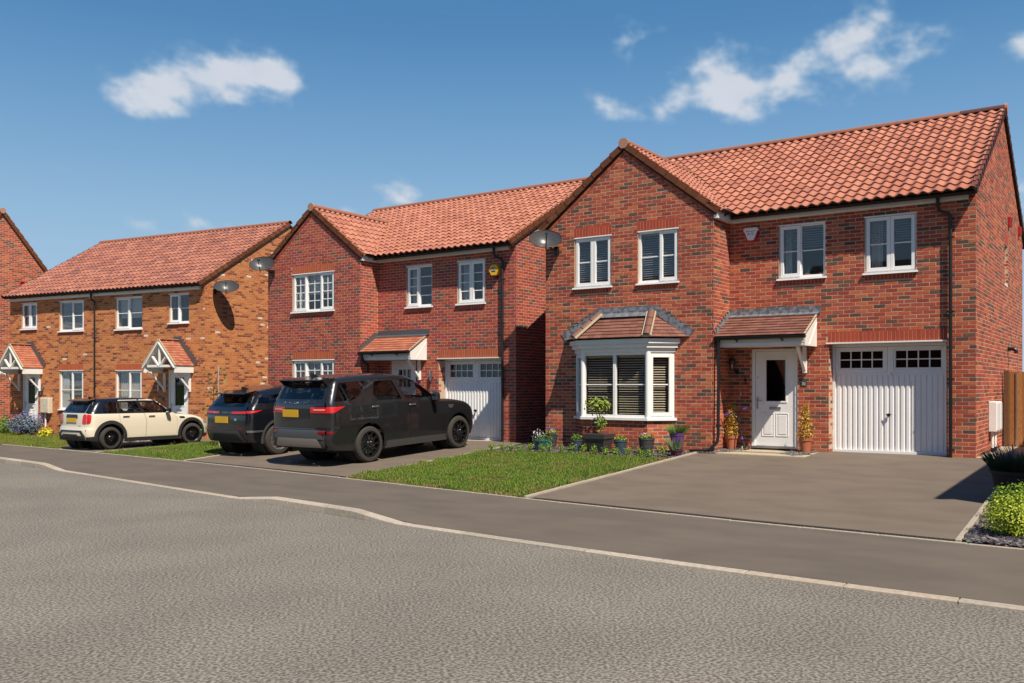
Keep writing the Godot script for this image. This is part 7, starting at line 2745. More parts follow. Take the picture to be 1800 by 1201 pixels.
func car_cream() -> void:
	var sh := Shell.new()
	sh.tail_curve = 0.16
	sh.k_end = 0.16
	sh.curve("plan", [-0.75, -0.5, 0.0, 0.6, 1.6, 2.4, 2.9, 3.2, 3.4], [0.77, 0.82, 0.852, 0.858, 0.855, 0.842, 0.80, 0.73, 0.66])
	sh.curve("sect", [0.12, 0.25, 0.4, 0.6, 0.8, 0.95, 1.03, 1.12, 1.28, 1.42], [0.95, 0.975, 0.995, 1.0, 0.99, 0.965, 0.925, 0.885, 0.825, 0.75])
	sh.curve("top", [-0.75, -0.45, -0.2, 0.1, 0.5, 1.0, 1.35, 1.52, 1.75, 2.0, 2.12, 2.5, 2.8, 3.05, 3.25, 3.4], [1.345, 1.375, 1.40, 1.418, 1.428, 1.42, 1.385, 1.335, 1.17, 1.00, 0.955, 0.925, 0.875, 0.79, 0.67, 0.52])
	sh.curve("tail", [0.12, 0.22, 0.32, 0.45, 0.56, 0.62, 0.80, 0.96, 1.02, 1.10, 1.22, 1.34, 1.45], [-0.50, -0.62, -0.68, -0.70, -0.69, -0.655, -0.645, -0.63, -0.61, -0.55, -0.46, -0.38, -0.34])
	sh.curve("nose", [0.12, 0.25, 0.4, 0.55, 0.68, 0.78, 0.88], [3.2, 3.30, 3.34, 3.33, 3.27, 3.16, 2.9])
	var car := thing("parked_car", "cream five door hatchback with a black roof and black wheels", "car", Vector3.ZERO, "cars parked on the drives")
	var paint: StandardMaterial3D = M.paint_cream
	var d1 := rounded([[1.05, 0.31], [1.085, 0.75], [1.02, 0.985], [0.90, 1.345], [1.40, 1.335], [1.52, 1.28], [1.90, 0.985], [2.06, 0.8], [2.08, 0.6], [2.03, 0.31]], 0.04)
	var w1 := rounded([[1.045, 1.00], [0.925, 1.30], [1.37, 1.29], [1.48, 1.235], [1.76, 0.995]], 0.02)
	var d2 := rounded([[1.035, 0.31], [1.07, 0.75], [1.005, 0.985], [0.885, 1.345], [0.29, 1.345], [0.255, 0.99], [0.28, 0.76], [0.40, 0.58], [0.49, 0.46], [0.52, 0.31]], 0.04)
	var w2 := rounded([[0.925, 1.005], [0.82, 1.305], [0.315, 1.305], [0.295, 1.01]], 0.02)
	var w3 := rounded([[-0.20, 1.02], [-0.11, 1.30], [0.235, 1.31], [0.225, 1.01]], 0.03)
	var gate := rounded([[-0.60, 0.60], [0.60, 0.60], [0.56, 1.02], [0.50, 1.30], [-0.50, 1.30], [-0.56, 1.02]], 0.05)
	var rw := rounded([[-0.52, 1.045], [0.52, 1.045], [0.44, 1.285], [-0.44, 1.285]], 0.04)
	var upper := PackedVector2Array([Vector2(-0.8, 1.0), Vector2(0.4, 0.985), Vector2(2.02, 0.965), Vector2(2.1, 1.02), Vector2(1.6, 1.6), Vector2(-0.8, 1.6)])
	var tx := 0.66
	var black_band := PackedVector2Array([Vector2(-tx, 1.01), Vector2(tx, 1.01), Vector2(tx, 1.30), Vector2(-tx, 1.30)])
	car_body(car, sh, {
		"cell": 0.06, "paint": paint, "roof_paint": M.paint_black, "handle": M.chrome, "quarter_glass": M.privacy, "screen_glass": M.car_glass,
		"arches": [[0.0, 0.325, 0.385], [2.567, 0.325, 0.385]], "wheels": [0.0, 2.567], "tail_end": -0.66, "nose_end": 3.25,
		"tail_x": tx, "tail_h": [0.27, 0.4, 0.5, 0.6, 0.75, 0.9, 1.0, 1.1, 1.2, 1.30], "roof_x": 0.52, "bonnet_x": 0.66, "cowl": 2.04, "screen_top": 1.46, "bonnet_end": 3.22,
		"roof_s": [-0.42, -0.25, 0.0, 0.3, 0.6, 1.0, 1.25, 1.46, 1.6, 1.8, 2.0, 2.1, 2.4, 2.7, 2.95], "nose_x": 0.62, "nose_h": [0.75, 0.65, 0.55, 0.42, 0.30, 0.22],
		"sill": [[2.9, 0.20], [2.15, 0.19], [0.42, 0.20], [-0.40, 0.24]], "doors": [{"outline": d1, "window": w1, "handle": Vector2(1.24, 0.885), "glass": M.car_glass}, {"outline": d2, "window": w2, "handle": Vector2(0.45, 0.90), "glass": M.car_glass}],
		"quarter": [w3], "windows": [w1, w2, w3], "upper": upper,
		"overlays": [["sill_cladding", "side", rounded([[0.36, 0.20], [2.2, 0.188], [2.16, 0.295], [0.42, 0.31]], 0.02), M.clad_black, 0.008, true],
			["rear_cladding", "side", rounded([[-0.72, 0.24], [-0.34, 0.22], [-0.30, 0.40], [-0.72, 0.36]], 0.02), M.clad_black, 0.008, true],
			["front_cladding", "side", rounded([[2.86, 0.20], [3.25, 0.20], [3.2, 0.30], [2.9, 0.34]], 0.02), M.clad_black, 0.008, true],
			["side_scuttle", "side", rounded([[2.13, 0.845], [2.31, 0.84], [2.33, 0.79], [2.17, 0.795]], 0.01), M.black, 0.008, true],
			["tail_light", "side", rounded([[-0.66, 0.985], [-0.50, 0.975, 0.04], [-0.54, 0.74, 0.04], [-0.66, 0.72]], 0.03), M.red_lens, 0.010, true]],
		"tail": [["tailgate", gate, [rw], paint, 0.0], ["rear_window", grow(rw, 0.01), [], M.privacy, -0.006], ["rear_surround", PackedVector2Array([Vector2(-tx, 0.26), Vector2(tx, 0.26), Vector2(tx, 1.01), Vector2(-tx, 1.01)]), [grow(gate, 0.004)], paint, 0.0],
			["upper_trim", black_band, [grow(gate, 0.004)], M.paint_black, 0.0],
			["window_surround", rounded([[-0.555, 1.015], [0.555, 1.015], [0.50, 1.295], [-0.50, 1.295]], 0.03), [rw], M.paint_black, 0.003],
			["tail_light", rounded([[0.49, 0.73], [0.655, 0.72], [0.655, 0.985], [0.52, 0.985]], 0.05), [], M.red_lens, 0.012],
			["tail_light", rounded([[-0.49, 0.73], [-0.655, 0.72], [-0.655, 0.985], [-0.52, 0.985]], 0.05), [], M.red_lens, 0.012],
			["boot_handle", rounded([[-0.30, 0.88], [0.30, 0.88], [0.27, 0.975], [-0.27, 0.975]], 0.03), [], M.black, 0.014],
			["bumper_trim", rounded([[-0.66, 0.265], [0.66, 0.265], [0.655, 0.40], [0.52, 0.545], [-0.52, 0.545], [-0.655, 0.40]], 0.02), [rounded([[-0.54, 0.40], [0.54, 0.40], [0.46, 0.50], [-0.46, 0.50]], 0.02)], M.clad_black, 0.012],
			["bumper_vent", rounded([[-0.40, 0.34], [0.40, 0.34], [0.36, 0.44], [-0.36, 0.44]], 0.02), [], M.black, 0.020],
			["model_badge", rounded([[0.33, 0.655], [0.44, 0.655], [0.44, 0.675], [0.33, 0.675]], 0.004), [], M.chrome, 0.006]],
		"grille": [0.32, 0.62], "lamp": [0.58, 0.72]})
	for c in [Vector2(0, 0.325), Vector2(2.567, 0.325)]:
		pair(car, "arch_cladding", arch_lip(sh, c, 0.385, 0.095, -0.12, PI + 0.12, 0.016), M.clad_black)
	plate(sh, car, 0.0, 0.82, 0.50, 0.115)
	var b := MB.new()
	b.prism(PackedVector2Array([Vector2(0.20, 1.405), Vector2(0.47, 1.355), Vector2(0.475, 1.335), Vector2(0.34, 1.32)]), Transform3D(Basis(Vector3(0, 0, 1), Vector3.UP, Vector3(-1, 0, 0)), Vector3(0.51, 0, 0)), 1.02)
	part(car, "roof_spoiler", b, M.paint_black)
	b = MB.new()
	b.prism(PackedVector2Array([Vector2(-0.02, 1.41), Vector2(0.18, 1.395), Vector2(0.16, 1.455)]), Transform3D(Basis(Vector3(0, 0, 1), Vector3.UP, Vector3(-1, 0, 0)), Vector3(0.02, 0, 0)), 0.04)
	b.tube([Vector3(0, 1.44, 0.12), Vector3(0, 1.58, 0.24)], 0.003, 5)
	part(car, "roof_aerial", b, M.black)
	b = MB.new()
	b.bar(Vector3(-0.20, 0.83, 0.0), Vector3(0.20, 0.83, 0.0), 0.01, 0.01)
	for sd in [-1.0, 1.0]:
		tyre_wheel(car, 0.0, 0.865 * sd, 0.312, 0.205, 0.215, 15, 2, M.alloy_black)
		tyre_wheel(car, 2.567, 0.865 * sd, 0.312, 0.205, 0.215, 15, 2, M.alloy_black, -0.22)
	mirror(sh, car, 1.74, 1.00, M.paint_black, Vector3(0.19, 0.14, 0.11))
	seats(car, [[1.05, 0.50, 1.22], [0.15, 0.52, 1.18]], M.seat, 1.55, 0.92)
	place_car(car, Vector3(-20.80, land(-20.80, 4.30) + 0.002, 4.30), Vector3(-20.76, land(-20.76, 1.735) + 0.002, 1.735), 0.865)


func car_materials() -> void:
	M.paint_grey = paint_mat(lin(0.024, 0.025, 0.028), 0.5, 0.3)
	M.paint_black = paint_mat(lin(0.006, 0.007, 0.010), 0.0, 0.25)
	M.paint_cream = paint_mat(lin(0.66, 0.60, 0.48), 0.0, 0.3)
	M.car_glass = glass_mat(Color(0.02, 0.03, 0.025), 0.35)
	M.privacy = glass_mat(Color(0.003, 0.003, 0.004), 0.86)
	M.clad_grey = mat(lin(0.045, 0.045, 0.048), 0.5)
	M.clad_dark = mat(lin(0.075, 0.077, 0.082), 0.4, 0.3)
	M.clad_black = mat(lin(0.020, 0.020, 0.021), 0.6)
	M.skid = mat(lin(0.36, 0.34, 0.32), 0.38, 0.7)
	M.alloy_black = mat(lin(0.012, 0.012, 0.013), 0.25, 0.2)
	M.alloy_silver = mat(lin(0.55, 0.55, 0.56), 0.3, 0.9)
	M.lens = glass_mat(Color(0.5, 0.5, 0.5), 0.5)
	M.lens_pink = mat(lin(0.75, 0.42, 0.44), 0.15)
	M.seat = mat(lin(0.035, 0.034, 0.034), 0.7)


# ---------------------------------------------------------------- plants, pots and small things
var _leaf: ArrayMesh
func leaf_mesh() -> ArrayMesh:
	if _leaf: return _leaf
	var b := MB.new()
	var p := [Vector3(0, 0, 0), Vector3(-0.32, 0.10, 0.4), Vector3(-0.20, 0.07, 0.8), Vector3(0, 0.0, 1.0), Vector3(0.20, 0.07, 0.8), Vector3(0.32, 0.10, 0.4), Vector3(0, 0, 0.5)]
	for i in 6:
		b.tri(p[6], p[(i + 1) % 6], p[i])
	_leaf = b.mesh()
	return _leaf


func foliage(parent: Node, called: String, c: Vector3, r: Vector3, n: int, size: float, cols: Array, up := 0.4, shell := 0.55, spread := 0.5) -> void:
	var where := []
	var tints := []
	for i in n:
		var d := Vector3(rng.randfn(), rng.randfn(), rng.randfn()).normalized()
		var k := pow(rng.randf(), 1.0 - shell)
		var lump := 1.0 + 0.13 * sin(d.x * 7.0 + c.x * 9.0) + 0.12 * sin(d.y * 8.0 + d.z * 6.0 + c.z * 5.0)
		var p := c + d * r * k * lump
		var face := (d + Vector3(rng.randfn(), rng.randfn(), rng.randfn()) * spread + Vector3.UP * up).normalized()
		var z := Vector3(rng.randfn(), rng.randfn(), rng.randfn()).cross(face).normalized()
		var s := size * rng.randf_range(0.65, 1.25)
		where.append(Transform3D(Basis(face.cross(z), face, z).scaled_local(Vector3.ONE * s), p))
		tints.append(cols[rng.randi() % cols.size()] * rng.randf_range(0.75, 1.25))
	clump(parent, called, leaf_mesh(), where, tints)


func spikes(parent: Node, called: String, c: Vector3, r: float, hgt: float, n: int, cols: Array, w := 0.004, lean := 0.35) -> void:
	var b := MB.new()
	b.quad(Vector3(-0.5, 0, 0), Vector3(0.5, 0, 0), Vector3(0.35, 0.6, 0.06), Vector3(-0.35, 0.6, 0.06))
	b.tri(Vector3(-0.35, 0.6, 0.06), Vector3(0.35, 0.6, 0.06), Vector3(0, 1, 0.16))
	var where := []
	var tints := []
	for i in n:
		var a := rng.randf() * TAU
		var q := sqrt(rng.randf()) * r
		var d := Vector3(cos(a), 0, sin(a))
		var up := (Vector3.UP + d * lean * (q / r) + Vector3(rng.randfn(), 0, rng.randfn()) * 0.12).normalized()
		var x := up.cross(Vector3(cos(a + 1.0), 0, sin(a + 1.0))).normalized()
		var h := hgt * rng.randf_range(0.55, 1.1)
		where.append(Transform3D(Basis(x * w * 2.0, up * h, x.cross(up) * h), c + d * q))
		tints.append(cols[rng.randi() % cols.size()] * rng.randf_range(0.75, 1.25))
	clump(parent, called, b.mesh(), where, tints)


func ground_at(x: float, z: float, lift := 0.0) -> Vector3:
	return Vector3(x, land(x, z) + lift, z)


func pot(label: String, x: float, z: float, r0: float, r1: float, h: float, m: Material, called := "plant_pot", ribs := 0) -> Node3D:
	var root := thing(called, label, "plant pot", ground_at(x, z, 0.01), "pots below the bay window")
	var b := MB.new()
	var prof := [Vector2(0.0, 0.0), Vector2(r0, 0.0)]
	for i in 7:
		var t := i / 6.0
		prof.append(Vector2(lerpf(r0, r1 * 0.94, t) + (0.003 if ribs and i % 2 else 0.0), h * 0.86 * t + 0.002))
	prof.append_array([Vector2(r1, h * 0.87), Vector2(r1, h), Vector2(r1 * 0.9, h), Vector2(r1 * 0.88, h * 0.86)])
	b.lathe(prof, 28)
	part(root, "bowl", b, m)
	b = MB.new()
	b.lathe([Vector2(r1 * 0.9, h * 0.87), Vector2(0.0, h * 0.91)], 20)
	part(root, "compost", b, M.soil)
	return root


const BOX_GREEN := [Color(0.13, 0.25, 0.012), Color(0.20, 0.33, 0.018), Color(0.10, 0.19, 0.012), Color(0.26, 0.38, 0.03)]
const DEEP_GREEN := [Color(0.05, 0.12, 0.015), Color(0.08, 0.17, 0.02), Color(0.035, 0.085, 0.012)]


func garden() -> void:
	rng.seed = 900
	var glaze := mat(lin(0.012, 0.10, 0.125), 0.12)
	glaze.clearcoat_enabled = true
	var slateblue := mat(lin(0.040, 0.062, 0.095), 0.45)
	var charcoal := mat(lin(0.045, 0.042, 0.045), 0.6)
	var p := pot("glossy teal glazed bowl of white and violet flowers", -8.40, 1.66, 0.17, 0.235, 0.24, glaze)
	foliage(p, "foliage", Vector3(0, 0.28, 0), Vector3(0.24, 0.10, 0.24), 160, 0.05, DEEP_GREEN + [Color(0.22, 0.28, 0.04)])
	foliage(p, "flowers", Vector3(-0.12, 0.36, 0.02), Vector3(0.17, 0.14, 0.12), 60, 0.035, [Color(0.62, 0.58, 0.66), Color(0.45, 0.40, 0.58), Color(0.70, 0.68, 0.70)])
	p = pot("grey ribbed pot of purple pansies behind the teal bowl", -8.52, 1.12, 0.10, 0.145, 0.33, charcoal, "plant_pot", 1)
	foliage(p, "foliage", Vector3(0, 0.35, 0), Vector3(0.16, 0.06, 0.16), 90, 0.045, BOX_GREEN)
	foliage(p, "flowers", Vector3(0, 0.42, 0.03), Vector3(0.12, 0.04, 0.12), 40, 0.035, [Color(0.22, 0.07, 0.36), Color(0.34, 0.14, 0.46)])
	p = pot("small slate blue pot between the teal bowl and the square planter", -7.50, 1.72, 0.09, 0.13, 0.27, slateblue)
	foliage(p, "foliage", Vector3(0, 0.31, 0), Vector3(0.13, 0.09, 0.13), 110, 0.045, DEEP_GREEN + BOX_GREEN)
	# square planter with a standard shrub
	var sq := thing("square_planter", "dark square tapered planter with a leafy standard shrub", "planter", ground_at(-6.97, 1.66, 0.01))
	var b := MB.new()
	for lv in [[0.15, 0.0, 0.225, 0.30], [0.238, 0.30, 0.25, 0.40]]:
		var lo := []
		var hi := []
		for c in [[-1, -1], [1, -1], [1, 1], [-1, 1]]:
			lo.append(Vector3(c[0] * lv[0], lv[1], c[1] * lv[0]))
			hi.append(Vector3(c[0] * lv[2], lv[3], c[1] * lv[2]))
		for i in 4:
			b.quad(lo[(i + 1) % 4], lo[i], hi[i], hi[(i + 1) % 4])
		b.poly(hi, Vector3.UP)
		b.poly(lo, Vector3.DOWN)
	part(sq, "planter_box", b, charcoal)
	b = MB.new()
	b.tube([Vector3(0, 0.38, 0), Vector3(0.01, 0.7, 0), Vector3(-0.03, 0.95, 0.01)], [0.014, 0.012, 0.008], 7)
	b.tube([Vector3(0.01, 0.7, 0), Vector3(0.10, 0.95, 0.05)], [0.009, 0.005], 6)
	b.tube([Vector3(0.0, 0.62, 0), Vector3(-0.13, 0.92, -0.03)], [0.009, 0.005], 6)
	part(sq, "stem", b, M.bark)
	foliage(sq, "crown", Vector3(-0.02, 1.0, 0), Vector3(0.30, 0.18, 0.26), 330, 0.075, [Color(0.17, 0.24, 0.025), Color(0.24, 0.31, 0.04), Color(0.11, 0.18, 0.02), Color(0.30, 0.30, 0.06)], 0.5, 0.4)
	foliage(sq, "crown", Vector3(0.03, 0.62, 0.02), Vector3(0.15, 0.17, 0.15), 110, 0.065, [Color(0.17, 0.24, 0.025), Color(0.24, 0.31, 0.04), Color(0.11, 0.18, 0.02)], 0.5, 0.3)
	p = pot("small slate blue pot right of the square planter", -6.40, 1.80, 0.10, 0.145, 0.30, slateblue)
	foliage(p, "foliage", Vector3(0, 0.32, 0), Vector3(0.15, 0.06, 0.15), 110, 0.045, BOX_GREEN)
	p = pot("black grey pot of white and pink flowers under the bay corner", -5.88, 1.64, 0.12, 0.17, 0.34, charcoal, "plant_pot", 1)
	foliage(p, "foliage", Vector3(0, 0.36, 0), Vector3(0.17, 0.06, 0.17), 120, 0.045, BOX_GREEN)
	foliage(p, "flowers", Vector3(-0.02, 0.42, 0.04), Vector3(0.09, 0.03, 0.09), 26, 0.035, [Color(0.7, 0.62, 0.66), Color(0.45, 0.25, 0.42)])
	p = pot("tall purple pot with a mop of fine green stems", -5.36, 1.30, 0.105, 0.155, 0.42, mat(lin(0.10, 0.035, 0.17), 0.3))
	spikes(p, "foliage", Vector3(0, 0.40, 0), 0.14, 0.26, 420, [Color(0.07, 0.16, 0.03), Color(0.11, 0.22, 0.04)], 0.003, 0.9)
	p = pot("low dark purple bowl of grey green sprigs at the drive edge", -5.14, 1.80, 0.09, 0.14, 0.14, mat(lin(0.07, 0.02, 0.05), 0.4))
	foliage(p, "foliage", Vector3(0, 0.16, 0), Vector3(0.14, 0.07, 0.14), 90, 0.04, [Color(0.12, 0.20, 0.06), Color(0.18, 0.26, 0.08)])
	spikes(p, "sprigs", Vector3(-0.04, 0.14, 0), 0.10, 0.30, 90, [Color(0.12, 0.18, 0.07), Color(0.16, 0.20, 0.10)], 0.006, 0.5)
	# row of little box plants
	var n := 0
	for q in [[-9.45, 2.16], [-9.20, 2.10], [-8.93, 2.14], [-8.70, 2.10], [-8.47, 2.06], [-8.14, 2.10], [-7.95, 2.14], [-7.66, 2.08], [-7.42, 2.04], [-7.18, 1.98], [-6.90, 2.06], [-6.62, 2.04], [-6.34, 2.14], [-6.10, 2.02], [-5.80, 2.10], [-5.58, 2.14], [-5.36, 1.98]]:
		var at := ["at the far end by the drive of the dark cars", "second from the far end of the row", "third from the far end of the row", "fourth from the far end, left of the teal bowl", "touching the left of the teal bowl", "in front of the teal bowl", "bushy, right of the teal bowl", "in front of the first slate blue pot", "right of the first slate blue pot", "left of the square planter", "in front of the square planter", "right of the square planter", "in front of the second slate blue pot", "right of the second slate blue pot", "left of the black grey pot", "in front of the black grey pot", "beside the low purple bowl"]
		var hgt := rng.randf_range(0.17, 0.25)
		if n == 6 or n == 16: hgt = 0.28
		var root := thing("box_plant", "small bright green box plant " + at[n], "plant", ground_at(q[0], q[1], 0.0), "row of young box plants edging the lawn")
		b = MB.new()
		for k in 4:
			b.tube([Vector3(0, 0, 0), Vector3(rng.randf_range(-0.05, 0.05), hgt * 0.7, rng.randf_range(-0.05, 0.05))], 0.004, 5)
		part(root, "stems", b, M.bark)
		foliage(root, "foliage", Vector3(0, hgt * 0.58, 0), Vector3(0.10 + 0.03 * float(n == 6 or n == 16), hgt * 0.52, 0.10), 210, 0.026, BOX_GREEN, 0.7, 0.3)
		n += 1
	# golden conifers either side of the door
	for i in 2:
		var at := ground_at([-4.56, -3.02][i], [0.34, 0.34][i], 0.012)
		var root := thing("potted_conifer", ["golden conifer in a terracotta pot half hidden by the scooter", "golden conifer in a terracotta pot between the door and the garage"][i], "conifer", at, "golden conifers by the door")
		b = MB.new()
		b.lathe([Vector2(0.0, 0.0), Vector2(0.085, 0.0), Vector2(0.115, 0.235), Vector2(0.13, 0.24), Vector2(0.135, 0.295), Vector2(0.115, 0.295), Vector2(0.11, 0.25), Vector2(0.0, 0.26)], 24)
		part(root, "pot", b, M.terracotta)
		b = MB.new()
		b.tube([Vector3(0, 0.25, 0), Vector3(0, 0.85, 0)], [0.016, 0.006], 6)
		part(root, "trunk", b, M.bark)
		var gold := [Color(0.50, 0.30, 0.035), Color(0.58, 0.37, 0.06), Color(0.42, 0.22, 0.03), Color(0.34, 0.18, 0.03)]
		for lv in 6:
			var t := lv / 5.0
			foliage(root, "crown", Vector3(0, 0.34 + 0.55 * t, 0), Vector3(lerpf(0.175, 0.075, t), 0.10, lerpf(0.175, 0.075, t)), int(lerpf(260, 110, t)), 0.036, gold, 0.2, 0.55, 0.7)
	# stunt scooter leaning in the corner
	var sc := thing("kick_scooter", "black kick scooter with purple grips leaning by the front door", "scooter", ground_at(-4.26, 0.50, 0.012))
	var top := Vector3(-0.14, 0.78, -0.06)
	b = MB.new()
	b.tube([Vector3(0, 0.16, 0), top * 0.86 + Vector3(0.0, 0.02, 0)], 0.017, 10)
	b.tube([top * 0.84, top + Vector3(-0.09, 0.0, 0.03)], 0.013, 8)
	b.tube([top * 0.84, top + Vector3(0.07, 0.06, -0.02)], 0.013, 8)
	b.tube([top + Vector3(-0.13, -0.01, 0.03), top + Vector3(0.12, 0.08, -0.03)], 0.013, 8)
	part(sc, "handlebar", b, M.black)
	for sd in 2:
		b = MB.new()
		var o := [Vector3(-0.13, -0.01, 0.03), Vector3(0.12, 0.08, -0.03)]
		var dr: Vector3 = (o[sd] - o[1 - sd]).normalized()
		b.tube([top + o[sd], top + o[sd] + dr * 0.13], 0.018, 10)
		part(sc, "grip", b, M.purple)
	b = MB.new()
	b.tube([Vector3(0, 0.16, 0) + top * 0.10, Vector3(0, 0.16, 0) + top * 0.17], 0.026, 10)
	part(sc, "clamp", b, M.purple)
	b = MB.new()
	b.bar(Vector3(0.03, 0.055, 0.0), Vector3(0.0, 0.20, 0.0), 0.02, 0.03)
	b.bar(Vector3(-0.03, 0.055, 0.0), Vector3(0.0, 0.20, 0.0), 0.02, 0.03)
	part(sc, "fork", b, M.black)
	for z in [0.0, -0.40]:
		b = MB.new()
		b.lathe([Vector2(0.0, -0.013), Vector2(0.045, -0.013), Vector2(0.055, 0.0), Vector2(0.045, 0.013), Vector2(0.0, 0.013)], 18, Transform3D(Basis(Vector3(0, 0, 1), PI / 2), Vector3(0, 0.055, z)))
		part(sc, "wheel", b, M.scooter_wheel)
	b = MB.new()
	b.obox(Transform3D(Basis(), Vector3(0, 0.085, -0.22)), Vector3(0.11, 0.02, 0.36), 0.008)
	b.bar(Vector3(0, 0.09, -0.06), Vector3(0, 0.18, 0.0), 0.04, 0.03)
	part(sc, "deck", b, M.black)
	# planting at the near corner of the drive
	var bb := thing("box_bush", "round bright lime green bush on the slate at the drive corner", "bush", ground_at(1.36, 7.45, 0.0))
	b = MB.new()
	for k in 9:
		b.tube([Vector3(0, 0, 0), Vector3(rng.randf_range(-0.18, 0.18), 0.30, rng.randf_range(-0.18, 0.18))], 0.006, 5)
	part(bb, "stems", b, M.bark)
	foliage(bb, "foliage", Vector3(0, 0.23, 0), Vector3(0.29, 0.24, 0.29), 4200, 0.030, [Color(0.26, 0.34, 0.012), Color(0.34, 0.42, 0.02), Color(0.17, 0.26, 0.012), Color(0.42, 0.45, 0.04)], 0.6, 0.45)
	bb = thing("box_bush", "darker green bush behind the lime green one in the house shadow", "bush", ground_at(1.28, 6.35, 0.0))
	b = MB.new()
	for k in 9:
		b.tube([Vector3(0, 0, 0), Vector3(rng.randf_range(-0.18, 0.18), 0.30, rng.randf_range(-0.18, 0.18))], 0.006, 5)
	part(bb, "stems", b, M.bark)
	foliage(bb, "foliage", Vector3(0, 0.22, 0), Vector3(0.27, 0.24, 0.27), 2600, 0.032, [Color(0.14, 0.24, 0.014), Color(0.20, 0.30, 0.02), Color(0.10, 0.18, 0.012)], 0.6, 0.45)
	var pale := pot("pale grey green round pot at the edge of the slate bed", 1.80, 7.25, 0.225, 0.235, 0.44, mat(lin(0.33, 0.38, 0.33), 0.3))
	pale.set_meta("group", "pots in the slate bed")
	foliage(pale, "foliage", Vector3(0.05, 0.48, 0), Vector3(0.24, 0.12, 0.24), 260, 0.085, [Color(0.22, 0.32, 0.03), Color(0.30, 0.40, 0.05), Color(0.14, 0.24, 0.03)], 0.8, 0.4)
	var dk := pot("wide black tub of lavender in the house shadow by the gate", 1.16, 4.25, 0.34, 0.42, 0.33, M.black_matt)
	dk.set_meta("group", "pots in the slate bed")
	spikes(dk, "foliage", Vector3(0, 0.30, 0), 0.38, 0.36, 1500, [Color(0.05, 0.085, 0.03), Color(0.075, 0.11, 0.045), Color(0.04, 0.07, 0.03)], 0.005, 0.6)
	spikes(dk, "flower_spikes", Vector3(0, 0.50, 0), 0.36, 0.26, 70, [Color(0.20, 0.15, 0.20), Color(0.28, 0.20, 0.24)], 0.005, 0.8)
	# shrubs in front of the orange houses
	var beds := [["ornamental_grass", "dark green clump at the far end of the flower bed", -33.2, 1.55, 0.30, 0.45, 0], ["ornamental_grass", "bright green feathery mound below the far white door", -32.0, 1.65, 0.45, 0.62, 1], ["flowering_shrub", "wide blue flowering shrub below the cream meter cupboard", -30.3, 1.75, 0.85, 0.75, 2], ["flowering_shrub", "low golden yellow shrub near the tail of the cream car", -28.6, 1.95, 0.35, 0.30, 3], ["flowering_shrub", "thin red tinged shrub beside the tail of the cream car", -28.0, 1.55, 0.40, 0.70, 4], ["flowering_shrub", "small orange brown shrub between the green mound and the blue shrub", -32.3, 1.95, 0.28, 0.24, 5]]
	for q in beds:
		var root := thing(q[0], q[1], "shrub", ground_at(q[2], q[3], 0.0), "shrubs in the flower bed by the orange houses")
		b = MB.new()
		for k in 7:
			b.tube([Vector3(0, 0, 0), Vector3(rng.randf_range(-0.4, 0.4) * q[4], q[5] * 0.6, rng.randf_range(-0.2, 0.2) * q[4])], 0.007, 5)
		part(root, "stems", b, M.bark)
		var cols: Array = [DEEP_GREEN, [Color(0.13, 0.24, 0.02), Color(0.18, 0.30, 0.03)], [Color(0.05, 0.09, 0.03), Color(0.08, 0.13, 0.05)], [Color(0.60, 0.55, 0.02), Color(0.48, 0.45, 0.02)], [Color(0.16, 0.13, 0.04), Color(0.10, 0.14, 0.03), Color(0.22, 0.10, 0.05)], [Color(0.30, 0.20, 0.04), Color(0.22, 0.18, 0.03)]][q[6]]
		foliage(root, "foliage", Vector3(0, q[5] * 0.5, 0), Vector3(q[4], q[5] * 0.52, q[4] * 0.55), int(700 * q[4] / 0.4), 0.07, cols, 0.5, 0.4)
		if q[6] == 2:
			foliage(root, "flowers", Vector3(0, q[5] * 0.56, 0.05), Vector3(q[4] * 1.04, q[5] * 0.54, q[4] * 0.6), 1500, 0.05, [Color(0.16, 0.19, 0.42), Color(0.22, 0.25, 0.50), Color(0.12, 0.13, 0.34)], 0.5, 0.75)
		if q[6] <= 1:
			spikes(root, "blades", Vector3(0, 0, 0), q[4] * 0.8, q[5] * 1.3, 260, cols + [Color(0.42, 0.38, 0.20)], 0.006, 0.8)
	# young staked tree on the strip between the cars
	var tr := thing("sapling", "thin staked young tree with sparse leaves beside the black car", "tree", ground_at(-17.64, 3.22, 0.0))
	b = MB.new()
	var trunk := [Vector3(-0.10, 0, 0), Vector3(-0.12, 0.5, 0.02), Vector3(-0.20, 1.0, 0), Vector3(-0.14, 1.5, 0.03), Vector3(0.02, 2.0, 0)]
	b.tube(trunk, [0.016, 0.014, 0.012, 0.009, 0.004], 7)
	var tips := []
	for k in 16:
		var y := 0.35 + 1.55 * k / 15.0
		var o: Vector3 = trunk[clampi(int(y / 0.5), 0, 3)].lerp(trunk[clampi(int(y / 0.5) + 1, 1, 4)], fmod(y, 0.5) / 0.5)
		var a := k * 2.4
		var e := o + Vector3(cos(a) * 0.34 * rng.randf_range(0.5, 1.2), rng.randf_range(0.05, 0.22), sin(a) * 0.25)
		b.tube([o, e], [0.006, 0.003], 5)
		tips.append([o, e])
	part(tr, "trunk", b, M.bark)
	b = MB.new()
	b.tube([Vector3(0.06, 0, 0), Vector3(0.02, 2.15, 0)], 0.018, 7)
	part(tr, "stake", b, M.stake)
	var where := []
	var tints := []
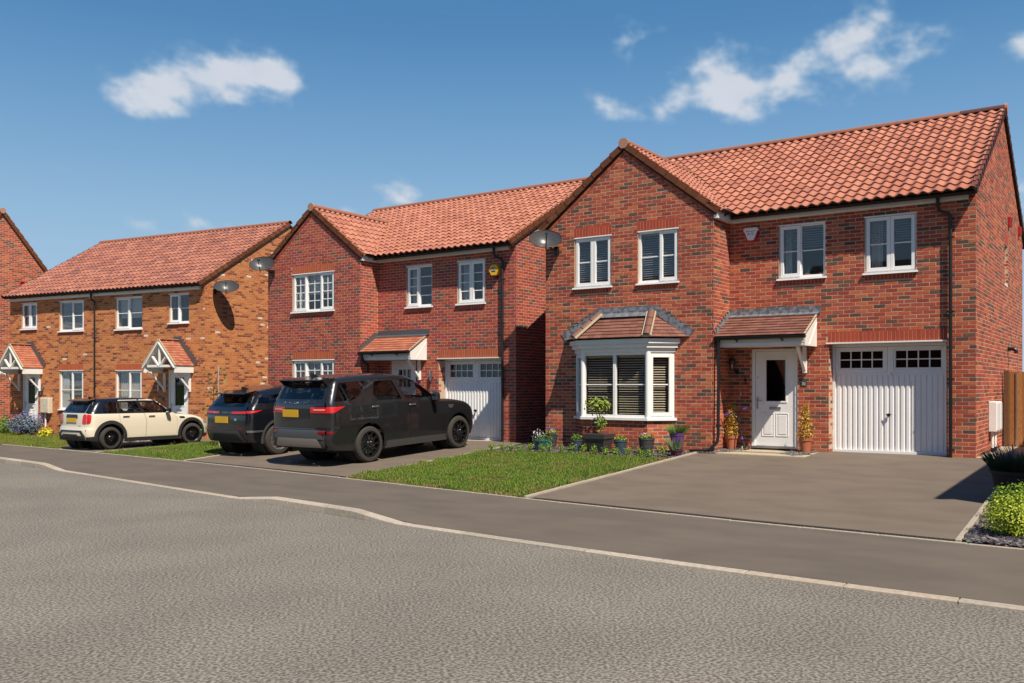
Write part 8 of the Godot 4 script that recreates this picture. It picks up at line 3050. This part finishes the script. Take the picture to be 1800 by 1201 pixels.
	for q in tips:
		for k in 13:
			var c: Vector3 = q[0].lerp(q[1], rng.randf_range(0.3, 1.1)) + Vector3(rng.randfn(), rng.randfn(), rng.randfn()) * 0.05
			var z := Vector3(rng.randfn(), rng.randfn(), rng.randfn()).normalized()
			var fc := Vector3(rng.randfn(), 1.0, rng.randfn()).normalized()
			var x := fc.cross(z).normalized()
			where.append(Transform3D(Basis(x, z.cross(x).normalized(), z).scaled_local(Vector3.ONE * rng.randf_range(0.05, 0.085)), c))
			tints.append([Color(0.09, 0.17, 0.03), Color(0.13, 0.22, 0.04), Color(0.06, 0.12, 0.02)][rng.randi() % 3])
	clump(tr, "crown", leaf_mesh(), where, tints)
	# timber gate across the passage at the side of number 31
	var gt := thing("timber_gate", "orange brown close boarded timber gate beside the sunny side wall", "gate", Vector3(0.03, -0.05, -3.82))
	b = MB.new()
	b.box(Vector3(0.0, 0.0, -0.05), Vector3(0.10, 1.72, 0.05), 0.006)
	part(gt, "post", b, M.timber_dark)
	var x := 0.105
	var tones := [M.timber, M.timber_light, M.timber, M.timber_deep]
	var i := 0
	while x < 2.4:
		b = MB.new()
		b.box(Vector3(x, 0.05, -0.012 + 0.006 * (i % 2)), Vector3(x + 0.118, 1.69 + rng.randf_range(-0.006, 0.006), 0.012 + 0.006 * (i % 2)), 0.003)
		part(gt, "plank", b, tones[i % 4])
		x += 0.122
		i += 1
	b = MB.new()
	b.box(Vector3(0.235, 0.0, 0.02), Vector3(0.26, 1.68, 0.034))
	part(gt, "edge_strip", b, M.dull_metal)


func garden_materials() -> void:
	M.purple = mat(lin(0.10, 0.05, 0.28), 0.5)
	M.scooter_wheel = mat(lin(0.25, 0.24, 0.20), 0.5)
	M.stake = tri_mat(mat(lin(0.42, 0.36, 0.30), 0.9), 3.0, M.grain)
	for nm in [["timber_light", lin(0.44, 0.21, 0.06)], ["timber_deep", lin(0.30, 0.12, 0.035)], ["timber_dark", lin(0.16, 0.075, 0.03)]]:
		var m: StandardMaterial3D = M.timber.duplicate()
		m.albedo_color = nm[1]
		M[nm[0]] = m


func clump(parent: Node, called: String, mesh: ArrayMesh, where: Array, tints: Array) -> void:
	# many leaves joined into one mesh, each with its own colour
	var a := mesh.surface_get_arrays(0)
	var v: PackedVector3Array = a[Mesh.ARRAY_VERTEX]
	var n: PackedVector3Array = a[Mesh.ARRAY_NORMAL]
	var ix: PackedInt32Array = a[Mesh.ARRAY_INDEX]
	var V := PackedVector3Array()
	var N := PackedVector3Array()
	var C := PackedColorArray()
	var I := PackedInt32Array()
	for i in where.size():
		var t: Transform3D = where[i]
		var k := V.size()
		V.append_array(t * v)
		for j in n.size():
			N.append((t.basis * n[j]).normalized())
			C.append(tints[i])
		for j in ix:
			I.append(k + j)
	var out := []
	out.resize(Mesh.ARRAY_MAX)
	out[Mesh.ARRAY_VERTEX] = V
	out[Mesh.ARRAY_NORMAL] = N
	out[Mesh.ARRAY_COLOR] = C
	out[Mesh.ARRAY_INDEX] = I
	var m := ArrayMesh.new()
	m.add_surface_from_arrays(Mesh.PRIMITIVE_TRIANGLES, out)
	part(parent, called, m, M.leaf)


func _ready() -> void:
	make_camera()
	make_sky()
	make_materials()
	make_more_materials()
	make_palettes()
	make_pan()
	make_land()
	make_plots()
	house_a()
	house_b()
	house_c()
	house_d()
	car_materials()
	car_grey()
	car_black()
	car_cream()
	garden_materials()
	garden()
	surroundings()


func make_more_materials() -> void:
	var soft := noise_tex(0.02, 0.75, 1.0, 81, 256, 4)
	M.brick_plain = tri_mat(mat(lin(0.34, 0.10, 0.055), 0.9), 1.5, M.grain)
	M.dish = tri_mat(mat(lin(0.10, 0.10, 0.105), 0.35, 0.3), 2.0, soft)
	M.hip = tri_mat(mat(lin(0.20, 0.085, 0.065), 0.75), 1.4, M.grain)
	M.alarm_red = mat(lin(0.42, 0.008, 0.012), 0.35)
	M.alarm_yellow = mat(lin(0.72, 0.40, 0.012), 0.4)
	M.blue_dark = mat(lin(0.006, 0.016, 0.06), 0.3)
	M.print_grey = mat(lin(0.16, 0.18, 0.24), 0.6)
	M.cream_box = tri_mat(mat(lin(0.66, 0.58, 0.46), 0.6), 1.0, soft)
	M.house_leaf = mat(lin(0.10, 0.22, 0.05), 0.6)
	M.house_leaf_red = mat(lin(0.32, 0.14, 0.06), 0.6)
	M.roof_grey = tri_mat(mat(lin(0.045, 0.047, 0.052), 0.8), 1.5, M.grain)
	M.ridge_roof = tri_mat(mat(lin(0.26, 0.10, 0.07), 0.85), 1.5, M.grain)


func make_plots() -> void:
	# drives, lawns and beds between the houses and the footway
	var ez := func(x): return edge_z(x) - 0.055
	var o := [Vector2(-5.07, -0.3)]
	o.append_array([Vector2(-5.11, ez.call(-5.11))])
	o.append_array(along_edge(-5.0, 0.88, 0.6, ez))
	o.append_array([Vector2(0.84, 3.5), Vector2(1.4, -0.3)])
	land_patch("drive", o, 0.004, M.drive)
	o = [Vector2(-15.9, -0.2)]
	o.append_array(along_edge(-15.72, -9.70, 0.6, ez))
	o.append_array([Vector2(-9.88, -0.2)])
	land_patch("drive", o, 0.004, M.drive)
	o = [Vector2(-24.2, 0.0)]
	o.append_array([Vector2(-24.2, 3.0)])
	o.append_array(along_edge(-22.3, -20.2, 0.6, ez))
	o.append_array([Vector2(-20.55, 0.0)])
	land_patch("drive", o, 0.004, M.drive)
	land_patch("side_path", [Vector2(0.0, 0.06), Vector2(1.6, 0.06), Vector2(1.6, -7.9), Vector2(0.0, -7.9)], 0.012, M.paving)
	# concrete edgings
	edging("plot_edging", along_edge(-26.0, 1.0, 2.7, func(x): return edge_z(x) - 0.03), 0.05, 0.012, M.concrete, 0.9)
	edging("plot_edging", along_edge(1.0, 6.0, 1.0, func(x): return edge_z(x) - 0.03), 0.05, 0.012, M.concrete, 0.9)
	edging("drive_edging", [Vector2(-5.02, 1.10), Vector2(-5.13, 7.24)], 0.055, 0.035, M.concrete)
	edging("drive_edging", [Vector2(-9.86, 1.2), Vector2(-9.66, 6.45)], 0.05, 0.02, M.concrete)
	edging("drive_edging", [Vector2(-15.95, 0.6), Vector2(-15.74, 5.62)], 0.05, 0.02, M.concrete)
	edging("drive_edging", [Vector2(-20.55, 0.4), Vector2(-20.25, 5.1)], 0.05, 0.015, M.concrete)
	edging("drive_edging", [Vector2(0.80, 3.6), Vector2(0.90, 7.96)], 0.06, 0.035, M.concrete)
	drain(-5.02, 0.86, 0.125)
	drain(-15.65, -9.70, 0.125)
	# door slab
	var slabs := node(self, "door_paving")
	tag(slabs, "", "", "", "structure")
	for i in 3:
		for j in 2:
			var b := MB.new()
			var x0 := -4.62 + i * 0.60
			var z0 := 0.02 + j * 0.53
			b.box(Vector3(x0 + 0.004, -0.08, z0 + 0.004), Vector3(x0 + 0.596, 0.012 - 0.045 * (z0 + 0.26), z0 + 0.526), 0.006)
			part(slabs, "paving_slab", b, M.paving)
	# soil and slate beds
	land_patch("flower_bed", [Vector2(-9.75, 0.3), Vector2(-9.78, 2.12), Vector2(-5.07, 2.12), Vector2(-5.04, 0.8), Vector2(-4.7, 0.8), Vector2(-4.7, 0.3)], 0.006, M.soil)
	land_patch("slate_bed", [Vector2(0.93, 3.4), Vector2(0.95, 7.97), Vector2(1.5, 8.02), Vector2(3.4, 8.1), Vector2(3.4, 3.4)], 0.006, M.soil)
	var slates := [Color(0.115, 0.095, 0.115), Color(0.085, 0.075, 0.09), Color(0.15, 0.115, 0.13), Color(0.12, 0.14, 0.125), Color(0.07, 0.065, 0.08), Color(0.19, 0.16, 0.17)]
	slate_bed("slate_chippings", "grey purple slate chippings between the plant pots below the bay window", [Vector2(-9.65, 1.0), Vector2(-9.65, 2.05), Vector2(-5.1, 2.05), Vector2(-5.04, 1.0)], 900.0, 91, slates, 1.0)
	slate_bed("slate_chippings", "plum and green slate chippings round the bush at the drive corner", [Vector2(0.94, 4.0), Vector2(0.96, 7.96), Vector2(1.5, 8.02), Vector2(2.6, 8.06), Vector2(2.6, 4.0)], 1500.0, 92, slates, 1.35)
	slate_bed("slate_chippings", "small patch of grey slate chippings beside the door slab by the terracotta pot", [Vector2(-3.42, 0.62), Vector2(-3.05, 1.06), Vector2(-2.86, 0.55), Vector2(-2.82, 0.12), Vector2(-3.2, 0.12)], 1600.0, 93, [Color(0.16, 0.16, 0.17), Color(0.22, 0.22, 0.23), Color(0.11, 0.11, 0.12)], 0.8)
	slate_bed("slate_chippings", "small patch of grey slate chippings behind the scooter and the black pipe", [Vector2(-5.0, 0.95), Vector2(-4.99, 1.12), Vector2(-4.6, 1.08), Vector2(-4.36, 0.55), Vector2(-4.4, 0.1), Vector2(-4.70, 0.1), Vector2(-4.70, 0.95)], 1600.0, 94, [Color(0.16, 0.16, 0.17), Color(0.22, 0.22, 0.23), Color(0.11, 0.11, 0.12)], 0.8)
	slate_bed("white_gravel", "bright white gravel strip behind the cream hatchback", [Vector2(-24.4, 0.9), Vector2(-24.4, 3.2), Vector2(-23.5, 3.3), Vector2(-23.2, 0.8)], 900.0, 95, [Color(0.62, 0.60, 0.57), Color(0.5, 0.48, 0.45), Color(0.7, 0.69, 0.66)], 1.0)
	# lawns
	lawn("front_lawn", [Vector2(-9.80, 2.10), Vector2(-9.64, 6.46), Vector2(-7.14, 6.92), Vector2(-5.17, 7.27), Vector2(-5.08, 2.10)], "bright green lawn with straw patches below the bay window", 900.0, 0.02, 61)
	lawn("middle_lawn", [Vector2(-20.2, 0.4), Vector2(-19.9, 5.18), Vector2(-15.80, 5.62), Vector2(-15.98, 0.4)], "green lawn strip between the cream hatchback and the black car", 420.0, -0.05, 62)
	lawn("far_lawn", [Vector2(-34.0, 1.7), Vector2(-34.0, 4.1), Vector2(-26.0, 4.65), Vector2(-22.45, 4.93), Vector2(-24.6, 2.55), Vector2(-24.7, 1.3), Vector2(-28, 1.2)], "yellow green lawn in front of the orange houses", 260.0, 0.16, 63, Color(1.25, 1.05, 1.0))
	land_patch("paved_path", [Vector2(-24.75, 0.6), Vector2(-24.6, 2.55), Vector2(-22.4, 4.92), Vector2(-22.25, 4.93), Vector2(-24.15, 2.5), Vector2(-24.2, 0.5)], 0.010, M.paving)
	land_patch("flower_bed", [Vector2(-34.0, 0.9), Vector2(-34.0, 1.75), Vector2(-28, 1.25), Vector2(-24.8, 1.3), Vector2(-24.8, 0.0)], 0.006, M.soil)
	land_patch("paved_path", [Vector2(-37.5, -2.0), Vector2(-37.5, 1.6), Vector2(-34.0, 1.6), Vector2(-33.6, -2.0)], 0.010, M.paving)


func surroundings() -> void:
	plain_house("red brick neighbour just out of view that shades the corner of the drive", Vector3(3.68, -0.5, -2.0), Vector3(11.5, 4.80, 6.9), 7.6, false, M.ridge_roof, [])
	plain_house("red brick house across the street reflected in the bay window", Vector3(-30.0, -0.5, 27.0), Vector3(-15.0, 5.0, 35.0), 7.6, true, M.ridge_roof, [[-16.5, 3.4, 1.2, 1.1], [-19.5, 3.4, 1.2, 1.1], [-22.5, 3.4, 1.2, 1.1], [-26, 3.4, 1.2, 1.1], [-17.5, 0.9, 1.6, 1.3], [-21.5, 0.9, 1.6, 1.3], [-25, 0.9, 1.6, 1.3]])
	plain_house("grey roofed house across the street reflected in the upstairs windows", Vector3(-12.5, -0.5, 28.5), Vector3(3.0, 5.0, 36.5), 7.9, true, M.roof_grey, [[1.5, 3.4, 1.2, 1.1], [-2.5, 3.4, 1.2, 1.1], [-6.5, 3.4, 1.2, 1.1], [-10, 3.4, 1.2, 1.1], [0.5, 0.9, 1.6, 1.3], [-5, 0.9, 1.6, 1.3]])
